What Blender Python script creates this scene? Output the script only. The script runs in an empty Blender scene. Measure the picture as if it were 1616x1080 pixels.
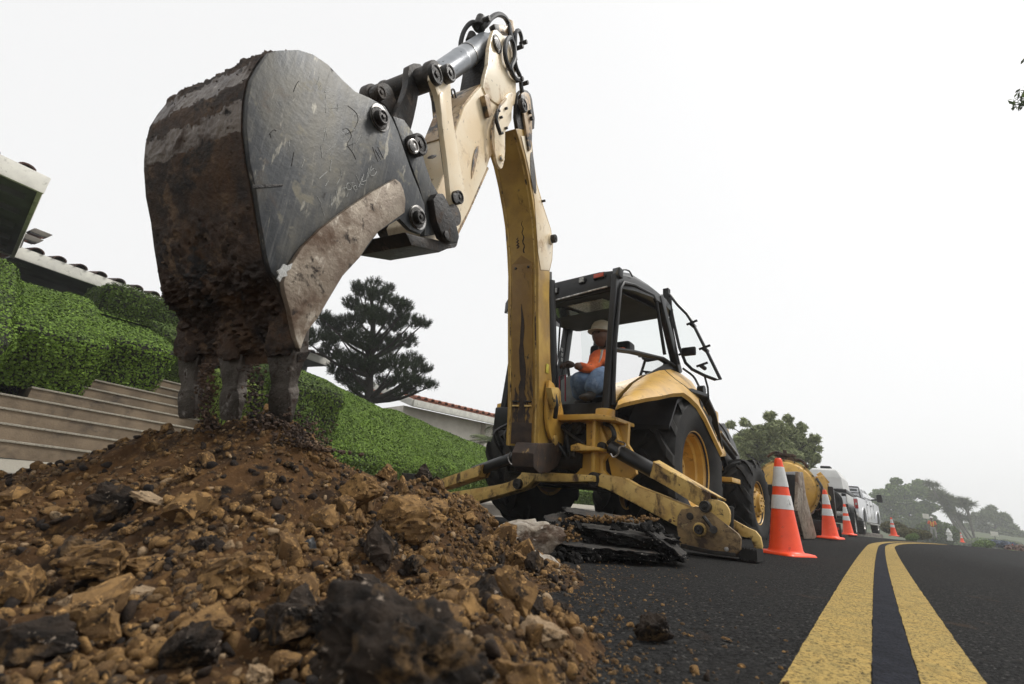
import bpy, bmesh, math, random
import numpy as np
from mathutils import Vector, Matrix, noise
random.seed(7); RS = np.random.RandomState(11)
SC = bpy.context.scene; COL = SC.collection
rad = math.radians

# ---------------------------------------------------------------- camera
FPX = 730.0                      # focal length in pixels of the 1616 px wide photograph
ROLL, PITCH, CAMH = rad(6.0), rad(17.8), 0.30
f0 = Vector((0, math.cos(PITCH), math.sin(PITCH)))
_r0 = Vector((1, 0, 0)); _u0 = Vector((0, -math.sin(PITCH), math.cos(PITCH)))
rt = _r0*math.cos(ROLL) + _u0*math.sin(ROLL)
upv = _u0*math.cos(ROLL) - _r0*math.sin(ROLL)
CAM = Vector((0, 0, CAMH))
cd = bpy.data.cameras.new('camera'); cam = bpy.data.objects.new('camera', cd); COL.objects.link(cam)
cam.matrix_world = Matrix(((rt.x, upv.x, -f0.x, CAM.x), (rt.y, upv.y, -f0.y, CAM.y), (rt.z, upv.z, -f0.z, CAM.z), (0, 0, 0, 1)))
cd.sensor_width = 36; cd.lens = FPX/1616*36; cd.clip_start = 0.02; cd.clip_end = 2000
cd.dof.use_dof = True; cd.dof.focus_distance = 3.2; cd.dof.aperture_fstop = 4.5
SC.camera = cam

# ---------------------------------------------------------------- world and sun (bright overcast)
w = bpy.data.worlds.new("World"); SC.world = w; w.use_nodes = True
nt = w.node_tree; nt.nodes.clear()
sky = nt.nodes.new('ShaderNodeTexSky'); sky.sky_type = 'NISHITA'; sky.sun_disc = False
sky.sun_elevation = rad(56); sky.sun_rotation = rad(84); sky.dust_density = 4; sky.air_density = 1
hs = nt.nodes.new('ShaderNodeHueSaturation'); hs.inputs['Saturation'].default_value = 0.12
b1 = nt.nodes.new('ShaderNodeBackground'); b1.inputs[1].default_value = 0.028
b2 = nt.nodes.new('ShaderNodeBackground'); b2.inputs[0].default_value = (1, 1, 1.0, 1); b2.inputs[1].default_value = 0.87
ad = nt.nodes.new('ShaderNodeAddShader'); wo = nt.nodes.new('ShaderNodeOutputWorld')
nt.links.new(sky.outputs[0], hs.inputs['Color']); nt.links.new(hs.outputs[0], b1.inputs[0])
nt.links.new(b1.outputs[0], ad.inputs[0]); nt.links.new(b2.outputs[0], ad.inputs[1]); nt.links.new(ad.outputs[0], wo.inputs[0])
sd = bpy.data.lights.new('sun', 'SUN'); sd.energy = 2.3; sd.angle = rad(12); sd.color = (1, .97, .92)
so = bpy.data.objects.new('sun', sd); COL.objects.link(so)
_az, _el = rad(84), rad(56)
SUND = Vector((math.sin(_az)*math.cos(_el), math.cos(_az)*math.cos(_el), math.sin(_el)))
so.rotation_euler = SUND.to_track_quat('Z', 'Y').to_euler(); so.location = (5, -5, 12)
SC.view_settings.view_transform = 'Standard'; SC.view_settings.look = 'None'
SC.view_settings.exposure = 0.0; SC.view_settings.gamma = 1
SC.cycles.max_bounces = 6; SC.cycles.transparent_max_bounces = 12; SC.cycles.volume_bounces = 1
SC.cycles.use_denoising = True

# ---------------------------------------------------------------- placing helpers (real positions in metres)
def ray(x, y): return f0 + rt*((x-808)/FPX) + upv*((540-y)/FPX)
def atd(x, y, z): return CAM + ray(x, y)*z               # point seen at (x, y), z metres deep
def onz(x, y, z=0.0):
    d = ray(x, y); return CAM + d*((z-CAM.z)/d.z)
def onpl(x, y, p0, n):
    d = ray(x, y); return CAM + d*((p0-CAM).dot(n)/d.dot(n))
# the street: s runs along it, d to the left of its centre line
AZ0 = 37.8
def centre(s):
    if s <= 0: return Vector((math.sin(rad(AZ0))*s, math.cos(rad(AZ0))*s, 0)), rad(AZ0)
    p = Vector((0.0, 0.0, 0)); a = rad(AZ0); t = 0.0; ds = 0.5
    while t < s-1e-6:
        h = min(ds, s-t); tm = t+h/2
        a = rad(AZ0 + (0.14*min(tm, 8)) + max(0, min(tm-8, 40))*1.35)
        p += Vector((math.sin(a), math.cos(a), 0))*h; t += h
    a = rad(AZ0 + 0.14*min(s, 8) + max(0, min(s-8, 40))*1.35)
    return p, a
def roadz(s, d):
    z = .050-.026*abs(d)
    if d < 0: 
        k = min(1, -d/2.6); k = k*k*(3-2*k); z -= 0.00105*min(max(s, 0), 26)**2*k
    if s > 14: z -= 0.00022*(s-14)**2
    if s > 0: z += .0055*min(s, 8)+.0012*min(max(s-8, 0), 20)
    return z
def SD(s, d, z=0.0):
    p, a = centre(s)
    return p + Vector((-math.cos(a), math.sin(a), 0))*d + Vector((0, 0, z))
SX = Vector((math.sin(rad(AZ0)), math.cos(rad(AZ0)), 0)); DX = Vector((-math.cos(rad(AZ0)), math.sin(rad(AZ0)), 0))
def S0(s, d, z=0.0): return SX*s + DX*d + Vector((0, 0, z))     # straight frame beside the camera
# the backhoe: x forward, y left, z up
MA = rad(42); MF = Vector((math.sin(MA), math.cos(MA), 0)); ML = Vector((-math.cos(MA), math.sin(MA), 0)); UZ = Vector((0, 0, 1))
MO = atd(1107, 746, 4.0) + ML*1.05; MO.z = -0.04
def mw(f, l, u): return MO + MF*f + ML*l + UZ*u
def mp(x, y, ax, v):
    n = (MF, ML, UZ)[ax]; return onpl(x, y, MO+n*v, n)
# the digging arm swings in its own vertical plane: u outward, v right, z up
AA = rad(28); AD = Vector((-math.sin(AA), -math.cos(AA), 0)); AN = Vector((math.cos(AA), -math.sin(AA), 0))
AS = atd(845, 735, 3.7)
def ap(x, y, v): return onpl(x, y, AS+AN*v, AN)

# ---------------------------------------------------------------- mesh helpers
ORG = {}
def finish(o, parent, root_loc=None):
    COL.objects.link(o)
    if parent is not None: o.parent = parent
    return o
def root_of(o):
    while o.parent is not None: o = o.parent
    return o
def tag(o, label=None, cat=None, group=None, kind=None):
    if label: o['label'] = label
    if cat: o['category'] = cat
    if group: o['group'] = group
    if kind: o['kind'] = kind
    return o
def thing(name, label, cat, loc=(0, 0, 0), group=None):
    o = bpy.data.objects.new(name, None); COL.objects.link(o); o.location = loc; o.empty_display_size = .2
    ORG[o.name] = Vector(loc); tag(o, label, cat, group); return o
_HC = {}
def hull(seed, sub):
    seed = int(seed) % 40; key = (seed, sub)
    if key in _HC: return _HC[key]
    r_ = random.Random(seed*13+5); bm = bmesh.new()
    for _ in range(13+seed % 6):
        v = Vector((r_.gauss(0, 1), r_.gauss(0, 1), r_.gauss(0, 1))).normalized()*r_.uniform(.82, 1.12); bm.verts.new(v)
    g = bmesh.ops.convex_hull(bm, input=bm.verts[:]); bmesh.ops.delete(bm, geom=[e for e in g['geom_interior'] if isinstance(e, bmesh.types.BMVert)], context='VERTS')
    bmesh.ops.triangulate(bm, faces=bm.faces[:])
    for _ in range(max(sub-1, 0)): bmesh.ops.subdivide_edges(bm, edges=bm.edges[:], cuts=1, use_grid_fill=True)
    bmesh.ops.triangulate(bm, faces=bm.faces[:])
    if sub > 1:
        for _ in range(1 if sub < 4 else 2): bmesh.ops.smooth_vert(bm, verts=bm.verts[:], factor=.5, use_axis_x=True, use_axis_y=True, use_axis_z=True)
    bm.verts.index_update(); _HC[key] = ([v.co.copy() for v in bm.verts], [tuple(v.index for v in f.verts) for f in bm.faces]); bm.free(); return _HC[key]
def facets(seed):
    r_ = random.Random(int(seed)*7+1); out = []
    for _ in range(13):
        v = Vector((r_.gauss(0, 1), r_.gauss(0, 1), r_.gauss(0, 1))).normalized(); out.append((v, r_.uniform(.58, 1.0)))
    return out
def facr(p, pl):
    m = 1.22
    for n, h in pl:
        d = p.dot(n)
        if d > .3: m = min(m, h/d)
    return m
class MB:
    def __init__(s): s.v = []; s.f = []; s.m = []; s.cur = 0
    def add(s, vs, fs):
        b = len(s.v); s.v += [tuple(p) for p in vs]; s.f += [tuple(i+b for i in f) for f in fs]; s.m += [s.cur]*len(fs); return s
    def obox(s, c, a, b, d):
        c = Vector(c); vs = [c+a*i+b*j+d*k for i in (-1, 1) for j in (-1, 1) for k in (-1, 1)]
        fs = [(0, 1, 3, 2), (4, 6, 7, 5), (0, 4, 5, 1), (2, 3, 7, 6), (0, 2, 6, 4), (1, 5, 7, 3)]
        return s.add(vs, fs)
    def box(s, x0, x1, y0, y1, z0, z1, F=None):
        F = F or (lambda a, b, c: Vector((a, b, c)))
        vs = [F(x, y, z) for x in (x0, x1) for y in (y0, y1) for z in (z0, z1)]
        return s.add(vs, [(0, 1, 3, 2), (4, 6, 7, 5), (0, 4, 5, 1), (2, 3, 7, 6), (0, 2, 6, 4), (1, 5, 7, 3)])
    def beam(s, p0, p1, w, h, up=UZ, w1=None, h1=None):
        p0 = Vector(p0); p1 = Vector(p1); t = (p1-p0).normalized(); sd_ = t.cross(up).normalized(); u = sd_.cross(t)
        w1 = w if w1 is None else w1; h1 = h if h1 is None else h1
        vs = [p0+sd_*(w/2*i)+u*(h/2*j) for i, j in ((-1, -1), (1, -1), (1, 1), (-1, 1))] + [p1+sd_*(w1/2*i)+u*(h1/2*j) for i, j in ((-1, -1), (1, -1), (1, 1), (-1, 1))]
        return s.add(vs, [(0, 1, 2, 3), (7, 6, 5, 4), (0, 4, 5, 1), (1, 5, 6, 2), (2, 6, 7, 3), (3, 7, 4, 0)])
    def prism(s, pts, vec):
        n = len(pts); vec = Vector(vec); a = [Vector(p) for p in pts]; b = [p+vec for p in a]
        fs = [tuple(range(n)), tuple(range(2*n-1, n-1, -1))] + [(i, i+n, (i+1) % n+n, (i+1) % n) for i in range(n)]
        return s.add(a+b, fs)
    def loft(s, rings, closed=True, caps=True):
        n = len(rings[0]); vs = [p for r in rings for p in r]; fs = []
        for k in range(len(rings)-1):
            for i in range(n if closed else n-1):
                j = (i+1) % n; fs.append((k*n+i, k*n+j, (k+1)*n+j, (k+1)*n+i))
        if caps and closed: fs += [tuple(range(n-1, -1, -1)), tuple(range((len(rings)-1)*n, len(rings)*n))]
        return s.add(vs, fs)
    def cyl(s, p0, p1, r0, r1=None, n=20):
        p0 = Vector(p0); p1 = Vector(p1); r1 = r0 if r1 is None else r1; t = (p1-p0).normalized()
        a = t.orthogonal().normalized(); b = t.cross(a)
        R = [[p+(a*math.cos(2*math.pi*i/n)+b*math.sin(2*math.pi*i/n))*r for i in range(n)] for p, r in ((p0, r0), (p1, r1))]
        return s.loft(R)
    def tube(s, pts, r, n=8, smooth=0):
        pts = [Vector(p) for p in pts]
        if smooth: pts = spline(pts, smooth)
        rs = r if isinstance(r, (list, tuple)) else [r]*len(pts)
        if len(rs) != len(pts): rs = list(np.interp(np.linspace(0, 1, len(pts)), np.linspace(0, 1, len(rs)), rs))
        t = (pts[1]-pts[0]).normalized(); a = t.orthogonal().normalized(); R = []
        for i, p in enumerate(pts):
            q0 = pts[max(i-1, 0)]; q1 = pts[min(i+1, len(pts)-1)]; t = (q1-q0).normalized()
            a = (a-t*a.dot(t)); a = a.normalized() if a.length > 1e-6 else t.orthogonal().normalized(); b = t.cross(a)
            R.append([p+(a*math.cos(2*math.pi*k/n)+b*math.sin(2*math.pi*k/n))*rs[i] for k in range(n)])
        return s.loft(R)
    def lathe(s, prof, o, axis, n=32, ref=None, arc=None):
        o = Vector(o); axis = Vector(axis).normalized(); a = (ref or axis.orthogonal()).normalized(); b = axis.cross(a); R = []
        for k in range(n):
            c = 2*math.pi*k/n; R.append([o+axis*h+(a*math.cos(c)+b*math.sin(c))*r for r, h in prof])
        R.append(R[0]); m = len(prof); vs = [p for r in R[:-1] for p in r]; fs = []
        for k in range(n):
            k2 = (k+1) % n
            for i in range(m-1): fs.append((k*m+i, k*m+i+1, k2*m+i+1, k2*m+i))
        return s.add(vs, fs)
    def rock(s, c, r, seed=0, sub=2, sq=(1, 1, 1), rough=.35, rot=None, facet=True):
        sharp = facet is True and rough > .15
        V, F = hull(seed, sub) if sharp else ICO[sub]; c = Vector(c); off = Vector((seed*1.37 % 91, seed*2.11 % 77, seed*.73 % 53))
        rot = rot or Matrix.Rotation((seed*2.399) % 6.28, 3, Vector((math.sin(seed), math.cos(seed*1.7), math.sin(seed*.3+1))).normalized())
        vs = []
        for p in V:
            if sharp:
                q = 1+rough*.25*noise.noise(p*1.3+off)
                if sub > 2: q += rough*(.30*noise.noise(p*3.1+off)+.20*noise.noise(p*6.5+off)+.13*noise.noise(p*14+off))
            elif facet == 'blob':
                q = 1+.30*noise.noise(p*1.2+off)+.22*noise.noise(p*2.7+off)+.13*abs(noise.noise(p*6+off))+.12*noise.noise(p*10+off)+.085*noise.noise(p*19+off)
            else: q = 1+rough*noise.noise(p*1.1+off)+rough*.6*abs(noise.noise(p*2.3+off))
            d = Vector((p.x*sq[0], p.y*sq[1], p.z*sq[2]))*q; vs.append(c+(rot@d)*r)
        return s.add(vs, F)
    def build(s, name, mat, parent=None, bevel=0, seg=2, ang=32, flat=False, weld=True, recalc=True, disp=None, sub=0, loc=None):
        me = bpy.data.meshes.new(name); o = bpy.data.objects.new(name, me)
        off = Vector((0, 0, 0))
        if parent is not None: off = ORG.get(root_of(parent).name, off)
        if loc is not None and parent is None: off = Vector(loc); o.location = off; ORG[o.name] = off
        me.from_pydata([(p[0]-off.x, p[1]-off.y, p[2]-off.z) for p in s.v], [], s.f)
        mats = mat if isinstance(mat, (list, tuple)) else [mat]
        for m_ in mats: me.materials.append(m_)
        if len(mats) > 1: me.polygons.foreach_set('material_index', s.m)
        if bevel or weld or recalc or disp or sub:
            bm = bmesh.new(); bm.from_mesh(me)
            if weld: bmesh.ops.remove_doubles(bm, verts=bm.verts, dist=1e-5)
            if recalc: bmesh.ops.recalc_face_normals(bm, faces=bm.faces)
            if bevel:
                es = [e for e in bm.edges if len(e.link_faces) == 2 and e.calc_face_angle(0) > rad(28)]
                bmesh.ops.bevel(bm, geom=es, offset=bevel, segments=seg, affect='EDGES', profile=.6, clamp_overlap=True)
            if sub:
                bmesh.ops.triangulate(bm, faces=[f for f in bm.faces if len(f.verts) > 4])
                for _ in range(sub):
                    bmesh.ops.subdivide_edges(bm, edges=bm.edges, cuts=1, use_grid_fill=True)
            if disp:
                bm.normal_update()
                mv = [(v, disp(v.co+off, v.normal)) for v in bm.verts]
                for v, dv in mv: v.co += dv
            bm.to_mesh(me); bm.free()
        if not flat:
            me.polygons.foreach_set('use_smooth', [True]*len(me.polygons)); me.set_sharp_from_angle(angle=rad(ang))
        me.update(); COL.objects.link(o)
        if parent is not None: o.parent = parent
        return o
def spline(pts, k):
    P = [pts[0]*2-pts[1]]+pts+[pts[-1]*2-pts[-2]]; out = []
    for i in range(1, len(P)-2):
        for j in range(k):
            t = j/k; a, b, c, d = P[i-1], P[i], P[i+1], P[i+2]
            out.append(0.5*((2*b)+(c-a)*t+(2*a-5*b+4*c-d)*t*t+(3*b-a-3*c+d)*t**3))
    out.append(P[-2]); return out
ICO = {}
for _s in (1, 2, 3, 4, 5):
    _b = bmesh.new(); bmesh.ops.create_icosphere(_b, subdivisions=_s, radius=1)
    ICO[_s] = ([v.co.copy() for v in _b.verts], [tuple(v.index for v in f.verts) for f in _b.faces]); _b.free()
def fastmesh(name, V, Fq, mat, parent=None, loc=None):
    """numpy verts (n,3) and faces (m,k) -> one mesh object"""
    off = np.zeros(3)
    if parent is not None: off = np.array(ORG.get(root_of(parent).name, (0, 0, 0)))
    me = bpy.data.meshes.new(name); n, m, k = len(V), len(Fq), Fq.shape[1]
    me.vertices.add(n); me.vertices.foreach_set('co', (V-off).astype(np.float32).ravel())
    me.loops.add(m*k); me.loops.foreach_set('vertex_index', Fq.astype(np.int32).ravel())
    me.polygons.add(m); me.polygons.foreach_set('loop_start', np.arange(0, m*k, k, dtype=np.int32)); me.polygons.foreach_set('loop_total', np.full(m, k, dtype=np.int32))
    me.materials.append(mat); me.update(calc_edges=True); me.validate()
    o = bpy.data.objects.new(name, me); COL.objects.link(o)
    if parent is not None: o.parent = parent
    return o
def leafcloud(P, N, size, rs, aspect=1.8, spread=.8, svar=.4, up=None):
    """leaf-shaped rhombi at points P, facing roughly N"""
    n = len(P); R = rs.normal(size=(n, 3)); d = N+R*spread; d /= np.linalg.norm(d, axis=1)[:, None]+1e-9
    t = rs.normal(size=(n, 3)); 
    if up is not None: t = t*.6+np.array(up)
    t -= d*np.sum(t*d, axis=1)[:, None]; t /= np.linalg.norm(t, axis=1)[:, None]+1e-9
    b = np.cross(d, t); s = size*(1+svar*rs.uniform(-1, 1, n))[:, None]
    c = P+d*s*.12
    V = np.stack([P-t*s*aspect*.5, c+b*s*.5+t*s*.1, P+t*s*aspect*.5, c-b*s*.5+t*s*.1], axis=1).reshape(-1, 3)
    return V, np.arange(4*n).reshape(n, 4)
def scatter(V, T, n, rs):
    """n points over triangles T of verts V -> points and normals"""
    A, B, C = V[T[:, 0]], V[T[:, 1]], V[T[:, 2]]; cr = np.cross(B-A, C-A); ar = np.linalg.norm(cr, axis=1)/2
    i = rs.choice(len(T), n, p=ar/ar.sum()); u = rs.rand(n, 1); v = rs.rand(n, 1); m = (u+v) > 1; u = np.where(m, 1-u, u); v = np.where(m, 1-v, v)
    return A[i]+(B-A)[i]*u+(C-A)[i]*v, cr[i]/(2*ar[i][:, None]+1e-12)
def obj_tris(o):
    me = o.data; me.calc_loop_triangles(); V = np.empty(len(me.vertices)*3); me.vertices.foreach_get('co', V)
    T = np.empty(len(me.loop_triangles)*3, dtype=np.int32); me.loop_triangles.foreach_get('vertices', T)
    off = np.array(ORG.get(root_of(o).name, (0, 0, 0))); return V.reshape(-1, 3)+off, T.reshape(-1, 3)
def skin(pts, edges, radii, sub=2):
    """skinned limb tree as a plain mesh builder"""
    me = bpy.data.meshes.new('tmp'); me.from_pydata([tuple(p) for p in pts], edges, []); o = bpy.data.objects.new('tmp', me); COL.objects.link(o)
    m = o.modifiers.new('s', 'SKIN'); 
    for i, r in enumerate(radii):
        sv = me.skin_vertices[0].data[i]; sv.radius = (r, r) if not isinstance(r, tuple) else r; sv.use_root = (i == 0)
    m2 = o.modifiers.new('b', 'SUBSURF'); m2.levels = sub; m2.render_levels = sub
    dg = bpy.context.evaluated_depsgraph_get(); e = o.evaluated_get(dg); em = e.to_mesh()
    b = MB(); b.add([v.co.copy() for v in em.vertices], [tuple(p.vertices) for p in em.polygons]); e.to_mesh_clear()
    bpy.data.objects.remove(o); bpy.data.meshes.remove(me); return b
def copy_tree(o, loc=None, rot=None, label=None):
    c = o.copy(); COL.objects.link(c)
    if loc is not None: c.location = loc
    if rot is not None: c.rotation_euler = rot
    if label: c['label'] = label
    for ch in [x for x in o.children]:
        d = ch.copy(); COL.objects.link(d); d.parent = c
        for g in [x for x in ch.children]:
            e = g.copy(); COL.objects.link(e); e.parent = d
    return c

# ---------------------------------------------------------------- materials
def _ramp(nt, src, a, b):
    n = nt.nodes.new('ShaderNodeMapRange'); n.inputs[1].default_value = a; n.inputs[2].default_value = b; nt.links.new(src, n.inputs[0]); return n.outputs[0]
def _noise(nt, vec, sc, det=6, ro=.6, dist=0):
    n = nt.nodes.new('ShaderNodeTexNoise'); n.inputs['Scale'].default_value = sc; n.inputs['Detail'].default_value = det; n.inputs['Roughness'].default_value = ro; n.inputs['Distortion'].default_value = dist
    nt.links.new(vec, n.inputs['Vector']); return n.outputs['Fac']
def _mix(nt, fac, a, b):
    n = nt.nodes.new('ShaderNodeMix'); n.data_type = 'RGBA'
    if isinstance(fac, (int, float)): n.inputs[0].default_value = fac
    else: nt.links.new(fac, n.inputs[0])
    for k, v in ((6, a), (7, b)):
        if isinstance(v, tuple): n.inputs[k].default_value = (*v, 1)
        else: nt.links.new(v, n.inputs[k])
    return n.outputs[2]
def dk(c): l = max(c)+1e-6; return tuple(x*(l**.28) for x in c)
def mat(name, c1, c2=None, sc=4, thr=(.4, .6), rough=.5, rough2=None, metal=0, bump=0, bsc=40, layers=(), spec=.5, stretch=None, island=None, coat=0, trans=0, bd=.02):
    """layers: (colour, scale, lo, hi, roughness or None, stretch or None)"""
    m = bpy.data.materials.new(name); m.use_nodes = True; nt = m.node_tree; nt.nodes.clear()
    out = nt.nodes.new('ShaderNodeOutputMaterial'); p = nt.nodes.new('ShaderNodeBsdfPrincipled'); nt.links.new(p.outputs[0], out.inputs[0])
    c1 = dk(c1); c2 = dk(c2) if c2 else None; island = dk(island) if island else None; layers = [(dk(L[0]),)+tuple(L[1:]) for L in layers]
    tc = nt.nodes.new('ShaderNodeTexCoord').outputs['Object']
    def vec(st):
        if not st: return tc
        mp_ = nt.nodes.new('ShaderNodeMapping'); mp_.inputs['Scale'].default_value = st; nt.links.new(tc, mp_.inputs[0]); return mp_.outputs[0]
    col = c1; rf = rough
    if c2 is not None:
        f = _ramp(nt, _noise(nt, vec(stretch), sc), *thr); col = _mix(nt, f, c1, c2)
        if rough2 is not None:
            r = nt.nodes.new('ShaderNodeMapRange'); r.inputs[3].default_value = rough; r.inputs[4].default_value = rough2; nt.links.new(f, r.inputs[0]); rf = r.outputs[0]
    if island is not None:
        g = nt.nodes.new('ShaderNodeNewGeometry'); col = _mix(nt, g.outputs['Random Per Island'], col, island)
    for L in layers:
        c, s_, lo, hi = L[:4]; rr = L[4] if len(L) > 4 else None; st = L[5] if len(L) > 5 else None
        f = _ramp(nt, _noise(nt, vec(st), s_, 8, .65, .3), lo, hi); col = _mix(nt, f, col, c)
        if rr is not None:
            mx = nt.nodes.new('ShaderNodeMix'); nt.links.new(f, mx.inputs[0])
            if isinstance(rf, (int, float)): mx.inputs[2].default_value = rf
            else: nt.links.new(rf, mx.inputs[2])
            mx.inputs[3].default_value = rr; rf = mx.outputs[0]
    if isinstance(col, tuple): p.inputs['Base Color'].default_value = (*col, 1)
    else: nt.links.new(col, p.inputs['Base Color'])
    if isinstance(rf, (int, float)): p.inputs['Roughness'].default_value = rf
    else: nt.links.new(rf, p.inputs['Roughness'])
    p.inputs['Metallic'].default_value = metal; p.inputs['Specular IOR Level'].default_value = spec; p.inputs['Coat Weight'].default_value = coat
    if trans: p.inputs['Transmission Weight'].default_value = trans
    if bump:
        b = nt.nodes.new('ShaderNodeBump'); b.inputs['Strength'].default_value = bump; b.inputs['Distance'].default_value = bd
        nt.links.new(_noise(nt, tc, bsc, 8, .65), b.inputs['Height']); nt.links.new(b.outputs[0], p.inputs['Normal'])
    return m
RUST = (.10, .045, .02); MUD = (.115, .062, .032)
X = {}
X['yellow'] = mat('yellow paint', (.68, .40, .075), (.58, .33, .065), 6, rough=.38, bump=.06, bsc=60, layers=(((.16, .09, .035), 9, .60, .70, .7), ((.07, .04, .025), 26, .66, .72, .8), ((.30, .2, .1), 3, .55, .8, .6)))
X['yellow_worn'] = mat('worn yellow paint', (.68, .46, .14), (.54, .33, .09), 7, rough=.42, bump=.15, bsc=70, layers=(((.12, .065, .03), 7, .53, .62, .8, (1, 1, .6)), ((.045, .03, .022), 22, .60, .66, .8), ((.27, .17, .08), 14, .56, .7, .7)))
X['yellow_streak'] = mat('yellow paint with rust streaks', (.36, .2, .035), (.30, .16, .03), 6, rough=.45, bump=.1, bsc=60, layers=(((.06, .032, .02), 9, .56, .64, .8, (1, 1, .13)), ((.045, .03, .022), 26, .64, .70, .8, (1, 1, .5))))
X['foot'] = mat('scraped brown yellow steel', (.34, .22, .09), (.20, .125, .06), 9, rough=.6, bump=.3, bsc=60, layers=(((.10, .06, .035), 12, .5, .62, .8), ((.45, .34, .16), 18, .6, .7), ((.04, .028, .02), 30, .6, .68)))
X['boom'] = mat('streaked yellow boom paint', (.56, .35, .07), (.46, .27, .055), 5, rough=.42, bump=.1, bsc=50, layers=(((.09, .055, .03), 8, .60, .68, .8, (1, 1, .2)), ((.05, .035, .025), 28, .68, .73, .8), ((.24, .15, .06), 2.5, .5, .8)))  # darker yellow than the plain paint, with brown streaks and blotches
X['hill'] = mat('hillside green', (.09, .13, .045), (.13, .15, .06), .6, rough=.95, layers=(((.04, .06, .025), 1.5, .5, .6),))
X['cream'] = mat('faded cream paint', (.88, .76, .56), (.82, .63, .38), 2.2, thr=(.42, .66), rough=.3, bump=.05, bsc=30, layers=(((.50, .31, .14), 6, .56, .72, .6), ((.30, .17, .08), 18, .62, .70, .6, (1, 1, .4)), ((.05, .035, .025), 30, .65, .70, .8)))
X['cream_dirty'] = mat('oily cream paint', (.62, .45, .26), (.5, .32, .15), 5, rough=.4, bump=.1, bsc=50, layers=(((.03, .022, .017), 7, .50, .58, .45), ((.3, .17, .07), 16, .55, .65, .6)))
X['black'] = mat('black plastic', (.018, .018, .02), (.03, .03, .032), 8, rough=.45, spec=.25, bump=.04, bsc=90, layers=(((.06, .05, .04), 5, .58, .78, .8),))
X['black_paint'] = mat('satin black paint', (.02, .021, .023), (.035, .036, .038), 5, rough=.36, spec=.3, layers=(((.075, .065, .055), 6, .6, .8, .7),))
X['headliner'] = mat('cab headliner', (.05, .05, .048), (.035, .035, .033), 6, rough=.8)
X['rubber'] = mat('tyre rubber', (.032, .031, .030), (.05, .046, .042), 7, rough=.7, spec=.22, bump=.12, bsc=60, layers=(((.075, .066, .055), 5, .55, .75, .9), ((.09, .075, .058), 22, .62, .8, .9)))
X['hose'] = mat('rubber hose', (.02, .02, .021), (.04, .04, .04), 30, rough=.45)
X['steel'] = mat('bucket side steel', (.062, .068, .075), (.042, .046, .052), 3.2, thr=(.4, .6), rough=.42, rough2=.5, metal=.35, bump=.12, bsc=45,
    layers=(((.125, .125, .12), 75, .50, .66, .45, (1, 1, .07)), ((.05, .05, .05), 55, .60, .70, .55, (1, 1, .09)), ((.135, .125, .10), 4, .47, .64, .5, (1, 1, .45)), ((.30, .28, .23), 26, .61, .67, .5, (1, 1, .25)), ((.21, .19, .14), 13, .58, .68, .6), ((.04, .035, .03), 17, .64, .70, .7, (1, 1, .5)), ((.16, .095, .05), 3.3, .58, .75, .7)))
X['rust_steel'] = mat('rusty worn steel', (.34, .28, .21), (.23, .17, .12), 8, rough=.5, metal=.3, bump=.3, bsc=60,
    layers=(((.50, .44, .36), 22, .58, .66, .45, (1, 1, .4)), ((.17, .10, .06), 6, .5, .66, .8), ((.05, .032, .022), 18, .58, .66, .8)))
X['mud_steel'] = mat('mud caked steel', (.115, .064, .036), (.055, .033, .022), 9, rough=.8, bump=.8, bsc=55,
    layers=(((.26, .165, .095), 12, .55, .68, .9), ((.16, .085, .04), 4, .50, .66, .9), ((.022, .017, .014), 7, .54, .63, .8), ((.12, .05, .022), 25, .6, .68, .8), ((.3, .25, .2), 60, .68, .74, .9)))
X['band_steel'] = mat('scoured steel band', (.17, .125, .09), (.10, .062, .04), 5, rough=.38, metal=.5, bump=.25, bsc=60,
    layers=(((.33, .29, .24), 22, .60, .70, .35, (1, 1, .3)), ((.09, .05, .03), 7, .52, .62, .8), ((.03, .02, .016), 20, .58, .66, .8)))
X['tooth'] = mat('worn tooth steel', (.16, .135, .115), (.075, .058, .045), 9, rough=.5, metal=.4, bump=.4, bsc=70, layers=(((.42, .39, .36), 12, .58, .68, .4), ((.07, .04, .025), 24, .56, .66, .8)))
X['grease'] = mat('greasy linkage steel', (.03, .026, .023), (.055, .042, .032), 14, rough=.45, metal=.1, spec=.35, bump=.35, bsc=60, layers=(((.14, .105, .07), 19, .6, .7, .7), ((.09, .045, .02), 7, .58, .68, .8)))
X['link'] = mat('rusty oily linkage', (.085, .058, .04), (.035, .027, .021), 11, rough=.55, bump=.4, bsc=60, layers=(((.22, .16, .11), 16, .58, .68, .7), ((.018, .014, .012), 22, .55, .62, .4)))
X['stain'] = mat('dark rust run', (.05, .03, .02), (.09, .05, .028), 14, rough=.75, bump=.2, bsc=60, layers=(((.33, .2, .06), 18, .60, .66, .6, (1, 1, .3)),))
X['pin'] = mat('pin steel', (.10, .09, .085), (.05, .045, .04), 30, rough=.4, metal=.5, bump=.2, bsc=90)
X['bright'] = mat('bright steel ring', (.62, .6, .57), (.3, .28, .26), 30, rough=.3, metal=.7)
X['chrome'] = mat('silver cylinder', (.42, .44, .47), (.33, .35, .38), 3, rough=.3, metal=.35, bump=.05, bsc=60, layers=(((.17, .18, .19), 22, .62, .68, .5), ((.10, .09, .08), 9, .64, .7, .6)))
X['black_cyl'] = mat('black cylinder', (.02, .02, .02), (.032, .031, .03), 8, rough=.38, layers=(((.09, .075, .06), 12, .6, .8, .8),))
X['red_lens'] = mat('red lens', (.55, .07, .03), rough=.25)
X['red'] = mat('red paint', (.35, .02, .04), (.25, .02, .03), 9, rough=.5)
X['label_yellow'] = mat('yellow sticker', (.62, .55, .05), (.5, .42, .05), 70, rough=.45)
X['lamp_glass'] = mat('lamp glass', (.5, .5, .47), (.25, .25, .25), 60, rough=.15, spec=.8)
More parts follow.
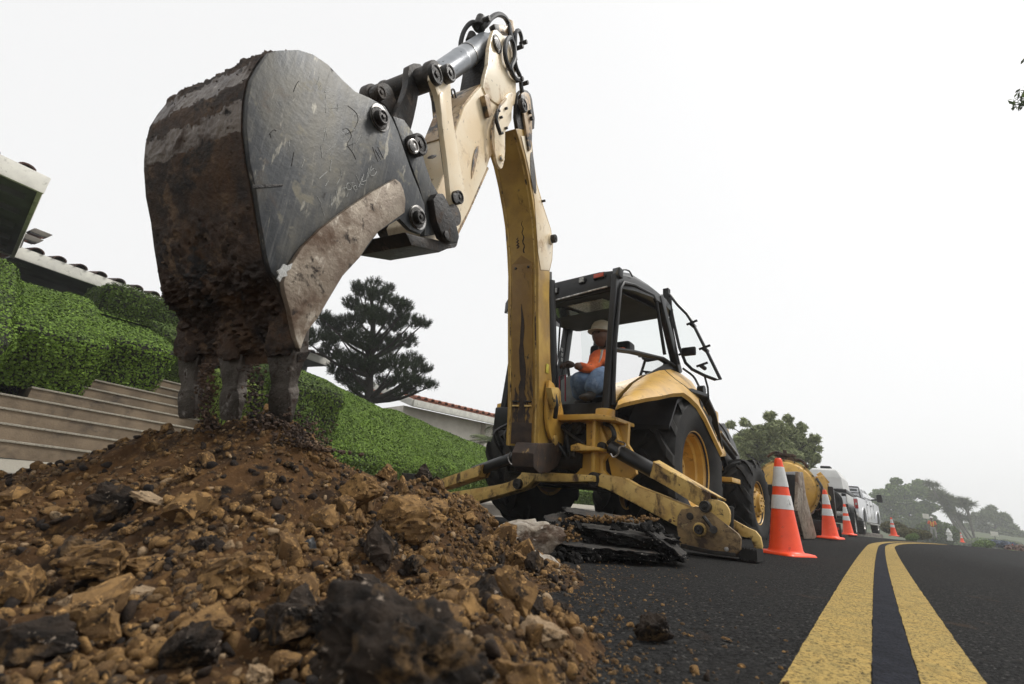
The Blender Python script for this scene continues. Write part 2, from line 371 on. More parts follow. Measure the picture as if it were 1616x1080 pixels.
X['grey_plastic'] = mat('grey console plastic', (.19, .2, .19), (.14, .15, .145), 8, rough=.55)
X['orange'] = mat('orange cone plastic', (1.0, .085, .016), (.92, .07, .014), 5, rough=.42, bump=.03, bsc=30, layers=(((.4, .06, .03), 15, .62, .78, .6),))
X['collar'] = mat('white reflective collar', (.78, .78, .77), (.68, .68, .66), 8, rough=.35, bump=.05, bsc=60, layers=(((.16, .16, .16), 14, .64, .70, .6, (1, 1, .3)),))
X['concrete'] = mat('concrete', (.27, .245, .21), (.20, .18, .155), 5, rough=.88, bump=.5, bsc=120, layers=(((.12, .105, .085), 3, .5, .7), ((.36, .33, .28), 160, .56, .66), ((.10, .085, .07), 60, .62, .72)))
X['riser'] = mat('stair riser concrete', (.28, .21, .14), (.20, .15, .10), 4, rough=.9, bump=.35, bsc=70, layers=(((.075, .06, .05), 3, .52, .72), ((.24, .2, .16), 60, .6, .7)))
X['tread'] = mat('exposed aggregate tread', (.46, .42, .34), (.36, .33, .27), 60, rough=.9, bump=.6, bsc=140, layers=(((.14, .12, .09), 70, .60, .68),))
X['stucco'] = mat('cream stucco', (.80, .75, .66), (.74, .69, .6), 3, rough=.9, bump=.3, bsc=90)
X['dark_wall'] = mat('dark grey boards', (.16, .17, .165), (.12, .13, .125), 3, rough=.8)  # plain dark grey for soffits, beams and wall
X['fascia'] = mat('white painted fascia', (.78, .76, .68), (.68, .66, .6), 5, rough=.6, layers=(((.3, .28, .24), 8, .6, .75),))
X['tile'] = mat('clay roof tile', (.48, .17, .09), (.32, .12, .07), 9, rough=.85, bump=.3, bsc=60, layers=(((.33, .2, .14), 14, .55, .7),))
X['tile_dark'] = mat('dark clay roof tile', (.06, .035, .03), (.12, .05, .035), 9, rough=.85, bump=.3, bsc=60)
X['window'] = mat('dark window pane', (.06, .07, .075), rough=.12, spec=.8)
X['bark'] = mat('bark', (.06, .046, .036), (.035, .028, .022), 14, rough=.95, bump=.8, bsc=40)
X['bark_pale'] = mat('pale bark', (.26, .235, .2), (.16, .14, .12), 10, rough=.95, bump=.6, bsc=40)
def leafm(name, a, b, c=None, gl=.62):
    return mat(name, a, c or tuple(x*.6 for x in a), 2.2, thr=(.35, .65), rough=gl, island=b, spec=.18)
X['ivy'] = leafm('ivy leaf', (.13, .235, .02), (.20, .32, .04), (.05, .10, .012))
X['hedge'] = leafm('hedge leaf', (.085, .15, .018), (.14, .215, .03), (.03, .06, .012))
X['hedge_light'] = leafm('light hedge leaf', (.19, .27, .04), (.26, .35, .06), (.12, .19, .03))
X['twigs'] = mat('dark twigs', (.018, .022, .01), (.03, .024, .014), 9, rough=.95, bump=.6, bsc=30)
X['pine'] = leafm('pine needles', (.022, .048, .016), (.06, .095, .028), (.012, .026, .010), .8)
X['olive'] = leafm('grey green leaf', (.28, .33, .14), (.50, .54, .28), (.15, .19, .08), .6)
X['tree_a'] = leafm('mid green leaf', (.13, .22, .05), (.25, .36, .09), (.06, .11, .03), .6)
X['tree_b'] = leafm('dull green leaf', (.13, .18, .07), (.24, .30, .12), (.07, .10, .04), .6)
X['palm'] = leafm('palm leaf', (.10, .14, .05), (.22, .26, .10), (.05, .075, .03), .6)
X['shrub'] = leafm('olive brown shrub leaf', (.14, .13, .05), (.22, .2, .08), (.07, .085, .03), .7)
X['bluefl'] = leafm('blue flowers', (.14, .18, .22), (.22, .26, .38), None, .7)
X['pinkfl'] = leafm('pink flowers', (.28, .18, .14), (.42, .30, .26), None, .7)
X['white'] = mat('white vehicle paint', (.72, .73, .75), (.68, .69, .71), 3, rough=.28, coat=.3)
X['white_plastic'] = mat('white tank plastic', (.70, .70, .68), (.62, .62, .60), 2, rough=.5, layers=(((.5, .5, .47), 8, .6, .8),))
X['tail_red'] = mat('tail lamp red', (.45, .02, .02), rough=.2, coat=.5)
X['white_stone'] = mat('chalky broken concrete', (.50, .45, .38), (.36, .30, .23), 9, rough=.95, bump=.9, bsc=45, layers=(((.13, .08, .05), 7, .5, .6), ((.62, .59, .54), 18, .62, .68)))
X['asph_chunk'] = mat('broken asphalt', (.016, .016, .017), (.042, .039, .036), 24, rough=.9, spec=.15, bump=1.0, bsc=130, bd=.010, layers=(((.60, .56, .50), 85, .635, .66), ((.09, .06, .04), 5, .62, .76)))
X['slab_top'] = mat('asphalt slab top', (.085, .075, .062), (.045, .040, .035), 12, rough=.85, bump=.8, bsc=120, layers=(((.22, .2, .18), 90, .6, .66), ((.15, .09, .05), 7, .56, .68)))
X['jeans'] = mat('blue denim', (.16, .25, .40), (.09, .15, .27), 14, rough=.85, bump=.3, bsc=90, layers=(((.28, .36, .48), 7, .55, .7),))
X['shirt'] = mat('orange shirt', (.85, .17, .035), (.6, .1, .025), 7, rough=.8, bump=.2, bsc=40)
X['vest'] = mat('orange safety vest', (.80, .13, .03), (.65, .1, .025), 9, rough=.7, bump=.2, bsc=40)
X['lime'] = mat('lime reflective tape', (.65, .72, .08), rough=.5)
X['silver_tape'] = mat('silver reflective tape', (.5, .5, .48), rough=.4)
X['skin'] = mat('skin', (.20, .10, .065), (.15, .075, .05), 12, rough=.6)
X['glove'] = mat('brown work glove', (.08, .045, .03), (.05, .03, .02), 12, rough=.85)
X['boot'] = mat('dark leather boot', (.04, .03, .024), (.06, .045, .035), 9, rough=.7)
X['hat'] = mat('tan hard hat', (.50, .44, .32), (.42, .36, .26), 8, rough=.35)
X['hat_white'] = mat('white hard hat', (.72, .7, .66), rough=.35)
X['hair'] = mat('black hair', (.015, .012, .01), rough=.7)
X['trousers'] = mat('pale trousers', (.42, .40, .38), (.3, .29, .28), 8, rough=.85)
X['chalk'] = mat('white chalk', (.62, .62, .6), (.4, .4, .38), 200, rough=.9)
def glassm():
    m = bpy.data.materials.new('cab glass'); m.use_nodes = True; nt = m.node_tree; nt.nodes.clear()
    out = nt.nodes.new('ShaderNodeOutputMaterial'); g = nt.nodes.new('ShaderNodeBsdfGlossy'); g.inputs['Roughness'].default_value = .03
    t = nt.nodes.new('ShaderNodeBsdfTransparent'); t.inputs[0].default_value = (.94, .97, .96, 1)
    fr = nt.nodes.new('ShaderNodeFresnel'); fr.inputs[0].default_value = 1.45; mx = nt.nodes.new('ShaderNodeMixShader')
    nt.links.new(fr.outputs[0], mx.inputs[0]); nt.links.new(t.outputs[0], mx.inputs[1]); nt.links.new(g.outputs[0], mx.inputs[2]); nt.links.new(mx.outputs[0], out.inputs[0]); return m
X['glass'] = glassm()
def asphaltm():
    m = bpy.data.materials.new('asphalt'); m.use_nodes = True; nt = m.node_tree; nt.nodes.clear()
    out = nt.nodes.new('ShaderNodeOutputMaterial'); p = nt.nodes.new('ShaderNodeBsdfPrincipled'); nt.links.new(p.outputs[0], out.inputs[0])
    tc = nt.nodes.new('ShaderNodeTexCoord').outputs['Object']
    v = nt.nodes.new('ShaderNodeTexVoronoi'); v.inputs['Scale'].default_value = 190; nt.links.new(tc, v.inputs['Vector'])
    sep = nt.nodes.new('ShaderNodeSeparateColor'); nt.links.new(v.outputs['Color'], sep.inputs[0])
    f = _ramp(nt, sep.outputs[0], .0, 1.0)
    c = _mix(nt, f, (.005, .005, .0052), (.034, .0335, .0325))
    c = _mix(nt, _ramp(nt, sep.outputs[1], .96, 1.0), c, (.10, .097, .09))
    c = _mix(nt, _ramp(nt, _noise(nt, tc, 1.3), .5, .8), c, (.024, .023, .022))
    c = _mix(nt, _ramp(nt, _noise(nt, tc, 7, 8), .62, .78), c, (.048, .033, .023))
    nt.links.new(c, p.inputs['Base Color']); p.inputs['Roughness'].default_value = .95; p.inputs['Specular IOR Level'].default_value = .06
    b = nt.nodes.new('ShaderNodeBump'); b.inputs['Strength'].default_value = .8; b.inputs['Distance'].default_value = .004; b.invert = True
    nt.links.new(v.outputs['Distance'], b.inputs['Height']); nt.links.new(b.outputs[0], p.inputs['Normal']); return m
X['asphalt'] = asphaltm()
def roadpaint(name, a, b, dark):
    m = bpy.data.materials.new(name); m.use_nodes = True; nt = m.node_tree; nt.nodes.clear()
    out = nt.nodes.new('ShaderNodeOutputMaterial'); p = nt.nodes.new('ShaderNodeBsdfPrincipled'); nt.links.new(p.outputs[0], out.inputs[0])
    tc = nt.nodes.new('ShaderNodeTexCoord').outputs['Object']
    c = _mix(nt, _ramp(nt, _noise(nt, tc, 26, 8), .38, .62), a, b)
    c = _mix(nt, _ramp(nt, _noise(nt, tc, 130, 6, .8), .515, .575), c, dark)
    c = _mix(nt, _ramp(nt, _noise(nt, tc, 4, 8), .58, .8), c, tuple(x*.5 for x in a))
    nt.links.new(c, p.inputs['Base Color']); p.inputs['Roughness'].default_value = .9; p.inputs['Specular IOR Level'].default_value = .1
    v = nt.nodes.new('ShaderNodeTexVoronoi'); v.inputs['Scale'].default_value = 150; nt.links.new(tc, v.inputs['Vector'])
    bb = nt.nodes.new('ShaderNodeBump'); bb.inputs['Strength'].default_value = .6; bb.inputs['Distance'].default_value = .003; bb.invert = True
    nt.links.new(v.outputs['Distance'], bb.inputs['Height']); nt.links.new(bb.outputs[0], p.inputs['Normal']); return m
X['line_yellow'] = roadpaint('yellow road paint', (.42, .29, .095), (.31, .23, .085), (.05, .04, .022))
X['line_black'] = roadpaint('black road paint', (.012, .0135, .019), (.020, .022, .030), (.005, .005, .006))
def soilm():
    D = (.098, .050, .019), (.034, .020, .011), (.165, .088, .032), (.014, .011, .009), (.28, .19, .11)
    m = bpy.data.materials.new('soil'); m.use_nodes = True; nt = m.node_tree; nt.nodes.clear()
    out = nt.nodes.new('ShaderNodeOutputMaterial'); p = nt.nodes.new('ShaderNodeBsdfPrincipled'); nt.links.new(p.outputs[0], out.inputs[0])
    tc = nt.nodes.new('ShaderNodeTexCoord').outputs['Object']
    c = _mix(nt, _ramp(nt, _noise(nt, tc, 7, 8), .42, .6), D[0], D[1])
    c = _mix(nt, _ramp(nt, _noise(nt, tc, 30, 8, .7), .52, .64), c, D[2])
    c = _mix(nt, _ramp(nt, _noise(nt, tc, 16, 8, .6), .58, .66), c, D[3])
    c = _mix(nt, _ramp(nt, _noise(nt, tc, 150, 4, .7), .62, .70), c, D[4])
    nt.links.new(c, p.inputs['Base Color']); p.inputs['Roughness'].default_value = .92; p.inputs['Specular IOR Level'].default_value = .2
    b = nt.nodes.new('ShaderNodeBump'); b.inputs['Strength'].default_value = .9; b.inputs['Distance'].default_value = .01
    nt.links.new(_noise(nt, tc, 110, 8, .75), b.inputs['Height']); nt.links.new(b.outputs[0], p.inputs['Normal']); return m
X['soil'] = soilm()
def clodm(name, a, b, c3):
    m = mat(name, a, b, 70, rough=.92, bump=.9, bsc=260, bd=.004, island=c3, layers=(((.05, .034, .022), 60, .54, .64), (tuple(min(1, x*1.5) for x in a), 140, .58, .68)), spec=.2); return m
X['clod'] = clodm('brown clod', (.40, .235, .09), (.235, .135, .055), (.17, .10, .048))
X['pebble'] = clodm('pebbles', (.35, .21, .088), (.20, .12, .055), (.11, .08, .055))
X['dark_clod'] = clodm('dark clod', (.06, .045, .036), (.09, .06, .04), (.04, .034, .032))
X['lump'] = mat('dark rubble', (.085, .062, .046), (.035, .028, .023), 22, rough=.9, spec=.2, bump=1.0, bsc=130, bd=.008, layers=(((.24, .145, .065), 14, .53, .64), ((.02, .016, .014), 30, .55, .62), ((.45, .36, .28), 60, .62, .68)))
X['tan_rock'] = clodm('tan rock', (.42, .29, .17), (.28, .18, .09), (.40, .29, .18))
X['lawn'] = mat('lawn', (.07, .10, .03), (.10, .12, .04), 3, rough=.95, bump=.5, bsc=60, layers=(((.14, .13, .06), 1.2, .5, .7),))
X['earth'] = mat('bare earth', (.10, .065, .04), (.07, .05, .035), 5, rough=.95, bump=.6, bsc=40)

# ================================================================ SETTING
def sheet(name, fn, us, vs, m, kind='structure', smooth=True):
    V = np.array([tuple(fn(u, v)) for u in us for v in vs]); nu, nv = len(us), len(vs)
    F = [(i*nv+j, i*nv+j+1, (i+1)*nv+j+1, (i+1)*nv+j) for i in range(nu-1) for j in range(nv-1)]
    o = fastmesh(name, V, np.array(F), m)
    if smooth: o.data.polygons.foreach_set('use_smooth', [True]*len(F))
    if kind: tag(o, kind=kind)
    return o
def gz(s, d):
    z = -.45-.0009*max(0, s)**1.3
    if d < -4.2: z -= .02*(-4.2-d)**.8
    return z
ss = [-300, -150, -60, -20, -8, -2, 0, 2, 4, 6, 8, 10, 14, 18, 22, 28, 34, 40, 50, 60, 80, 110, 160, 260, 400]
dd = [-300, -150, -80, -50, -30, -20, -14, -9, -4.2, 0, 4.2, 8, 14, 20, 30, 60, 100, 200, 300]
sheet('ground', lambda s, d: S0(s, d, gz(s, d)), ss, dd, X['lawn'])
rs_ = list(np.arange(-6, 14, .5))+list(np.arange(14, 70, 1.0)); rd = [-9.5, -7, -5.2, -3.95, -3.4, -2.8, -2.2, -1.7, -1.3, -.9, -.5, -.2, 0, .2, .6, 1.2, 2, 3, 3.95]
sheet('road', lambda s, d: SD(s, d, roadz(s, d)), rs_, rd, X['asphalt'])
def stripe(name, d0, d1, m, seed):
    sv = list(np.arange(-1.0, 3, .02))+list(np.arange(3, 12, .1))+list(np.arange(12, 18.5, .25)); P = []; 
    for s in sv:
        j = lambda k: .002*noise.noise(Vector((s*9, k*5, seed)))+.0022*noise.noise(Vector((s*90, k*5, seed)))
        a, b = d0+j(0), d1+j(1)
        P.append((SD(s, a, roadz(s, a)+.004), SD(s, (a+b)/2, roadz(s, (a+b)/2)+.0045), SD(s, b, roadz(s, b)+.004)))
    V = np.array([tuple(p) for r in P for p in r]); n = len(P)
    F = [(i*3+j, i*3+j+1, (i+1)*3+j+1, (i+1)*3+j) for i in range(n-1) for j in (0, 1)]
    o = fastmesh(name, V, np.array(F), m); tag(o, kind='structure')
stripe('road_marking', .142, .028, X['line_yellow'], 1)
stripe('road_marking', .0265, -.038, X['line_black'], 2)
stripe('road_marking', -.0395, -.136, X['line_yellow'], 3)
# low hill behind the far trees
sheet('hill', lambda s, d: S0(s, d, -1.6+4.4*math.exp(-((s-125)/26)**2)*(1-.35*math.tanh((-d-4)/14))), list(np.arange(76, 180, 5)), list(np.arange(-110, 60, 5)), X['hill'])
# kerb, gutter and pavement along the left edge
def sweep(name, prof, m, s0, s1, st=.5):
    R = [[SD(s, d, z+.0045*min(max(s, 0), 8)) for d, z in prof] for s in np.arange(s0, s1, st)]
    b = MB(); b.loft(R, closed=False); o = b.build(name, m, recalc=False, ang=30); tag(o, kind='structure'); return o
sweep('kerb', [(3.6, -.030), (3.95, -.038), (3.965, .085), (3.985, .1), (4.12, .105), (4.12, .06)], X['concrete'], -6, 26)
sweep('pavement', [(4.124, .06), (4.124, .104), (6.02, .125), (6.02, -.3)], X['tread'], -6, 26)
# stairs climbing the bank
T0 = 6.0
stb = thing('garden_staircase', 'broad concrete staircase with pale aggregate treads climbing the bank behind the dirt pile', 'staircase', S0(1.5, T0, .12))
ORG[stb.name] = S0(1.5, T0, .12)
for i in range(9):
    d0 = T0+.33*i; z0 = .122+.148*i; sl = -1.6 if i < 2 else (.1 if i < 4 else (.9 if i < 6 else 1.5))
    tilt = lambda s: -.035*(s-1.2)
    b = MB(); b.add([S0(s, d, z+tilt(s)) for s in (sl, 3.35) for d, z in ((d0+.008, z0), (d0+.008, z0+.13), (d0+.5, z0+.13), (d0+.5, z0-.1), (d0+.008, z0-.1))], [(0, 1, 6, 5), (1, 2, 7, 6), (0, 4, 3, 2, 1), (5, 6, 7, 8, 9), (3, 4, 9, 8)])
    st = b.build('step', X['riser'], stb, bevel=.006)
    b = MB(); vs = [S0(s, d, z+tilt(s)) for s in (sl-.002, 3.352) for d, z in ((d0-.006, z0+.128), (d0-.006, z0+.148), (d0+.36, z0+.148), (d0+.36, z0+.128))]
    b.add(vs, [(0, 1, 5, 4), (1, 2, 6, 5), (2, 3, 7, 6), (3, 0, 4, 7), (0, 3, 2, 1), (4, 5, 6, 7)]); b.build('tread', X['tread'], st, bevel=.005)
# the planted bank
def bankz(s, d):
    crest = 2.25-.13*(s-4.5) if s > 3 else 2.45+.02*(3-s)
    crest = max(crest, .95)
    t = (d-6.15)/2.9
    if t < 0: return .05
    lip = min(1, (d-6.15)/.22)*.33*(1 if s > 3.4 else .6)
    z = .10+lip+(crest-.40)*(1-(1-min(t, 1))**1.35)*(.92 if s > 3 else 1)
    if t > 1: z += .10*(d-9.05)
    z += .10*noise.noise(Vector((s*.7, d*.9, 3)))+.05*noise.noise(Vector((s*2.1, d*2.3, 9)))
    return z
def bankz2(s, d):          # above the stairs
    z = .80+(d-6.6)*.62
    return z+.08*noise.noise(Vector((s*.8, d, 3)))
bs = list(np.arange(3.35, 30, .22)); bd = [6.03, 6.15, 6.2, 6.26, 6.34]+list(np.arange(6.45, 9.4, .18))+[9.7, 10.2, 11, 12, 13.5, 16, 22, 40]
bank = sheet('bank', lambda s, d: S0(s, d, bankz(s, d)) if s < 14 else S0(s, d, bankz(s, d)), bs, bd, X['twigs'])
bs2 = list(np.arange(-14, 3.4, .3)); bd2 = [9.6, 10.4, 11.2, 12, 14, 18, 30]
sheet('bank', lambda s, d: S0(s, d, 2.35+.05*(d-9.6)), bs2, bd2, X['twigs'])
rs = np.random.RandomState(5)
def bank_leaves(name, smin, smax, dmin, dmax, n, size, label, fn, m):
    s = rs.uniform(smin, smax, n); d = rs.uniform(dmin, dmax, n)
    P = np.array([tuple(S0(a, b, fn(a, b))) for a, b in zip(s, d)]); e = .05
    N = np.array([tuple((S0(a+e, b, fn(a+e, b))-S0(a-e, b, fn(a-e, b))).cross(S0(a, b+e, fn(a, b+e))-S0(a, b-e, fn(a, b-e))).normalized()) for a, b in zip(s, d)])
    N *= np.sign(N[:, 2:3]+1e-9); 
    P = P+N*rs.uniform(-.01, .055, (n, 1)); V, F = leafcloud(P, N, size, rs, 1.5, .42, .55); o = fastmesh(name, V, F, m); tag(o, label, kind='stuff'); return o
bank_leaves('ground_cover', 3.4, 9, 6.12, 9.6, 230000, .021, 'dense green creeping ground cover on the bank', bankz, X['ivy'])
bank_leaves('ground_cover', 9, 26, 6.12, 10, 120000, .034, 'dense green creeping ground cover further along the bank', bankz, X['ivy'])
def front(sv0, sv1, n, size):  # steep front lip of the bank, its underside shade put into darker leaves
    s = rs.uniform(sv0, sv1, n); t = rs.rand(n); P = np.array([tuple(S0(a, 6.13-.02*rs.rand()+.1*b, .12+.36*b)) for a, b in zip(s, t)]); N = np.tile(np.array(tuple(-DX)), (n, 1))
    V, F = leafcloud(P, N, size, rs, 1.5, .7); o = fastmesh('ground_cover', V, F, X['hedge']); tag(o, 'green leaves hanging over the foot of the bank, darkened for its shaded underside', kind='stuff')
front(3.9, 14, 16000, .035)
# clipped hedge blocks
def block(name, label, corners, nl, m, size=.03, wob=.05, cat='hedge', grp=None, sub=14):
    """corners: 8 points, bottom four then top four (front-left, front-right, back-right, back-left)"""
    c = [Vector(p) for p in corners]; b = MB(); K = sub
    def quad(a, d, e, f):
        vs = [a.lerp(d, i/K).lerp(f.lerp(e, i/K), j/K) for i in range(K+1) for j in range(K+1)]
        b.add(vs, [(i*(K+1)+j, (i+1)*(K+1)+j, (i+1)*(K+1)+j+1, i*(K+1)+j+1) for i in range(K) for j in range(K)])
    quad(c[0], c[1], c[5], c[4]); quad(c[1], c[2], c[6], c[5]); quad(c[2], c[3], c[7], c[6]); quad(c[3], c[0], c[4], c[7]); quad(c[4], c[5], c[6], c[7])
    cen = sum(c, Vector())/8
    me_r = [0]
    def disp(p, n):
        q = p-cen; return n*(wob*1.6*noise.noise(p*1.7)+wob*noise.noise(p*4.5))
    root = thing(name, label, cat, (c[0]+c[1]+c[2]+c[3])/4, grp)
    core = b.build('stems', X['twigs'], root, disp=disp, weld=True)
    for _ in range(0): pass
    V, T = obj_tris(core)
    # round the box
    me = core.data; off = np.array(tuple(ORG[root.name]))
    bm = bmesh.new(); bm.from_mesh(me)
    for _ in range(3): bmesh.ops.smooth_vert(bm, verts=bm.verts, factor=.5, use_axis_x=True, use_axis_y=True, use_axis_z=True)
    bm.to_mesh(me); bm.free(); V, T = obj_tris(core)
    P, N = scatter(V, T, nl, rs); out = np.sign(np.sum((P-np.array(tuple(cen)))*N, axis=1))[:, None]; N = N*out
    P = P+N*rs.uniform(-.035, .055, (nl, 1)); Vl, F = leafcloud(P, N, size, rs, 1.5, .32, .55); fastmesh('foliage', Vl, F, m, root); return root
def hb(s0, s1, d0, d1, zf, zb, zlow=0.0, z1=None, und=.30):
    z1 = z1 if z1 is not None else zlow
    return [S0(s0, d0+und, zlow), S0(s1-und*.4, d0+und, zlow), S0(s1-und*.4, d1, zlow), S0(s0, d1, zlow), S0(s0, d0, zf), S0(s1, d0, zf), S0(s1, d1, zb), S0(s0, d1, zb)]
block('clipped_hedge', 'large clipped hedge left of the stairs, cut off by the photo edge', hb(-3.0, .62, 6.70, 10.2, 1.20, 2.90, .35), 150000, X['ivy'], .019)
block('clipped_hedge', 'clipped hedge block with a rounded lit top beside the fifth stair', hb(.56, 1.46, 7.32, 10.0, 1.50, 2.60, .85), 85000, X['ivy'], .019)
block('clipped_hedge', 'clipped hedge block directly behind the teeth of the digging bucket', hb(1.38, 2.34, 7.95, 12.5, 1.74, 3.2, 1.05), 95000, X['ivy'], .021)
block('clipped_hedge', 'long dark hedge under the house eaves above the stairs', hb(1.6, 4.6, 10.1, 11.2, 3.02, 3.1, 1.8), 60000, X['hedge'], .024)
block('clipped_hedge', 'dark hedge at the head of the stairs behind the left bucket tooth', hb(2.3, 3.1, 9.0, 10.1, 2.2, 2.6, 1.3), 26000, X['hedge'], .024)
block('clipped_hedge', 'bright yellow green hedge seen between the bucket teeth', hb(2.75, 3.35, 6.75, 7.9, 1.30, 1.6, .3), 26000, X['hedge_light'], .022)
block('clipped_hedge', 'dark rounded hedge end right of the bucket teeth above the dirt pile', hb(3.2, 4.12, 6.2, 8.6, 1.42, 2.15, .05), 70000, X['hedge'], .022, wob=.07)

# torn cobwebs lying on the clipped tops
def web(label, p0, n, seed):
    r_ = np.random.RandomState(seed); b = MB()
    for k in range(n):
        c = p0+SX*r_.normal()*.10+DX*r_.normal()*.05; a = r_.normal()*.5; d = (SX*math.cos(a)+DX*math.sin(a)+UZ*(.4*math.sin(a)+r_.normal()*.08)).normalized(); L = r_.uniform(.03, .12); w_ = d.cross(UZ).normalized()*.0011
        b.add([c-w_, c+w_, c+d*L+w_, c+d*L-w_], [(0, 1, 2, 3)])
    o = b.build('cobweb', X['chalk'], None, flat=True, weld=False, recalc=False, loc=p0); tag(o, label, 'cobweb', 'cobwebs on the hedges')
web('wispy cobweb on the upper left hedge slope', S0(.35, 9.6, 2.72), 60, 1); web('wispy cobweb in the middle of the left hedge slope', S0(.9, 8.9, 2.28), 50, 2); web('wispy cobweb near the right edge of the left hedge slope', S0(1.9, 8.9, 2.16), 45, 3)
for k_, (s_, d_) in enumerate(((5.0, 8.5), (6.3, 8.7), (8.2, 8.6), (5.4, 7.4), (7.6, 7.6))): web(('pale cobweb on the crest of the green bank nearest the bucket', 'pale cobweb on the bank crest below the pine', 'pale cobweb on the bank crest before the pale house', 'pale cobweb low on the green bank near its dark end', 'pale cobweb low on the green bank left of the stabiliser')[k_], S0(s_, d_, bankz(s_, d_)+.07), 60, 10+k_)

# ---------------------------------------------------------------- houses
def house_left():
    zc = 3.42
    t = thing('house', 'house with overhanging dark soffit and clay tiled eaves above the stairs on the left', 'house', S0(0, 13, 2.3))
    A = onz(65, 300, zc)          # outer corner of the projecting eave
    B = onz(21, 404, zc)          # inner corner
    E = onz(520, 578, zc)         # far end of the long eave
    u = (E-B).normalized(); u.z = 0; u.normalize(); v = Vector((-u.y, u.x, 0))
    if v.dot(DX) < 0: v = -v
    A0 = A-u*9
    dv = (B-A).normalized()
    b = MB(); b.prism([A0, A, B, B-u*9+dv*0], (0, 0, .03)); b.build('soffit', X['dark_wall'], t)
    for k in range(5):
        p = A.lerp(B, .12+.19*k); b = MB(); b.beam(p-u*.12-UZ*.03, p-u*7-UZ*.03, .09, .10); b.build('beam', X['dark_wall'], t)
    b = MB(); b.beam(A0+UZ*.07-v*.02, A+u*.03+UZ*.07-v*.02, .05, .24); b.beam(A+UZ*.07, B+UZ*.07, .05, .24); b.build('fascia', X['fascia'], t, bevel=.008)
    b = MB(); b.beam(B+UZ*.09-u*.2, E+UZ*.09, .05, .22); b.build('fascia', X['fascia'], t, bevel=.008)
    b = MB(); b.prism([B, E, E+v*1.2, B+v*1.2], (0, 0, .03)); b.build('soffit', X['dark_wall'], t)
    L = (E-B).length; rf = MB(); rise = .42
    rf.add([A0+UZ*.2, A+UZ*.2, A+v*5+UZ*.85, A0+v*5+UZ*.85], [(0, 1, 2, 3)]); rf.add([B+UZ*.2, E+UZ*.2, E+v*5+UZ*.85, B+v*5+UZ*.85], [(0, 1, 2, 3)])
    roof = rf.build('roof', X['tile'], t)
    tb = MB(); n = int(L/.33)
    for i in range(n):
        p = B+u*(.25+i*L/n)+UZ*.2; R = []
        for k in range(3):
            q = p+v*(k*.5-.06)+UZ*k*.07; R.append([q+u*(.105*math.cos(a))+UZ*(.085*math.sin(a)) for a in np.linspace(0, math.pi, 9)]+[q+u*(.085*math.cos(a))+UZ*(.065*math.sin(a)) for a in np.linspace(math.pi, 0, 9)])
        tb.loft(R)
    for i in range(24):
        p = A-u*(.2+i*.34)+UZ*.2; R = []
        for k in range(3):
            q = p+v*(k*.5)+UZ*k*.07; R.append([q+u*(.09*math.cos(a))+UZ*(.06*math.sin(a)) for a in np.linspace(0, math.pi, 7)]+[q+u*(.07*math.cos(a))+UZ*(.04*math.sin(a)) for a in np.linspace(math.pi, 0, 7)])
        tb.loft(R)
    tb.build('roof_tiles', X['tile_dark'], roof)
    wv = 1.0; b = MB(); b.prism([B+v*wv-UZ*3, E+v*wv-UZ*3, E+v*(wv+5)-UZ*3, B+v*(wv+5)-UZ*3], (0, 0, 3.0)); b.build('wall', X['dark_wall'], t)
    for k in range(4):
        p = B+v*(wv-.03)+u*(1.2+k*1.9)-UZ*1.2; b = MB(); b.obox(p, u*.55, v*.02, UZ*.7); wd = b.build('window', X['window'], t)
        b = MB()
        for dz in (-.7, .7): b.obox(p+UZ*dz, u*.6, v*.04, UZ*.04)
        for dx in (-.57, 0, .57): b.obox(p+u*dx, u*.035, v*.04, UZ*.66)
        b.build('frame', X['fascia'], wd)
    # lamp under the corner
    l = thing('floodlight', 'small twin floodlight fixed at the inner corner of the tiled eaves', 'floodlight', B+UZ*.3)
    b = MB(); b.cyl(B+UZ*.18, B+UZ*.34, .05, .04, 12); b.build('bracket', X['concrete'], l, bevel=.004)
    for k in (0, 1):
        c = B+UZ*(.40+.16*k)+u*(.10+.08*k); b = MB(); b.obox(c, u*.13, v*.10, UZ*.05+u*.03); hd = b.build('lamp_head', X['concrete'], l, bevel=.02); b = MB(); b.obox(c-UZ*.058-u*.035, u*.10, v*.08, UZ*.006); b.build('lens', X['window'], hd)
house_left()
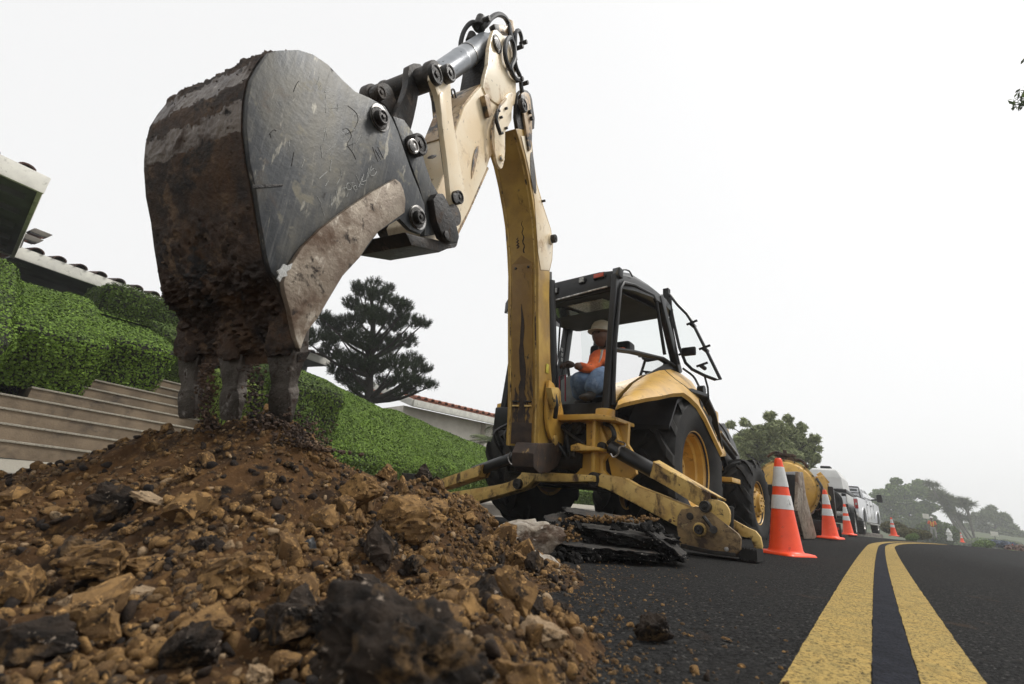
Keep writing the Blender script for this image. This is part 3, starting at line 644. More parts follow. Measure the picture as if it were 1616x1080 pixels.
def house_right():
    t = thing('house', 'pale stucco house with red clay tile roof beyond the green bank', 'house', atd(740, 700, 17.5))
    # wall roughly facing the camera, running with the street
    A = atd(652, 634, 16.2); B = atd(830, 674, 21.5)
    B.z = A.z = (A.z+B.z)/2
    A = onz(652, 636, A.z); B = onz(768, 662, A.z); C2 = onz(835, 680, A.z)
    u = (B-A).normalized(); v = Vector((-u.y, u.x, 0)); 
    if v.dot(f0) < 0: v = -v
    L = (C2-A).length; E = A+u*L
    b = MB(); b.beam(A, E, .12, .26); b.build('fascia', X['fascia'], t, bevel=.01)
    b = MB(); b.beam(A, A+v*4+UZ*1.1, .12, .26); b.build('fascia', X['fascia'], t, bevel=.01)
    b = MB(); b.prism([A+v*.7-UZ*4, E+v*.7-UZ*4, E+v*6-UZ*4, A+v*6-UZ*4], (0, 0, 3.95)); b.build('wall', X['stucco'], t)
    b = MB(); b.prism([B+u*.3-UZ*4+v*.35, E-UZ*4+v*.35, E+v*.7-UZ*4, B+u*.3+v*.7-UZ*4], (0, 0, 3.9)); b.build('wall', X['stucco'], t, bevel=.01)
    rf = MB(); rf.prism([A+UZ*.14, E+UZ*.14, E+v*5+UZ*.9, A+v*5+UZ*.9], (0, 0, .05)); roof = rf.build('roof', X['tile'], t)
    tb = MB(); n = int(L/.3)
    for i in range(n):
        p = A+u*((i+.5)*L/n)+UZ*.19; R = []
        for k in range(2):
            q = p+v*(k*4.9-.1)+UZ*k*.74; R.append([q+u*(.12*math.cos(a))+UZ*(.11*math.sin(a)) for a in np.linspace(0, math.pi, 8)]+[q+u*(.09*math.cos(a))+UZ*(.08*math.sin(a)) for a in np.linspace(math.pi, 0, 8)])
        tb.loft(R)
    tb.build('roof_tiles', X['tile'], roof)
    for k in range(3):
        p = A+u*(2.2+k*3.2)+v*.67-UZ*1.5; b = MB(); b.obox(p, u*.7, v*.03, UZ*.6); wd = b.build('window', X['window'], t); b = MB()
        for dz in (-.6, .6): b.obox(p+UZ*dz, u*.76, v*.05, UZ*.05)
        for dx in (-.72, 0, .72): b.obox(p+u*dx, u*.04, v*.05, UZ*.55)
        b.build('frame', X['fascia'], wd)
house_right()

# ================================================================ TREES
def crown(clumps, n, size, rs, aspect=2.2, spread=1.2, shell=.75, up=None):
    """clumps: (centre, radius xyz); leaves thick near each clump's surface"""
    wts = np.array([c[1][0]*c[1][1]+c[1][2]*c[1][0] for c in clumps]); idx = rs.choice(len(clumps), n, p=wts/wts.sum())
    Cn = np.array([tuple(c[0]) for c in clumps])[idx]; Rr = np.array([c[1] for c in clumps])[idx]
    d = rs.normal(size=(n, 3)); d /= np.linalg.norm(d, axis=1)[:, None]; r = shell+(1.08-shell)*rs.rand(n, 1)**.7
    r = np.where(rs.rand(n, 1) < .25, rs.rand(n, 1), r)
    P = Cn+d*Rr*r; N = d/Rr; N /= np.linalg.norm(N, axis=1)[:, None]
    return leafcloud(P, N, size, rs, aspect, spread, up=up)
def limbs(b, base, top, clumps, r0, rs, frac=(.3, .9)):
    ax = top-base; pts = [base+ax*t+Vector((rs.normal()*.03, rs.normal()*.03, 0))*ax.length*(t if t < 1 else 1) for t in np.linspace(0, 1, 7)]
    b.tube(pts, [r0, r0*.2], 9, smooth=3)
    for c, r in clumps:
        c = Vector(c); t = min(max((c-base).dot(ax)/ax.length_squared-.22, frac[0]), frac[1]); p = base+ax*t; m = p.lerp(c, .5)+Vector((0, 0, -.08*(c-p).length))
        b.tube([p, m, c], [r0*(1-t)*.55+.012, .012], 6, smooth=3)
def pine():
    rs = np.random.RandomState(3); Z = 13.6
    base = atd(596, 632, Z); t = thing('pine_tree', 'dark spreading pine tree on top of the green bank', 'tree', base)
    top = atd(585, 448, Z); B = base-UZ*1.2; sc = Z/FPX; cl = []
    px = [(575, 462, 22), (600, 470, 20), (556, 482, 17), (625, 480, 16), (588, 500, 26), (640, 486, 13), (555, 510, 20), (617, 512, 24), (650, 510, 16), (668, 512, 11), (520, 512, 20), (505, 500, 14), (535, 530, 22), (570, 538, 26), (605, 545, 28), (640, 540, 20), (500, 530, 18), (485, 540, 14), (520, 556, 20), (550, 570, 24), (585, 580, 26), (622, 575, 24), (650, 570, 18), (660, 585, 15), (672, 583, 9), (640, 600, 20), (665, 606, 15), (680, 610, 9), (610, 605, 18), (575, 610, 16), (548, 600, 20), (530, 585, 16), (648, 618, 12), (628, 620, 10), (565, 455, 11), (590, 448, 10), (612, 458, 10), (633, 497, 12), (520, 538, 12), (560, 618, 12)]
    for x, y, r in px:
        dz = rs.uniform(-1, 1)*r*sc*1.6+rs.uniform(-.5, .5); c = atd(x, y, Z+dz); cl.append((c, (r*sc*.88, r*sc*.88, r*sc*.5)))
    b = MB(); limbs(b, B, top, [c for c in cl], .17, rs, (.25, .95)); b.build('trunk', X['bark'], t, weld=False, recalc=False)
    # needle tufts: many small star bursts turned upward
    n = 4300; wts = np.array([c[1][0]**2 for c in cl]); idx = rs.choice(len(cl), n, p=wts/wts.sum()); C_ = np.array([tuple(c[0]) for c in cl])[idx]; R_ = np.array([c[1] for c in cl])[idx]
    d = rs.normal(size=(n, 3)); d /= np.linalg.norm(d, axis=1)[:, None]; P = C_+d*R_*(.55+.5*rs.rand(n, 1)); ax = d*.5+np.array((0, 0, .8)); ax /= np.linalg.norm(ax, axis=1)[:, None]
    k = 18; PP = np.repeat(P, k, 0); AX = np.repeat(ax, k, 0); D = AX*.9+rs.normal(size=(n*k, 3))*.55; D /= np.linalg.norm(D, axis=1)[:, None]
    side = np.cross(D, rs.normal(size=(n*k, 3))); side /= np.linalg.norm(side, axis=1)[:, None]; PP = PP+AX*rs.uniform(-.05, .12, (n*k, 1)); ln = .085*(1+.4*rs.rand(n*k, 1)); w_ = .0065
    V = np.stack([PP-side*w_, PP+side*w_, PP+D*ln+side*w_*.3, PP+D*ln-side*w_*.3], 1).reshape(-1, 3)
    fastmesh('needles', V, np.arange(4*n*k).reshape(-1, 4), X['pine'], t)
pine()
def tree(name, label, base_px, Z, clumps, n, size, m, tm='bark', r0=.15, top_px=None, sink=1.0, aspect=2.2, group=None, seed=1, spread=1.2, dz=.7, up=None, rz=.8, lean=None, cat='tree'):
    rs = np.random.RandomState(seed); base = atd(base_px[0], base_px[1], Z); t = thing(name, label, cat, base, group); sc = Z/FPX; cl = []
    for x, y, r in clumps:
        q = rs.uniform(-1, 1)*dz; cl.append((atd(x, y, Z+q*r*sc*2), (r*sc*.78, r*sc*.78, r*sc*rz*.78)))
        for _ in range(5):
            dd_ = Vector(rs.normal(size=3)).normalized()*r*sc*rs.uniform(.6, .85); rr = r*sc*rs.uniform(.22, .42); cl.append((cl[-1-_][0]+dd_, (rr, rr, rr*rz)))
    top = atd(*(top_px or (base_px[0], min(c[1] for c in clumps)+4)), Z)
    b = MB(); limbs(b, base-UZ*sink, top, cl[::6], r0, rs); b.build('trunk', X[tm], t, weld=False, recalc=False)
    V, F = crown(cl, n, size, rs, aspect, spread, up=up); fastmesh('foliage', V, F, m, t); return t
tree('willow_tree', 'feathery grey green tree above the yellow tank trailer', (1222, 765), 21, [(1152, 672, 8), (1214, 656, 9), (1243, 662, 8), (1264, 674, 9), (1286, 692, 8), (1291, 708, 6), (1176, 668, 9), (1180, 690, 19), (1200, 682, 18), (1225, 676, 20), (1250, 688, 22), (1268, 704, 20), (1165, 706, 20), (1190, 712, 24), (1220, 708, 26), (1245, 722, 24), (1275, 722, 14), (1160, 728, 18), (1195, 735, 22), (1230, 738, 22), (1262, 740, 18), (1283, 742, 8), (1155, 745, 14)], 30000, .055, X['olive'], aspect=4.5, r0=.2, seed=4, spread=1.6, rz=.75)
tree('round_tree', 'broad rounded green tree behind the white pickup truck', (1432, 845), 80, [(1395, 782, 16), (1415, 775, 18), (1440, 774, 18), (1458, 780, 15), (1385, 795, 12), (1405, 800, 18), (1430, 800, 22), (1455, 802, 18), (1420, 822, 20), (1450, 826, 20), (1472, 800, 10), (1395, 815, 12), (1470, 825, 14), (1405, 830, 14), (1435, 838, 16), (1462, 838, 14), (1485, 835, 12), (1500, 845, 10)], 26000, .26, X['tree_a'], r0=.5, seed=5, rz=.7, aspect=1.6)
tree('feathery_tree', 'pale hazy feathery tree at the far right edge', (1570, 862), 88, [(1545, 818, 12), (1562, 812, 12), (1580, 822, 13), (1595, 835, 11), (1608, 848, 10), (1535, 836, 14), (1560, 838, 16), (1582, 846, 14), (1540, 852, 12), (1598, 856, 9), (1525, 845, 10), (1515, 835, 10), (1505, 848, 10), (1550, 860, 12), (1575, 862, 12)], 20000, .26, X['tree_b'], r0=.4, seed=8, aspect=4, rz=.8)
# cluster of leaning dragon trees: each stem carries a spiky head
def spiky(base, tops, label, seed, m='palm', group=None):
    rs = np.random.RandomState(seed); t = thing('dragon_tree', label, 'tree', base, group); tops = [(a_, b_*1.45) for a_, b_ in tops]; b = MB(); Vs = []; n0 = 0
    for tp, r in tops:
        mid = base.lerp(tp, .55)+Vector((rs.normal()*.15, 0, -.2)); b.tube([base-UZ*.8, base, mid, tp], [.20, .16, .12, .08], 8, smooth=4)
    b.build('trunk', X['bark_pale'], t, weld=False, recalc=False)
    for tp, r in tops:
        for rep in range(3):
            c = np.array(tuple(tp))+rs.normal(size=3)*r*.35; k = 170; d = rs.normal(size=(k, 3)); d[:, 2] = d[:, 2]*.7+.3; d /= np.linalg.norm(d, axis=1)[:, None]
            sdv = np.cross(d, rs.normal(size=(k, 3))); sdv /= np.linalg.norm(sdv, axis=1)[:, None]; L = r*(.7+.4*rs.rand(k, 1)); w_ = r*.045
            Vs.append(np.stack([c-sdv*w_+d*0, c+sdv*w_+d*0, c+d*L+sdv*w_*.2-np.array((0, 0, .12*r)), c+d*L-sdv*w_*.2-np.array((0, 0, .12*r))], 1).reshape(-1, 3))
    V = np.concatenate(Vs); fastmesh('leaves', V, np.arange(len(V)).reshape(-1, 4), X[m], t)
Zd = 70
spiky(atd(1524, 857, Zd), [(atd(1470, 768, Zd), .62), (atd(1484, 782, Zd+.5), .95)], 'tall dragon tree with a lone spiky top leaning left behind the worker', 21)
spiky(atd(1532, 858, Zd+.4), [(atd(1492, 786, Zd), .95), (atd(1503, 792, Zd+1), 1.0), (atd(1498, 806, Zd-.5), .8)], 'dragon tree with dense spiky heads in the middle of the roadside clump', 22)
spiky(atd(1540, 859, Zd+.8), [(atd(1519, 786, Zd), .7), (atd(1526, 796, Zd+.5), .7), (atd(1512, 812, Zd+1), .9)], 'dragon tree with a short spiky head on the right of the roadside clump', 23)
def bush(px, Z, r, label, m='shrub', n=3500, size=.06, rz=.7, seed=1, name='round_bush', cat='bush', w=1.5):
    rs = np.random.RandomState(seed); base = atd(px[0], px[1], Z); sc = Z/FPX; t = thing(name, label, cat, base)
    c = base+UZ*r*sc*rz*.55; cl = [(c, (r*sc, r*sc, r*sc*rz))]+[(c+rt*r*sc*k*w*.5+UZ*rs.uniform(-.1, .1), (r*sc*.7, r*sc*.8, r*sc*rz*.85)) for k in (-1, 1)]
    b = MB()
    for q, rr in cl: b.rock(q, .86, seed, 2, rr, .12, Matrix.Identity(3))
    b.build('stems', X['twigs'], t, weld=False, recalc=False)
    V, F = crown(cl, n, size, rs, 1.5, .8, .93); fastmesh('foliage', V, F, X[m], t)
bush((1412, 838), 27, 13, 'tall round olive bush behind the white pickup truck', seed=2)
bush((1428, 845), 26, 12, 'low clipped reddish brown bush beyond the fourth cone', seed=3, rz=.55)
bush((1452, 848), 27, 11, 'low clipped bush left of the standing worker', seed=4, rz=.6)
bush((1440, 851), 25, 6, 'small green bush at the verge beyond the double line', 'tree_a', seed=5)
bush((1582, 862), 30, 14, 'blue flowering bush at the right roadside', 'bluefl', seed=6, rz=.35)
bush((1553, 862), 29, 10, 'low green bush beside the blue flowers', 'tree_a', seed=7, rz=.5)
bush((1606, 874), 22, 10, 'pink flowering bush at the right photo edge', 'pinkfl', n=1500, seed=8)
bush((1600, 880), 21, 9, 'grey green bush below the pink flowers at the right edge', 'olive', seed=9)
bush((1490, 858), 62, 16, 'hazy green bush behind the white hydrant', 'tree_a', seed=12, rz=.6, size=.12)
bush((1520, 862), 64, 15, 'hazy green bush below the dragon trees', 'tree_b', seed=13, rz=.5, size=.12)
bush((1556, 864), 64, 17, 'hazy low bush left of the small pale sign', 'tree_a', seed=14, rz=.5, size=.12)
bush((1592, 868), 62, 15, 'hazy low bush behind the pink flowers', 'tree_b', seed=15, rz=.6, size=.12)
bush((1462, 852), 63, 14, 'hazy dark bush behind the pale sign board', 'tree_a', seed=16, rz=.7, size=.12)
bush((1480, 851), 50, 20, 'tall dark green bush right behind the standing worker', 'hedge', seed=17, rz=.85, size=.12, n=6000)
# small palm in front of the pale house
def fronds(base, n, L, seed, label, sink=1.2):
    rs = np.random.RandomState(seed); t = thing('small_palm', label, 'palm', base); b = MB(); b.tube([base-UZ*sink, base], [.12, .09], 8); b.build('trunk', X['bark'], t); V = []
    for i in range(n):
        a = rs.uniform(0, 6.28); e = rs.uniform(.3, 1.3); l = L*rs.uniform(.8, 1.1); d = Vector((math.cos(a), math.sin(a), 0)); side = Vector((-d.y, d.x, 0)); K = 26
        for k in range(4, K):
            u = k/K; p = base+d*(l*u*math.cos(e*(1-u*.5)))+UZ*(l*(u*math.sin(e)-.55*u*u)); ll = l*.26*math.sin(math.pi*min(u*.9+.1, 1))+.05
            for sg in (-1, 1):
                q = p+side*sg*ll+d*ll*.5-UZ*ll*.25; V += [p, p+d*.03, q, q]
    V = np.array([tuple(p) for p in V]); V[3::4] -= np.array((0, 0, .012)); fastmesh('fronds', V, np.arange(len(V)).reshape(-1, 4), X['palm'], t)
fronds(atd(785, 700, 15), 16, 1.1, 2, 'small feathery palm in front of the pale house wall')
fronds(atd(470, 620, 13.5)-UZ*.3, 8, .7, 5, 'small palm half hidden behind the bucket near the pine')
# overhanging branch at the top right, its trunk beyond the frame
def sidetree():
    rs = np.random.RandomState(9); base = S0(7.5, -7.5, -.6); t = thing('street_tree', 'thin leafy branch reaching into the sky at the upper right edge', 'tree', base)
    tip = atd(1600, 160, 7.0); mid = atd(1680, 130, 7.2); b = MB(); b.tube([base, base+UZ*2.5, base+UZ*4.4+(mid-base-UZ*4.4)*.3, mid], [.14, .11, .06, .02], 8, smooth=4)
    tw = [(mid, atd(1640, 128, 7)), (atd(1660, 128, 7.1), tip), (atd(1650, 150, 7), atd(1610, 143, 7)), (atd(1640, 160, 7), atd(1597, 168, 7.0))]
    for p, q in tw: b.tube([p, p.lerp(q, .5)+UZ*.03, q], [.012, .004], 5, smooth=3)
    b.build('trunk', X['bark'], t, weld=False, recalc=False); P = []
    for p, q in tw:
        for k in range(26): P.append(tuple(p.lerp(q, rs.rand()**.7)+Vector(rs.normal(size=3))*.05))
    for k in range(900): P.append(tuple(mid+Vector((1.0, -.3, .5))+Vector(rs.normal(size=3))*.45))
    P = np.array(P); V, F = leafcloud(P, rs.normal(size=P.shape), .035, rs, 3, 1); fastmesh('foliage', V, F, X['hedge'], t)
sidetree()

# ================================================================ DIRT PILE
_sa, _ca = math.sin(rad(AZ0)), math.cos(rad(AZ0))
def pg(x, y):
    s = x*_sa+y*_ca; d = -x*_ca+y*_sa; return .050-.026*np.abs(d)+.0055*np.clip(s, 0, 8)
def onz(x, y, z=None):
    d = ray(x, y); q = .05 if z is None else z+.05
    if z is not None and abs(z) > .02: return CAM+d*((z+.045-CAM.z)/d.z)
    for _ in range(6): p = CAM+d*((q-CAM.z)/d.z); q = float(pg(p.x, p.y))+(z or 0)
    return p
_cp = []   # control points of the heap: world x, y, height
for x, y, Z in [(-60, 790, 1.35), (0, 765, 1.5), (70, 758, 1.5), (140, 737, 1.5), (220, 712, 1.5), (310, 688, 1.5), (390, 668, 1.52), (445, 668, 1.52), (485, 690, 1.55), (530, 740, 1.62), (600, 752, 1.75), (680, 768, 1.85), (720, 792, 1.9), (760, 832, 2.0), (820, 872, 1.9), (872, 905, 1.75)]:
    p = atd(x, y, Z); _cp.append((p.x, p.y, p.z))
    q = Vector((p.x, p.y, 0))+Vector((-.05, .38, 0)); _cp.append((q.x, q.y, max(p.z-.24, -.02)))
    q = Vector((p.x, p.y, 0))+Vector((-.1, .85, 0)); _cp.append((q.x, q.y, -.04))
for x, y, Z in [(100, 850, 1.0), (250, 820, 1.05), (400, 790, 1.1), (540, 810, 1.25), (650, 850, 1.3), (760, 900, 1.4),
                (50, 960, .72), (200, 950, .74), (350, 940, .78), (500, 930, .85), (620, 930, .98), (720, 950, .92), (820, 950, .95),
                (0, 1080, .50), (150, 1080, .52), (300, 1080, .54), (450, 1080, .58), (600, 1080, .50), (720, 1060, .52), (800, 1030, .58), (868, 1060, .56), (878, 1000, .72), (890, 960, .85), (840, 1090, .50)]:
    p = atd(x, y, Z); _cp.append((p.x, p.y, p.z))
for x, y in [(930, 958), (922, 1000), (906, 1040), (896, 1085), (935, 930), (885, 1140)]:
    p = onz(x, y, 0); _cp.append((p.x, p.y, -.005)); _cp.append((p.x+.16, p.y+.04, -.04))
for p in [(-.1, .2, -.04), (.14, .40, -.04), (-.5, .1, -.02), (-.9, .2, .0), (-1.6, .5, .02), (-2.2, 1.0, .0), (-2.3, 1.7, -.03), (.5, 1.2, -.04), (.6, 2.2, -.04), (.3, 2.9, -.04), (.9, 3, -.04), (-1.7, 2.9, -.04), (-1, 3.2, -.04), (.45, .3, -.04), (0, -.1, -.04)]: _cp.append(p)
_cp = np.array([(a, b_, c+(float(pg(a, b_)) if c < .03 and abs(c) < .0401 else 0)) for a, b_, c in _cp])
def _phi(r): return r*r*np.log(r+1e-9)
_A = _phi(np.hypot(_cp[:, None, 0]-_cp[None, :, 0], _cp[:, None, 1]-_cp[None, :, 1])); _n = len(_cp); _A += np.eye(_n)*.012
_P = np.hstack([np.ones((_n, 1)), _cp[:, :2]]); _W = np.linalg.solve(np.block([[_A, _P], [_P.T, np.zeros((3, 3))]]), np.concatenate([_cp[:, 2], np.zeros(3)]))
def pileh(x, y):
    x = np.atleast_1d(x); y = np.atleast_1d(y); out = np.empty(len(x))
    for i in range(0, len(x), 20000):
        a, b = x[i:i+20000], y[i:i+20000]; out[i:i+20000] = _phi(np.hypot(a[:, None]-_cp[None, :, 0], b[:, None]-_cp[None, :, 1]))@_W[:_n]+_W[_n]+_W[_n+1]*a+_W[_n+2]*b
    return out
def nz(x, y, s, o=0): return noise.noise(Vector((x*s, y*s, o)))
def piledetail(x, y):
    v = .030*nz(x, y, 3.2, 1)+.024*nz(x, y, 8, 2)+.020*abs(nz(x, y, 15, 3))+.013*abs(nz(x, y, 31, 4))+.009*nz(x, y, 66, 5)
    c = noise.cell(Vector((x*6+nz(x, y, 4)*1.5, y*6+nz(x, y, 5, 7)*1.5, 0))); v += .012*(c-.5)
    return v
gx = np.arange(-2.2, .75, .0085); gy = np.arange(-.05, 3.2, .0085); GX, GY = np.meshgrid(gx, gy, indexing='ij'); Hh = pileh(GX.ravel(), GY.ravel())
Dt = np.array([piledetail(a, b) for a, b in zip(GX.ravel(), GY.ravel())]); Gg = pg(GX.ravel(), GY.ravel()); fade = np.clip((Hh-Gg+.02)/.08, .15, 1); Hz = np.minimum(Hh, .6)+Dt*fade
V = np.stack([GX.ravel(), GY.ravel(), Hz], 1); nx, ny = len(gx), len(gy); I = np.arange(nx*ny).reshape(nx, ny)
F = np.stack([I[:-1, :-1], I[1:, :-1], I[1:, 1:], I[:-1, 1:]], -1).reshape(-1, 4)
keep = ((Hz-Gg)[F].max(1) > -.02); r2 = V[F[:, 0], 0]**2+(V[F[:, 0], 1])**2; keep &= (r2 > .12**2)
pile = fastmesh('dirt_pile', V, F[keep], X['soil']); pile.data.polygons.foreach_set('use_smooth', [True]*int(keep.sum()))
tag(pile, 'big heap of brown dug earth and rubble in the foreground', 'dirt pile'); 
def top(x, y): return float(min(pileh(x, y)[0], .6))
# small stones: nobody could count them
def stones(name, n, rmin, rmax, m, label, seed, sub, region, zoff=0.0, dens=None):
    rs = np.random.RandomState(seed); k = 0; vv = []; ff = []; HB_ = [hull(q, sub) for q in range(24)]; nv = 0
    base = [np.array([tuple(p) for p in h[0]]) for h in HB_]; fc = [np.array(h[1]) for h in HB_]
    X_ = rs.uniform(region[0], region[1], n*8); Y_ = rs.uniform(region[2], region[3], n*8); Hs = np.minimum(pileh(X_, Y_), .6)
    for x, y, h in zip(X_, Y_, Hs):
        if k >= n: break
        g_ = float(pg(x, y))
        if dens is not None and rs.rand() > dens(x, y, h-g_): continue
        r = rmin*(rmax/rmin)**(rs.rand()**2.2); dist = math.hypot(x, y)
        if dist < .33 and r > .012: continue
        z = max(h+piledetail(x, y)*min(max((h-g_+.02)/.08, .15), 1), g_-.002)+zoff
        qi = rs.randint(24); A = base[qi]*np.array((1, rs.uniform(.6, 1), rs.uniform(.5, .9)))*r; a, bb, c = rs.uniform(0, 6.28, 3); R = np.array(Matrix.Rotation(a, 3, 'Z')@Matrix.Rotation(bb, 3, 'X')@Matrix.Rotation(c, 3, 'Y'))
        vv.append(A@R.T+np.array((x, y, z+r*.25))); ff.append(fc[qi]+nv); nv += len(A); k += 1
    o = fastmesh(name, np.concatenate(vv), np.concatenate(ff), m); tag(o, label, kind='stuff'); return o
onp = lambda x, y, h: (1.0 if nz(x, y, 5, 21) > -.05 else .35) if h > .0 else .06*math.exp(-(.0-h)*20)
stones('pebbles', 15000, .0025, .012, X['pebble'], 'fine brown gravel and crumbs over the dirt heap', 1, 1, (-1.9, .6, .15, 2.4), dens=onp)
stones('pebbles', 4600, .007, .021, X['clod'], 'loose brown stones over the dirt heap', 2, 2, (-1.9, .55, .25, 2.3), dens=lambda x, y, h: (1.0 if x > -.55+.1*y else .5)*(1 if nz(x, y, 4, 33) > .0 else .22) if h > .01 else .01)
stones('pebbles', 1300, .009, .024, X['dark_clod'], 'loose dark crumbs over the dirt heap', 3, 2, (-1.9, .6, .25, 2.3), dens=lambda x, y, h: 1 if h > 0 else .02)
stones('pebbles', 420, .007, .018, X['tan_rock'], 'loose pale stones over the dirt heap', 4, 2, (-1.9, .5, .25, 2.3), dens=lambda x, y, h: 1 if h > 0 else .02)
# crumbs scattered on the asphalt
rs = np.random.RandomState(31); b = MB()
for i in range(700):
    if i < 560: p = onz(895+rs.exponential(85), rs.uniform(905, 1080), 0)
    else: p = atd(rs.uniform(880, 1110), 0, 1); p = onz(rs.uniform(880, 1100), rs.uniform(878, 915), 0)
    b.rock((p.x, p.y, p.z), rs.uniform(.0015, .0055)*(1 if rs.rand() < .9 else 1.8), i, 1, (1, .8, .6), .3)
b.build('crumbs', X['pebble'], None, flat=True, weld=False, recalc=False); tag(bpy.data.objects['crumbs'], 'brown crumbs scattered over the asphalt beside the heap', kind='stuff')
# counted clods: middle-sized lumps lying on the heap
rs = np.random.RandomState(12); LC = []
for v in range(6):
    b = MB(); b.rock((0, 0, 0), .03, v*7+3, 3, (1, .85, .75), .75); o = b.build('clod', X['clod' if v else 'lump'], None, flat=False, ang=22, weld=False, recalc=False); LC.append(o)
used = set(); cnt = 0
while cnt < 250:
    x, y = rs.uniform(-1.7, .45), rs.uniform(.45, 2.2); h = top(x, y)
    if h-float(pg(x, y)) < .015: continue
    bias = 1 if (x > -.45) else .4
    if rs.rand() > bias: continue
    v = rs.randint(6); o = LC[v] if v not in used else LC[v].copy()
    if v in used: COL.objects.link(o)
    used.add(v); r = .016*(4.0**(rs.rand()**1.7))*min(1, .45+math.hypot(x, y)*.5); o.scale = (r/.03,)*3; o.location = (x, y, h+piledetail(x, y)+r*.38); o.rotation_euler = tuple(rs.uniform(0, 6, 3))
    tag(o, 'fist sized earth clod lying among others on the dirt heap' if v else 'dark fist sized clod lying among others on the dirt heap', 'clod', 'brown clods on the heap' if v else 'dark clods on the heap'); cnt += 1
for v in range(6):
    if v not in used: bpy.data.objects.remove(LC[v])
# large rocks of their own
def rock_at(name, label, x, y, Z, r, m, seed, sq=(1, .8, .7), rough=.5, sub=4, zl=None, cat='rock', group=None):
    if cat != 'rubble':      # settle it on the heap or the road under its place
        zz = np.arange(.36, 3.2, .004); yp = y+r/Z*FPX*.55; d_ = ray(x, yp); X3 = np.array([tuple(CAM+d_*float(q)) for q in zz]); hs_ = np.maximum(np.minimum(pileh(X3[:, 0], X3[:, 1]), .6), pg(X3[:, 0], X3[:, 1])); hit = np.nonzero(X3[:, 2] < hs_)[0]
        if len(hit): zn = float(zz[hit[0]]); r = r*zn/Z; Z = zn
    c = atd(x, y, Z); b = MB(); b.rock(c, r, seed, sub, sq, rough+.15, Matrix.Rotation(math.sin(seed)*.35, 3, 'Z')@Matrix.Rotation(math.cos(seed)*.3, 3, 'Y'), 'blob' if (m == 'white_stone' or sub > 4) else True); o = b.build(name, X[m], None, ang=80 if (m == 'white_stone' or sub > 4) else 25, weld=False, recalc=False, loc=c); tag(o, label, cat, group); return o
rock_at('asphalt_lump', 'huge blackish lump of broken asphalt in the near foreground', 628, 1040, .66, .108, 'lump', 5, (1.15, .8, .72), .55, 5)
rock_at('asphalt_lump', 'round black lump at the lower left of the dirt heap', 462, 985, .80, .062, 'lump', 17, (1.1, .8, .8), .4)
rock_at('rock', 'tan angular rock at the right toe of the heap near the bottom edge', 846, 1005, 1.18, .066, 'tan_rock', 23, (1.25, .8, .75), .45)
rock_at('rock', 'isolated dark rock standing on the asphalt right of the heap', 1029, 996, 1.30, .050, 'lump', 29, (1.05, .8, .9), .5)
rock_at('clod', 'tiny orange clod on the asphalt just left of the isolated dark rock', 993, 1016, 1.22, .011, 'clod', 31, sub=3, cat='clod')
rock_at('clod', 'small brown clod on the asphalt between the heap and the isolated rock', 940, 977, 1.45, .014, 'clod', 33, sub=3, cat='clod')
rock_at('clod', 'small orange clod on the asphalt above the isolated dark rock', 952, 965, 1.5, .010, 'clod', 35, sub=3, cat='clod')
rock_at('clod', 'flat brown clod on the asphalt to the right of the isolated dark rock', 1146, 1009, 1.3, .011, 'clod', 37, (1.4, 1, .5), sub=3, cat='clod')
rock_at('clod', 'tiny clod touching the upper left side of the isolated dark rock', 995, 986, 1.33, .012, 'clod', 39, sub=3, cat='clod')
rock_at('broken_concrete', 'large white faced lump of broken concrete left of the asphalt slabs', 815, 855, 1.98, .128, 'white_stone', 41, (1.35, .75, .60), .35, cat='rubble')
rock_at('broken_concrete', 'smaller whitish lump of broken concrete at the right edge of the heap', 854, 903, 1.74, .105, 'white_stone', 43, (1.25, .8, .6), .4, cat='rubble')
rock_at('clod', 'big dark clod high on the left part of the heap', 175, 795, 1.22, .058, 'lump', 47, (1, .8, 1), .5, cat='clod')
rock_at('rock', 'flat pale pinkish stone near the top of the heap', 246, 790, 1.30, .045, 'tan_rock', 51, (1.5, .7, .4), .3)
rock_at('clod', 'black clod right beside the flat pale stone', 283, 800, 1.28, .034, 'lump', 53, cat='clod')
rock_at('clod', 'pointed black clod in the centre of the heap', 322, 870, 1.05, .042, 'lump', 59, (.8, .8, 1.1), .55, cat='clod')
rock_at('clod', 'wide crumbly brown clod below the pointed black clod', 362, 905, 1.0, .075, 'clod', 61, (1.5, .9, .7), .45, cat='clod')
rock_at('clod', 'wide brown clod in the middle left of the heap', 165, 890, .92, .070, 'clod', 67, (1.4, .9, .65), .45, cat='clod')
rock_at('clod', 'broad orange brown clod on the right shoulder of the heap', 645, 822, 1.75, .13, 'clod', 71, (1.2, .9, .8), .4, cat='clod')
rock_at('clod', 'dusty brown clod at the right crest of the heap', 692, 812, 1.95, .10, 'clod', 73, (1, .9, .9), .45, cat='clod')
rock_at('clod', 'orange brown clod on the crest under the green bank', 560, 775, 1.68, .085, 'clod', 79, (1.3, .9, .7), .45, cat='clod')
rock_at('rock', 'grey green wedge shaped stone on the heap', 487, 868, 1.12, .032, 'steel', 83, (.7, .6, 1.2), .4)
rock_at('rock', 'tan pebbly stone left of the grey green wedge stone', 449, 884, 1.08, .042, 'tan_rock', 89, (.9, .8, .8), .4)
rock_at('rock', 'tan stone in the lower left of the heap', 125, 955, .80, .034, 'tan_rock', 97, (1.2, .8, .8), .4)
rock_at('rock', 'pale broken stone left of the middle at the heap foot', 232, 940, .82, .028, 'tan_rock', 101, (1.3, .8, .8), .45)
rock_at('clod', 'orange clod at the bottom edge below the round black lump', 445, 1048, .66, .026, 'clod', 103, cat='clod')
rock_at('clod', 'orange clod at the bottom edge next to the huge asphalt lump', 412, 1070, .62, .022, 'tan_rock', 107, cat='clod')
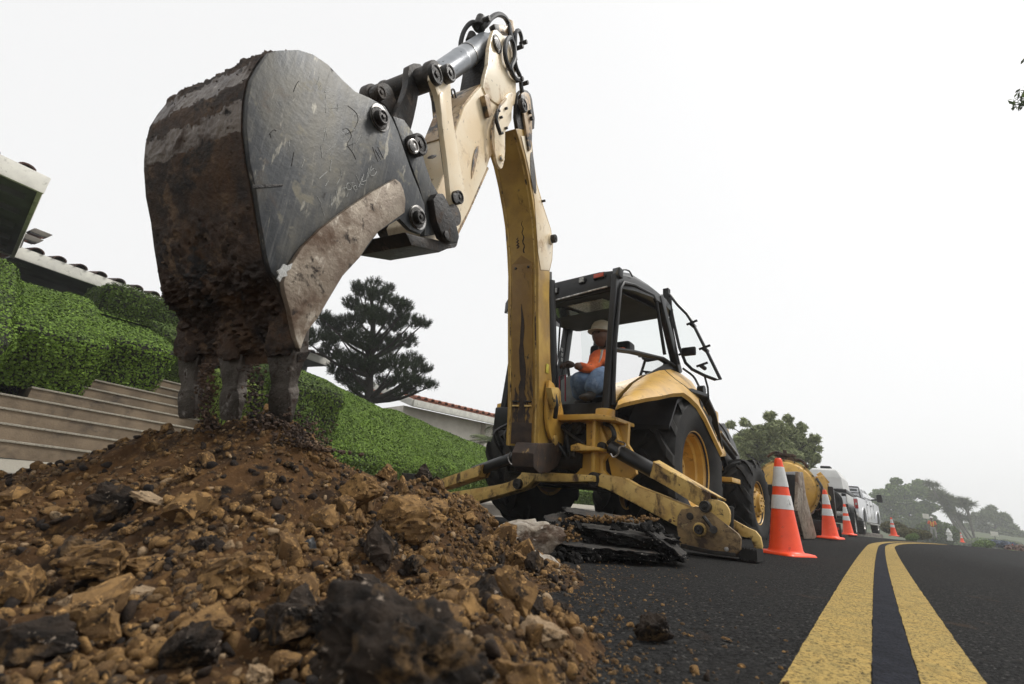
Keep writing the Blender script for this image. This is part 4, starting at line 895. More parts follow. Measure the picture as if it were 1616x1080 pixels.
rock_at('clod', 'dark squared clod in the bottom centre left of the asphalt lump', 300, 1030, .66, .040, 'lump', 109, (1, .8, .9), cat='clod')
rock_at('clod', 'dark brown clod leaning on the huge asphalt lump', 480, 940, .95, .055, 'clod', 113, (1, .8, 1), cat='clod')
rock_at('clod', 'broad flat brown clod left of the round black lump', 330, 985, .80, .058, 'clod', 121, (1.3, .9, .7), .5, cat='clod')
rock_at('clod', 'brown clod with steep sides in the lower left corner', 60, 1010, .66, .050, 'lump', 123, (1.2, .9, .8), .5, cat='clod')
rock_at('clod', 'golden brown clod just above the tan angular rock', 800, 955, 1.12, .045, 'clod', 127, (1.1, .9, .8), .5, cat='clod')
rock_at('clod', 'large golden brown clod between the huge asphalt lump and the tan rock', 745, 975, .95, .052, 'clod', 131, (1, .9, .9), .5, cat='clod')
rock_at('clod', 'black crumbly clod just right of the golden clods near the heap toe', 875, 965, 1.15, .036, 'lump', 133, (1, .9, .8), .5, cat='clod')
rock_at('rock', 'pale tan stone at the bottom edge right of the huge asphalt lump', 745, 1065, .66, .028, 'tan_rock', 137, (1.1, .9, .8), .4)
rock_at('clod', 'rounded brown clod at the bottom edge in front of the tan rock', 800, 1060, .72, .030, 'clod', 139, (1, .9, .8), .4, cat='clod')
rs = np.random.RandomState(77)
# crumbling soil fresh from the bucket, piled in a small cone and still falling
b = MB()
for i in range(2600):
    t = rs.rand(); x = rs.normal(425, 38); y = 700-rs.rand()**1.4*48*math.exp(-((x-425)/55)**2)+abs(x-425)*.12; Z = 1.5+rs.normal()*.06
    b.rock(atd(x, y, Z), rs.uniform(.003, .011), i, 1, (1, .8, .8), .4)
for i in range(1300):
    cx = rs.choice([326, 403, 470], p=[.45, .2, .35]); x = rs.normal(cx, 7 if cx < 450 else 20); y = rs.uniform(575, 690) if cx < 450 else 705-abs(rs.normal())*22
    b.rock(atd(x, y, 1.42+rs.normal()*.05), rs.uniform(.0015, .006), i, 1, (1, .8, 1.4), .4)
b.build('loose_soil', X['mud_steel'], None, flat=True, weld=False, recalc=False); tag(bpy.data.objects['loose_soil'], 'crumbling soil pouring from the bucket teeth onto the heap', kind='stuff')

# ---------------------------------------------------------------- broken asphalt slabs
def slab(label, pts, zt, th, seed, tilt=0, mats=('asph_chunk', 'slab_top')):
    """pts: photo outline of the top edge on the horizontal plane z = zt"""
    rs = np.random.RandomState(seed); P = [onz(x, y, zt) if isinstance(y, (int, float)) else None for x, y in pts]; return P
def slab_w(label, c, ax, L, Wd, z, th, seed, tilt=(0, 0)):
    rs = np.random.RandomState(seed); u = Vector((math.cos(ax), math.sin(ax), 0)); v = Vector((-u.y, u.x, 0)); u = (u+UZ*tilt[0]).normalized(); v = (v+UZ*tilt[1]).normalized(); n = 230; b = MB()
    out = []
    for i in range(n):
        a = 2*math.pi*i/n; ca, sa = math.cos(a), math.sin(a); r = 1/((abs(ca)**3.2+abs(sa)**3.2)**(1/3.2)); r *= 1+.13*noise.noise(Vector((ca*2, sa*2, seed)))+.05*noise.noise(Vector((ca*7, sa*7, seed)))
        out.append((ca*r*L/2, sa*r*Wd/2))
    w = u.cross(v); C0 = Vector(c)+UZ*z; rings = []
    lay = [(0, .0), (-.006, -.06), (-.004, -.16), (.006, -.26), (.012, -.36), (.008, -.46), (.004, -.55), (.012, -.64), (.020, -.73), (.016, -.82), (.024, -.91), (.035, -1)]
    b.cur = 1; K = 9
    tp = [[C0+u*p[0]*k/K+v*p[1]*k/K+w*(.006*noise.noise(Vector((p[0]*k*3, p[1]*k*3, seed)))) for p in out] for k in range(1, K+1)]
    b.loft(tp, caps=False); b.add([C0]+tp[0], [(0, i+1, (i+1) % n+1) for i in range(n)]); b.cur = 0
    for q, (ins, dz) in enumerate(lay):
        R = []
        for i, p in enumerate(out):
            j = .034*noise.noise(Vector((p[0]*13, p[1]*13, q*.25+seed)))+.020*noise.noise(Vector((p[0]*36, p[1]*36, q*.6+seed)))+.011*noise.noise(Vector((p[0]*95, p[1]*95, q*1.3+seed))); l = math.hypot(*p); s_ = (l-ins*1.2+j*(1 if q else .3))/l
            R.append(C0+u*p[0]*s_+v*p[1]*s_+w*(dz*th+(.01*noise.noise(Vector((p[0]*20, p[1]*20, 5+q))) if 0 < q < 5 else .006*noise.noise(Vector((p[0]*K*3, p[1]*K*3, seed)))*(q == 0)))) 
        rings.append(R)
    b.loft(rings, caps=False)
    o = b.build('asphalt_slab', [X['asph_chunk'], X['slab_top']], None, weld=True, recalc=False, ang=24, sub=0, loc=c); tag(o, label, 'asphalt slab'); return o
def flat0(x, Z, dz=0): p = atd(x, 860, Z); p.z = 0; return p
slab_w('lowest broken asphalt slab of the stack, thin with a pale top edge', flat0(950, 2.22), .10, .54, .32, .100, .042, 3, (.0, .01))
slab_w('thick black asphalt slab in the middle of the stack', flat0(990, 2.32), -.05, .46, .34, .168, .055, 6, (-.03, .03))
slab_w('short asphalt slab drooping down at the right end of the stack', flat0(1052, 2.24), -.5, .20, .24, .15, .06, 9, (-.6, .0))
slab_w('topmost arched asphalt slab of the stack with soil on it', flat0(960, 2.66), .12, .52, .30, .215, .055, 12, (-.06, .12))
slab_w('leaning asphalt slab behind the stack on the left', flat0(905, 2.66), .6, .36, .26, .19, .06, 15, (.18, .14))
rs = np.random.RandomState(8)
b = MB()
for i in range(620):
    x = rs.uniform(862, 1070); y = rs.uniform(874, 892); p = onz(x, y, 0)+Vector((0, rs.uniform(-.02, .3), 0)); b.rock((p.x, p.y, p.z+rs.uniform(-.005, .05)), rs.uniform(.004, .026), i, 2, (1, .8, .8), .5)
for i in range(70): b.rock(atd(rs.uniform(870, 1060), rs.uniform(830, 872), rs.uniform(2.2, 2.6)), rs.uniform(.018, .045), i+700, 3, (1.2, .9, .7), .7)
for i in range(110): q_ = onz(rs.uniform(862, 1062), rs.uniform(872, 888), 0); r_ = rs.uniform(.010, .030); b.rock((q_.x, q_.y, q_.z+r_*.5), r_, i+900, 3, (1.2, .9, .7), .5, None, 'blob')
b.build('asphalt_rubble', X['asph_chunk'], None, ang=30, weld=False, recalc=False); tag(bpy.data.objects['asphalt_rubble'], 'black rubble crumbled around the slabs', kind='stuff')
b = MB()
for i in range(420):
    if i < 230: p = atd(rs.normal(880, 16), rs.normal(846, 9), rs.uniform(2.1, 2.35))
    else: p = atd(rs.normal(965, 38), 819+rs.normal()*2.5, 2.3+rs.rand()*.12)
    b.rock(p, rs.uniform(.004, .016), i, 2, (1, .8, .7), .4)
b.build('loose_soil', X['clod'], None, ang=40, weld=False, recalc=False); tag(bpy.data.objects['loose_soil.001'], 'brown soil lying on and beside the asphalt slabs', kind='stuff')

# ================================================================ TRAFFIC CONES
def cone_make(label, grp=None):
    t = thing('traffic_cone', label, 'traffic cone', (0, 0, 0), grp); H_, rb, rtp = .90, .145, .032
    R = lambda z: rb+(rtp-rb)*((z-.035)/(H_-.035))
    b = MB(); h = .19; out = []
    for k in range(4):
        for j in range(7):
            a = math.pi/2*k+math.pi/2*j/6; out.append(Vector(((h-.045)*(1 if k in (0, 3) else -1)+.045*math.cos(a), (h-.045)*(1 if k in (0, 1) else -1)+.045*math.sin(a), 0)))
    b.loft([[p*1.0 for p in out], [p+UZ*.018 for p in out], [p*.95+UZ*.03 for p in out], [p*.80+UZ*.036 for p in out]]); b.build('base', X['orange'], t, bevel=0, ang=40)
    b = MB(); b.lathe([(rb+.018, .034), (rb+.006, .042), (R(.06), .06), (R(.3), .3), (R(.6), .6), (R(.87), .87), (R(.9)-.004, .895), (R(.9)-.010, .90), (R(.9)-.014, .88)], (0, 0, 0), UZ, 40); b.build('body', X['orange'], t, ang=50, recalc=False)
    for z0, z1 in ((.415, .545), (.625, .815)):
        b = MB(); b.lathe([(R(z0)+.0005, z0), (R(z0)+.0035, z0+.001), (R(z1)+.0035, z1-.001), (R(z1)+.0005, z1)], (0, 0, 0), UZ, 40); b.build('reflective_collar', X['collar'], t, ang=50, recalc=False)
    return t
C1 = cone_make('large orange cone nearest the camera beside the stabiliser foot', 'orange traffic cones along the road')
def put(c, x, y, sc=1, rz=0, z=None, tl=(0, 0)):
    p = onz(x, y, z if z is not None else -.0); c.location = p; c.rotation_euler = (tl[0], tl[1], rz); c.scale = (sc, sc, sc)
C1.location = atd(1241, 877, 3.42); C1.rotation_euler = (0, rad(-1.0), rad(22)); C1.scale = (.78, .78, .78)
cones = [((1311, 850), 7.0, 'orange cone with a small flag clip between the loader bucket and the third cone'), ((1339, 844), 11.2, 'orange cone in front of the rear wheel of the white tank trailer'), ((1411, 846), 18.8, 'orange cone standing alone past the white pickup truck'),
         ((1519, 856), 37, 'tiny far orange cone near the dragon tree trunks'), ((1603, 880), 27, 'tiny orange cone at the right photo edge')]
for (px_, Z, lb) in cones:
    c = copy_tree(C1, atd(px_[0], px_[1], Z), (rad(-1), rad(-1.5), rad(35)), lb)
c2 = [o for o in bpy.data.objects if o.get('label', '').startswith('orange cone with a small flag')][0]
b = MB(); b.beam((-.07, 0, .905), (.07, .02, .925), .02, .006); b.beam((0, 0, .88), (0, 0, .935), .03, .03)
o = b.build('clip', X['red'], None); o.parent = c2

# ================================================================ BACKHOE
BH = thing('backhoe_loader', 'yellow backhoe loader digging with its rear arm, stabilisers down, black cab', 'backhoe', MO)
def A_(pts, v, th, name, m, par=BH, bevel=.006, seg=2, **k):       # plate in the arm plane from photo outline
    b = MB(); b.prism([ap(x, y, v) for x, y in pts], AN*th); return b.build(name, X[m] if isinstance(m, str) else m, par, bevel=bevel, seg=seg, **k)
def P_(pts, ax, val, th, name, m, par=BH, bevel=.006, **k):        # plate in a machine plane
    b = MB(); b.prism([mp(x, y, ax, val) for x, y in pts], (MF, ML, UZ)[ax]*th); return b.build(name, X[m] if isinstance(m, str) else m, par, bevel=bevel, **k)
def boss(c, axis, r, L, name, m, par, rings=True):
    b = MB(); c = Vector(c); a = axis.normalized(); b.cyl(c, c+a*L, r, n=26)
    if r >= .025 and L > .011:
        e = c+a*L; b.lathe([(r*.94, -.002), (r*.94, .005), (r*.70, .005), (r*.70, -.002)], e, a, 26); b.cyl(e-a*.002, e+a*.007, r*.34, r*.30, 12)
    return b.build(name, X[m], par, bevel=min(.003, r*.1))
def smoothpoly(pts, k=3):
    P = [Vector((x, y, 0)) for x, y in pts]; n = len(P); out = []
    for i in range(n):
        a, b, c, d = P[i-1], P[i], P[(i+1) % n], P[(i+2) % n]
        for j in range(k):
            t = j/k; q = 0.5*((2*b)+(c-a)*t+(2*a-5*b+4*c-d)*t*t+(3*b-a-3*c+d)*t**3); out.append((q.x, q.y))
    return out

# ---------------------------------------------------------------- wheels
def wheel(cx, ly, R, W, rr, nl, lugh, side):
    c = mw(cx, ly, R-.0); ax = -ML if side > 0 else ML        # axis points outward
    c = c-ax*W/2                                              # ly is the outer face
    wobj = MB(); h = W/2
    prof = [(rr-.02, -h*.72), (rr+.02, -h*.86), (rr+(R-rr)*.45, -h), (R-.10, -h*.97), (R-lugh-.02, -h*.86), (R-lugh, -h*.6), (R-lugh+.004, 0), (R-lugh, h*.6), (R-lugh-.02, h*.86), (R-.10, h*.97), (rr+(R-rr)*.45, h), (rr+.02, h*.86), (rr-.02, h*.72)]
    wobj.lathe(prof, c, ax, 64, ref=UZ)
    o = wobj.build('tyre', X['rubber'], None, ang=40); return c, ax, o
def build_wheel(name, cx, ly, R, W, rr, nl, lugh, side, dish, hub):
    ax = -ML if side > 0 else ML; c = mw(cx, ly, R)-ax*W/2; h = W/2; w_ = MB()
    prof = [(rr-.02, -h*.72), (rr+.02, -h*.86), (rr+(R-rr)*.45, -h), (R-.10, -h*.97), (R-lugh-.02, -h*.86), (R-lugh, -h*.6), (R-lugh+.004, 0), (R-lugh, h*.6), (R-lugh-.02, h*.86), (R-.10, h*.97), (rr+(R-rr)*.45, h), (rr+.012, h*.86), (rr-.02, h*.72)]
    holder = MB(); holder.lathe([(.05, -.02), (.06, -.02), (.06, .02), (.05, .02)], c, ax, 12)
    wo = holder.build(name, X['grease'], BH)
    w_.lathe(prof, c, ax, 72, ref=UZ); e1 = UZ; e2 = ax.cross(UZ)
    def pt(ang, r, y): return c+(e1*math.cos(ang)+e2*math.sin(ang))*r+ax*y
    for sd_ in (-1, 1):
        for k in range(nl):
            a0 = 2*math.pi*(k+(.5 if sd_ > 0 else 0))/nl; K = 7; rings = []
            for q in range(K+1):
                t = q/K; y = sd_*h*(-.06+1.03*t); a = a0+(.50/ (nl/18))*(t*.62+.38*max(0, t-.45))*(1); rb = R-lugh-.012; top = R-.010*(abs(t-.3))
                if t > .80: rb -= .05*(t-.8)/.2+.02; top -= .055*((t-.8)/.2)**1.5
                wd = (.056+.030*t)/R*(18/nl)*.86
                rings.append([pt(a-wd*.62, rb, y), pt(a-wd*.42, top, y), pt(a+wd*.42, top, y), pt(a+wd*.62, rb, y)])
            w_.loft(rings)
    w_.build('tyre', X['rubber'], wo, ang=35, recalc=True)
    r_ = MB(); s_ = 1
    prof = [(rr+.028, h*.80), (rr+.024, h*.83), (rr-.004, h*.81), (rr-.016, h*.68), (rr-.03, h*.62), (rr-.035, h*.40), (rr-.06, h*.34), (rr-.062, h*.05), (rr-.085, -h*dish), (hub+.10, -h*dish-.01), (hub+.03, -h*dish+.03), (hub, -h*dish+.045), (hub*.96, -h*dish+.075), (.0, -h*dish+.08)]
    r_.lathe(prof, c, ax, 56, ref=UZ); r_.lathe([(rr+.02, -h*.82), (rr-.03, -h*.75), (rr-.06, 0), (rr-.085, -h*dish-.01)], c, ax, 56, ref=UZ)
    ro = r_.build('rim', X['yellow'], wo, ang=28, recalc=False)
    bb = MB()
    for k in range(10):
        a = 2*math.pi*k/10; p = pt(a, hub+.045, -h*dish+.01); bb.cyl(p, p+ax*.035, .014, .012, 8)
    for k in range(6):
        a = 2*math.pi*k/6; p = pt(a, hub*.55, -h*dish+.075); bb.cyl(p, p+ax*.018, .011, n=8)
    bb.build('wheel_nuts', X['yellow_worn'], wo); return wo
build_wheel('rear_wheel', 0, -1.05, .675, .46, .335, 15, .056, 1, .15, .13)
build_wheel('rear_wheel', 0, .96, .675, .46, .335, 15, .056, -1, .15, .13)
build_wheel('front_wheel', 2.10, -1.02, .50, .34, .245, 15, .038, 1, -.55, .105)
build_wheel('front_wheel', 2.10, 1.02, .50, .34, .245, 15, .038, -1, -.55, .105)

# ---------------------------------------------------------------- chassis
b = MB(); b.box(-.95, 2.75, -.36, .36, .50, .92, mw); b.box(-.2, .22, -.62, .62, .52, .82, mw); b.box(2.0, 2.2, -.72, .72, .40, .58, mw); b.build('chassis', X['black_paint'], BH, bevel=.02)
b = MB(); b.box(-.9, -.25, -.5, .42, .42, .96, mw); b.build('rear_frame', X['grease'], BH, bevel=.015)
b = MB(); b.box(.95, 2.95, -.46, .46, .92, 1.52, mw); b.build('engine_hood', X['yellow'], BH, bevel=.06, seg=4)
b = MB(); b.box(2.955, 2.99, -.42, .42, .62, 1.48, mw); b.build('grille', X['black'], BH, bevel=.01)
# loader arms, black linkage and loader bucket
for sg in (-1, 1):
    b = MB(); b.beam(mw(.75, sg*.62, 1.36), mw(2.2, sg*.62, 1.12), .09, .22); b.beam(mw(2.2, sg*.62, 1.12), mw(3.05, sg*.62, .50), .09, .2, h1=.14); b.build('loader_arm', X['yellow'], BH, bevel=.012)
b = MB(); b.box(.86, 1.10, -.88, -.60, .62, 1.40, mw); b.build('side_tank', X['yellow'], BH, bevel=.03)
b = MB(); b.prism([mw(1.12, -.62, .66), mw(1.12, -.98, .66), mw(1.42, -.98, .66), mw(1.5, -.62, .66)], UZ*.05); b.build('step', X['yellow'], BH, bevel=.006)
P_([(1134, 672), (1143, 668), (1160, 700), (1168, 722), (1163, 738), (1150, 742), (1142, 716)], 1, -.72, .06, 'loader_link', 'black_paint')
b = MB(); b.cyl(mp(1133, 690, 1, -.80), mp(1158, 722, 1, -.80), .032, n=16); b.build('loader_cylinder', X['black_cyl'], BH); b = MB(); b.cyl(mp(1137, 682, 1, -.84), mp(1163, 718, 1, -.84), .018, n=12); b.build('cylinder_rod', X['bright'], BH)
b = MB(); b.tube([mp(1128, 676, 1, -.76), mp(1134, 668, 1, -.76), mp(1146, 684, 1, -.76), mp(1152, 700, 1, -.76)], .010, 8, 4); b.build('hydraulic_hose', X['hose'], BH)
lb = MB(); lb.box(3.37, 3.42, -1.16, -.98, .30, .95, mw); lb.box(3.40, 3.44, -1.0, 1.16, .14, .80, mw); lb.box(3.38, 3.9, -1.16, 1.16, .06, .10, mw); lp = lb.build('loader_bucket', X['black_paint'], BH, bevel=.01)
P_([(1255, 745), (1262, 745), (1267, 781), (1284, 846), (1281, 850), (1264, 850), (1253, 806)], 1, -1.16, -.04, 'side_plate', 'rust_steel', lp, bevel=.004)
b = MB(); b.beam(mp(1226, 749, 1, -1.0), mp(1257, 747, 1, -1.0), .05, .05); b.beam(mp(1252, 749, 1, -1.0), mp(1252, 845, 1, -1.0), .05, .06); b.build('quick_hitch', X['black_paint'], BH, bevel=.006)
b = MB(); b.cyl(mp(1247, 756, 1, -1.02), mp(1248, 782, 1, -1.02), .022, n=12); b.build('cylinder_rod', X['bright'], BH)

# ---------------------------------------------------------------- cab
cab = MB(); cab.box(-.80, .95, -.60, .60, .98, 1.06, mw); cab.box(-.86, -.78, -.66, .66, .90, 1.12, mw)
cabo = cab.build('cab', X['black_paint'], BH, bevel=.015)
P_([(872, 652), (958, 634), (962, 655), (956, 664), (872, 664)], 0, -.80, .05, 'rear_sill', 'black_paint', cabo)
# right rear pillar, front pillar, left pillars: tapered beams
def pil(p, q, w0, d0, name='pillar', m='black_paint', w1=None, d1=None):
    b = MB(); b.beam(p, q, w0, d0, up=MF, w1=w1, h1=d1); return b.build(name, X[m], cabo, bevel=.014, seg=3)
RRb, RRt = mp(958, 652, 1, -.68), mp(972, 434, 1, -.66)
pil(RRb, RRt, .065, .085, w1=.055, d1=.075)
b = MB(); b.tube([mp(967, 640, 1, -.72), mp(971, 540, 1, -.72), mp(979, 455, 1, -.70), mp(984, 446, 1, -.70), mp(1000, 450, 1, -.70), mp(1030, 466, 1, -.70), mp(1036, 478, 1, -.70), mp(1049, 560, 1, -.72)], .017, 8); b.build('window_seal', X['black'], cabo)
FPb, FPt = mp(1070, 590, 1, -.70), mp(1040, 466, 1, -.68)
pil(FPb, FPt, .07, .10, w1=.06, d1=.09)
LRb, LRt = mp(871, 655, 0, -.72), None
lr = mw(-.74, .64, 1.05); pil(lr, mw(-.66, .62, 2.25), .07, .08)
lbp = mp(878, 648, 1, .66); lbt = mp(898, 508, 1, .64); pil(lbp, lbt, .09, .11)
lab = mp(948, 600, 1, .62); lat = mp(950, 528, 1, .62); pil(lab, lat, .09, .10)
# roof: built from its rear edge and right edge
Z0 = 2.44
rr_ = mp(978, 432, 1, -.66)
def rf(f, l, u): return mw(f, l, u)
rings = []
for f, zb, zt, hw in ((-.90, 2.15, 2.24, .60), (-.87, 2.13, 2.34, .67), (-.62, 2.20, 2.42, .70), (-.25, 2.28, 2.45, .71), (.10, 2.32, 2.46, .70), (.38, 2.35, 2.43, .66), (.48, 2.36, 2.40, .60)):
    R = []
    for l, k in ((-1, 0), (-1, .55), (-.93, .86), (-.7, .97), (0, 1.0), (.7, .97), (.93, .86), (1, .55), (1, 0)): R.append(mw(f, l*hw, zb+(zt-zb)*k))
    rings.append(R)
b = MB(); b.loft(rings); roof = b.build('roof', X['black_paint'], cabo, ang=50, bevel=0)
b = MB(); b.prism([mw(-.84, -.62, 2.13), mw(-.84, .62, 2.13), mw(.42, .60, 2.34), mw(.42, -.60, 2.34)], UZ*.012); b.build('headliner', X['headliner'], roof)
b = MB(); b.prism([mw(-.70, .05, 2.145), mw(-.70, .52, 2.145), mw(-.36, .50, 2.20), mw(-.36, .05, 2.20)], UZ*.006); b.build('roof_window', X['window'], roof)
b = MB(); b.prism([mw(-.70, -.42, 2.145), mw(-.70, -.02, 2.145), mw(-.36, -.02, 2.20), mw(-.36, -.42, 2.20)], UZ*.006); b.build('roof_window', X['lamp_glass'], roof)
b = MB(); b.beam(mw(-.905, -.58, 2.15), mw(-.905, .60, 2.11), .012, .014); b.build('visor_trim', X['bright'], roof, bevel=.004)
def lampbox(c, w_, h_, m, tilt=-.25, d_=.05, par=roof, name='work_light'):
    b = MB(); n = (-MF+UZ*tilt).normalized(); u = n.cross(ML).normalized(); b.obox(c, ML*(w_/2+.008), u*(h_/2+.008), n*d_/2); o = b.build(name, X['black'], par, bevel=.006)
    b = MB(); b.obox(Vector(c)+n*(d_/2+.002), ML*w_/2, u*h_/2, n*.004); b.build('lens', X[m], o, bevel=.003); return o
lampbox(mp(946, 436, 0, -.90), .10, .04, 'red_lens', 0, .03, name='marker_lamp'); lampbox(mp(919, 443, 0, -.90), .05, .05, 'lamp_glass', 0, .03); lampbox(mp(877, 460, 0, -.90), .05, .05, 'lamp_glass', 0, .03); lampbox(mp(975, 432, 0, -.90), .055, .07, 'window', 0, .07)
b = MB(); b.tube([mp(982, 432, 1, -.70), mp(984, 426, 1, -.70), mp(993, 428, 1, -.70), mp(998, 437, 1, -.70)], .007, 8, 2); b.build('grab_rail', X['black'], roof)
# glass
def G_(pts, name='window_pane'):
    b = MB(); b.add(pts, [tuple(range(len(pts)))]); return b.build(name, X['glass'], cabo, recalc=False)
G_([mp(971, 552, 1, -.69), mp(1047, 567, 1, -.69), mp(1062, 577, 1, -.69), mp(1040, 590, 1, -.70), mp(1000, 612, 1, -.70), mp(972, 640, 1, -.70)])
G_([mw(.62, -.58, 1.5), mw(.62, .58, 1.5), mw(.45, .56, 2.36), mw(.45, -.56, 2.36)], 'windscreen')
G_([mp(878, 640, 1, .67), mp(898, 512, 1, .65), mp(948, 530, 1, .65), mp(946, 600, 1, .65)])
b = MB(); b.tube([mp(970, 551, 1, -.71), mp(1000, 555, 1, -.71), mp(1047, 566, 1, -.71), mp(1064, 577, 1, -.71)], .016, 8); b.build('window_rail', X['black'], cabo)
P_([(968, 640), (992, 612), (1018, 592), (1050, 575), (1066, 572), (1068, 590), (1045, 592), (1018, 603), (994, 622), (980, 650)], 1, -.70, .03, 'lower_seal', 'black', cabo, bevel=.004)
b = MB(); b.box(-.62, .5, -.50, -.46, 1.05, 1.52, mw); b.build('shade_panel', X['black'], cabo, bevel=.03)  # black panel added behind the lower window to stand for interior shade
# opened rear glass and its strut on the left, wiper rails
b = MB(); b.tube([mp(869, 430, 0, -.95), mp(870, 520, 0, -.95), mp(872, 585, 0, -.95)], .012, 8); b.tube([mp(873, 490, 0, -.9), mp(884, 510, 0, -.9), mp(881, 560, 0, -.9), mp(874, 590, 0, -.9)], .009, 8); b.build('window_stay', X['black'], cabo)
G_([mp(870, 500, 0, -.92), mp(884, 512, 0, -.92), mp(880, 570, 0, -.92), mp(871, 590, 0, -.92)])
# opened door swung out on the right side
HX = M_ = None
xd = .33
dp = [(1054, 464), (1058, 467), (1070, 482), (1084, 496), (1093, 510), (1115, 554), (1137, 599), (1128, 599), (1112, 593), (1092, 583), (1082, 573), (1072, 548), (1063, 508)]
D3 = [mp(x, y, 0, xd) for x, y in dp]
b = MB(); b.tube(D3+[D3[0]], .016, 8); dr = b.build('door', X['black_paint'], BH)
b = MB(); b.add(D3, [tuple(range(len(D3)))]); b.build('door_glass', X['glass'], dr, recalc=False)
for x, y in ((1094, 514), (1114, 553), (1110, 580)):
    c = mp(x, y, 0, xd); b = MB(); b.cyl(c-MF*.06, c+MF*.04, .022, n=12); b.beam(c-MF*.05+ML*.05, c-MF*.05-ML*.06+UZ*.03, .02, .02); b.build('latch', X['black'], dr, bevel=.004)
b = MB(); b.obox(mp(1087, 555, 0, xd-.12), ML*.07, UZ*.045, MF*.02); b.build('mirror', X['black'], BH, bevel=.018)
b = MB(); b.tube([mp(1072, 560, 0, xd), mp(1080, 556, 0, xd-.12)], .012, 8); b.tube([mp(1057, 470, 0, xd-.02), mp(1060, 520, 0, xd-.02), mp(1070, 575, 0, xd-.02)], .020, 8); b.obox(mp(1052, 466, 0, xd), ML*.03, UZ*.07, MF*.03); b.build('hinge_bar', X['black'], BH)
b = MB(); b.tube([mp(1112, 594, 0, xd), mp(1117, 612, 0, xd), mp(1118, 630, 0, xd), mp(1114, 637, 0, xd)], .010, 8); b.build('door_strut', X['black'], BH)
b = MB(); b.tube([mp(1078, 582, 1, -.80), mp(1094, 594, 1, -.84), mp(1102, 608, 1, -.9), mp(1106, 616, 1, -.95)], .011, 8, 3); c = mp(1107, 616, 1, -.95); b.cyl(c-ML*.03, c+ML*.03, .045, n=16); b.build('beacon_arm', X['black'], BH)
# interior: seat, console, levers, dash
b = MB(); b.box(-.25, .25, -.28, .22, 1.10, 1.46, mw); b.box(.12, .28, -.28, .22, 1.46, 2.02, mw); b.build('seat', X['black'], BH, bevel=.05, seg=3)
P_([(884, 600), (898, 592), (910, 592), (914, 628), (912, 642), (884, 648)], 0, -.52, .22, 'console', 'grey_plastic', cabo, bevel=.02)
b = MB(); b.tube([mp(883, 640, 0, -.62), mp(883, 594, 0, -.62), mp(892, 592, 0, -.62), mp(892, 634, 0, -.62)], .007, 6); b.build('lever_guard', X['red'], cabo)
b = MB(); b.tube([mp(898, 596, 0, -.45), mp(896, 578, 0, -.45)], .016, 8); b.cyl(mp(896, 580, 0, -.45), mp(895, 572, 0, -.45), .026, .02, 12); b.build('control_lever', X['black'], cabo)
b = MB(); b.box(.40, .6, -.35, .35, 1.1, 1.75, mw); b.lathe([(.17, -.012), (.185, 0), (.17, .012), (.155, 0), (.17, -.012)], mw(.30, .05, 1.80), (MF*-.5+UZ).normalized(), 28); b.build('dashboard', X['black'], cabo, bevel=.02)
def sticker(x, y, ax, val, w_, h_, m, name='sticker', par=cabo):
    c = mp(x, y, ax, val); b = MB(); a = (MF, ML, UZ); u = ML if ax == 0 else MF; b.obox(c, u*w_/2, UZ*h_/2, a[ax]*.002); return b.build(name, X[m], par)
sk = sticker(927, 643, 0, -.806, .07, .05, 'label_yellow'); b = MB(); c = mp(922, 643, 0, -.809); b.prism([c-UZ*.018+ML*.015, c-UZ*.018-ML*.022, c+UZ*.018-ML*.004], MF*-.001); b.build('warning_mark', X['black'], sk)
sticker(947, 640, 0, -.806, .075, .035, 'red', 'tail_reflector')
for y in (560, 568, 576): sticker(887, y-8, 1, .60, .035, .045, 'lamp_glass', 'sticker')
# fender
inn = [(976, 640), (984, 622), (1000, 605), (1020, 592), (1040, 585), (1058, 583), (1075, 590), (1091, 602), (1108, 626), (1122, 656), (1136, 690), (1146, 716)]
outp = [(975, 640), (985, 636), (1003, 632), (1022, 628), (1044, 625), (1062, 621), (1079, 620), (1089, 627), (1102, 640), (1114, 660), (1128, 690), (1140, 716)]
R = []
for (a, c_), (d_, e_) in zip(inn, outp):
    p = mp(a, c_, 1, -.72); q = mp(d_, e_, 1, -1.07); m1 = p.lerp(q, .5)+UZ*.03; m2 = p.lerp(q, .86)+UZ*.03; R.append([p, m1, m2, q, q-UZ*.03+ML*.02, p-UZ*.03])
b = MB(); b.loft(R); fd = b.build('fender', X['yellow'], BH, ang=38, sub=0)
b = MB(); b.tube([mp(1048, 592, 1, -.95)+UZ*.05, mp(1066, 604, 1, -.98)+UZ*.03, mp(1080, 612, 1, -1.0)+UZ*.02, mp(1092, 622, 1, -1.03)+UZ*.02], .003, 5, 3); b.build('fuel_door_seam', X['grease'], fd)
b = MB(); b.loft([[mw(f, -.66, z), mw(f, -1.02, z-.02), mw(f, -1.02, z-.05), mw(f, -.66, z-.05)] for f, z in ((-.62, .98), (-.45, 1.22), (-.1, 1.40), (.3, 1.44), (.55, 1.3), (.72, 1.0))]); b.build('fender_liner', X['black'], BH)
inn2 = [(-.45, 1.30), (-.1, 1.42), (.3, 1.44), (.6, 1.35), (.8, 1.1)]
b = MB(); b.loft([[mw(f, .68, z), mw(f, 1.02, z-.05), mw(f, 1.02, z-.12), mw(f, .68, z-.05)] for f, z in inn2]); b.build('fender', X['yellow'], BH)

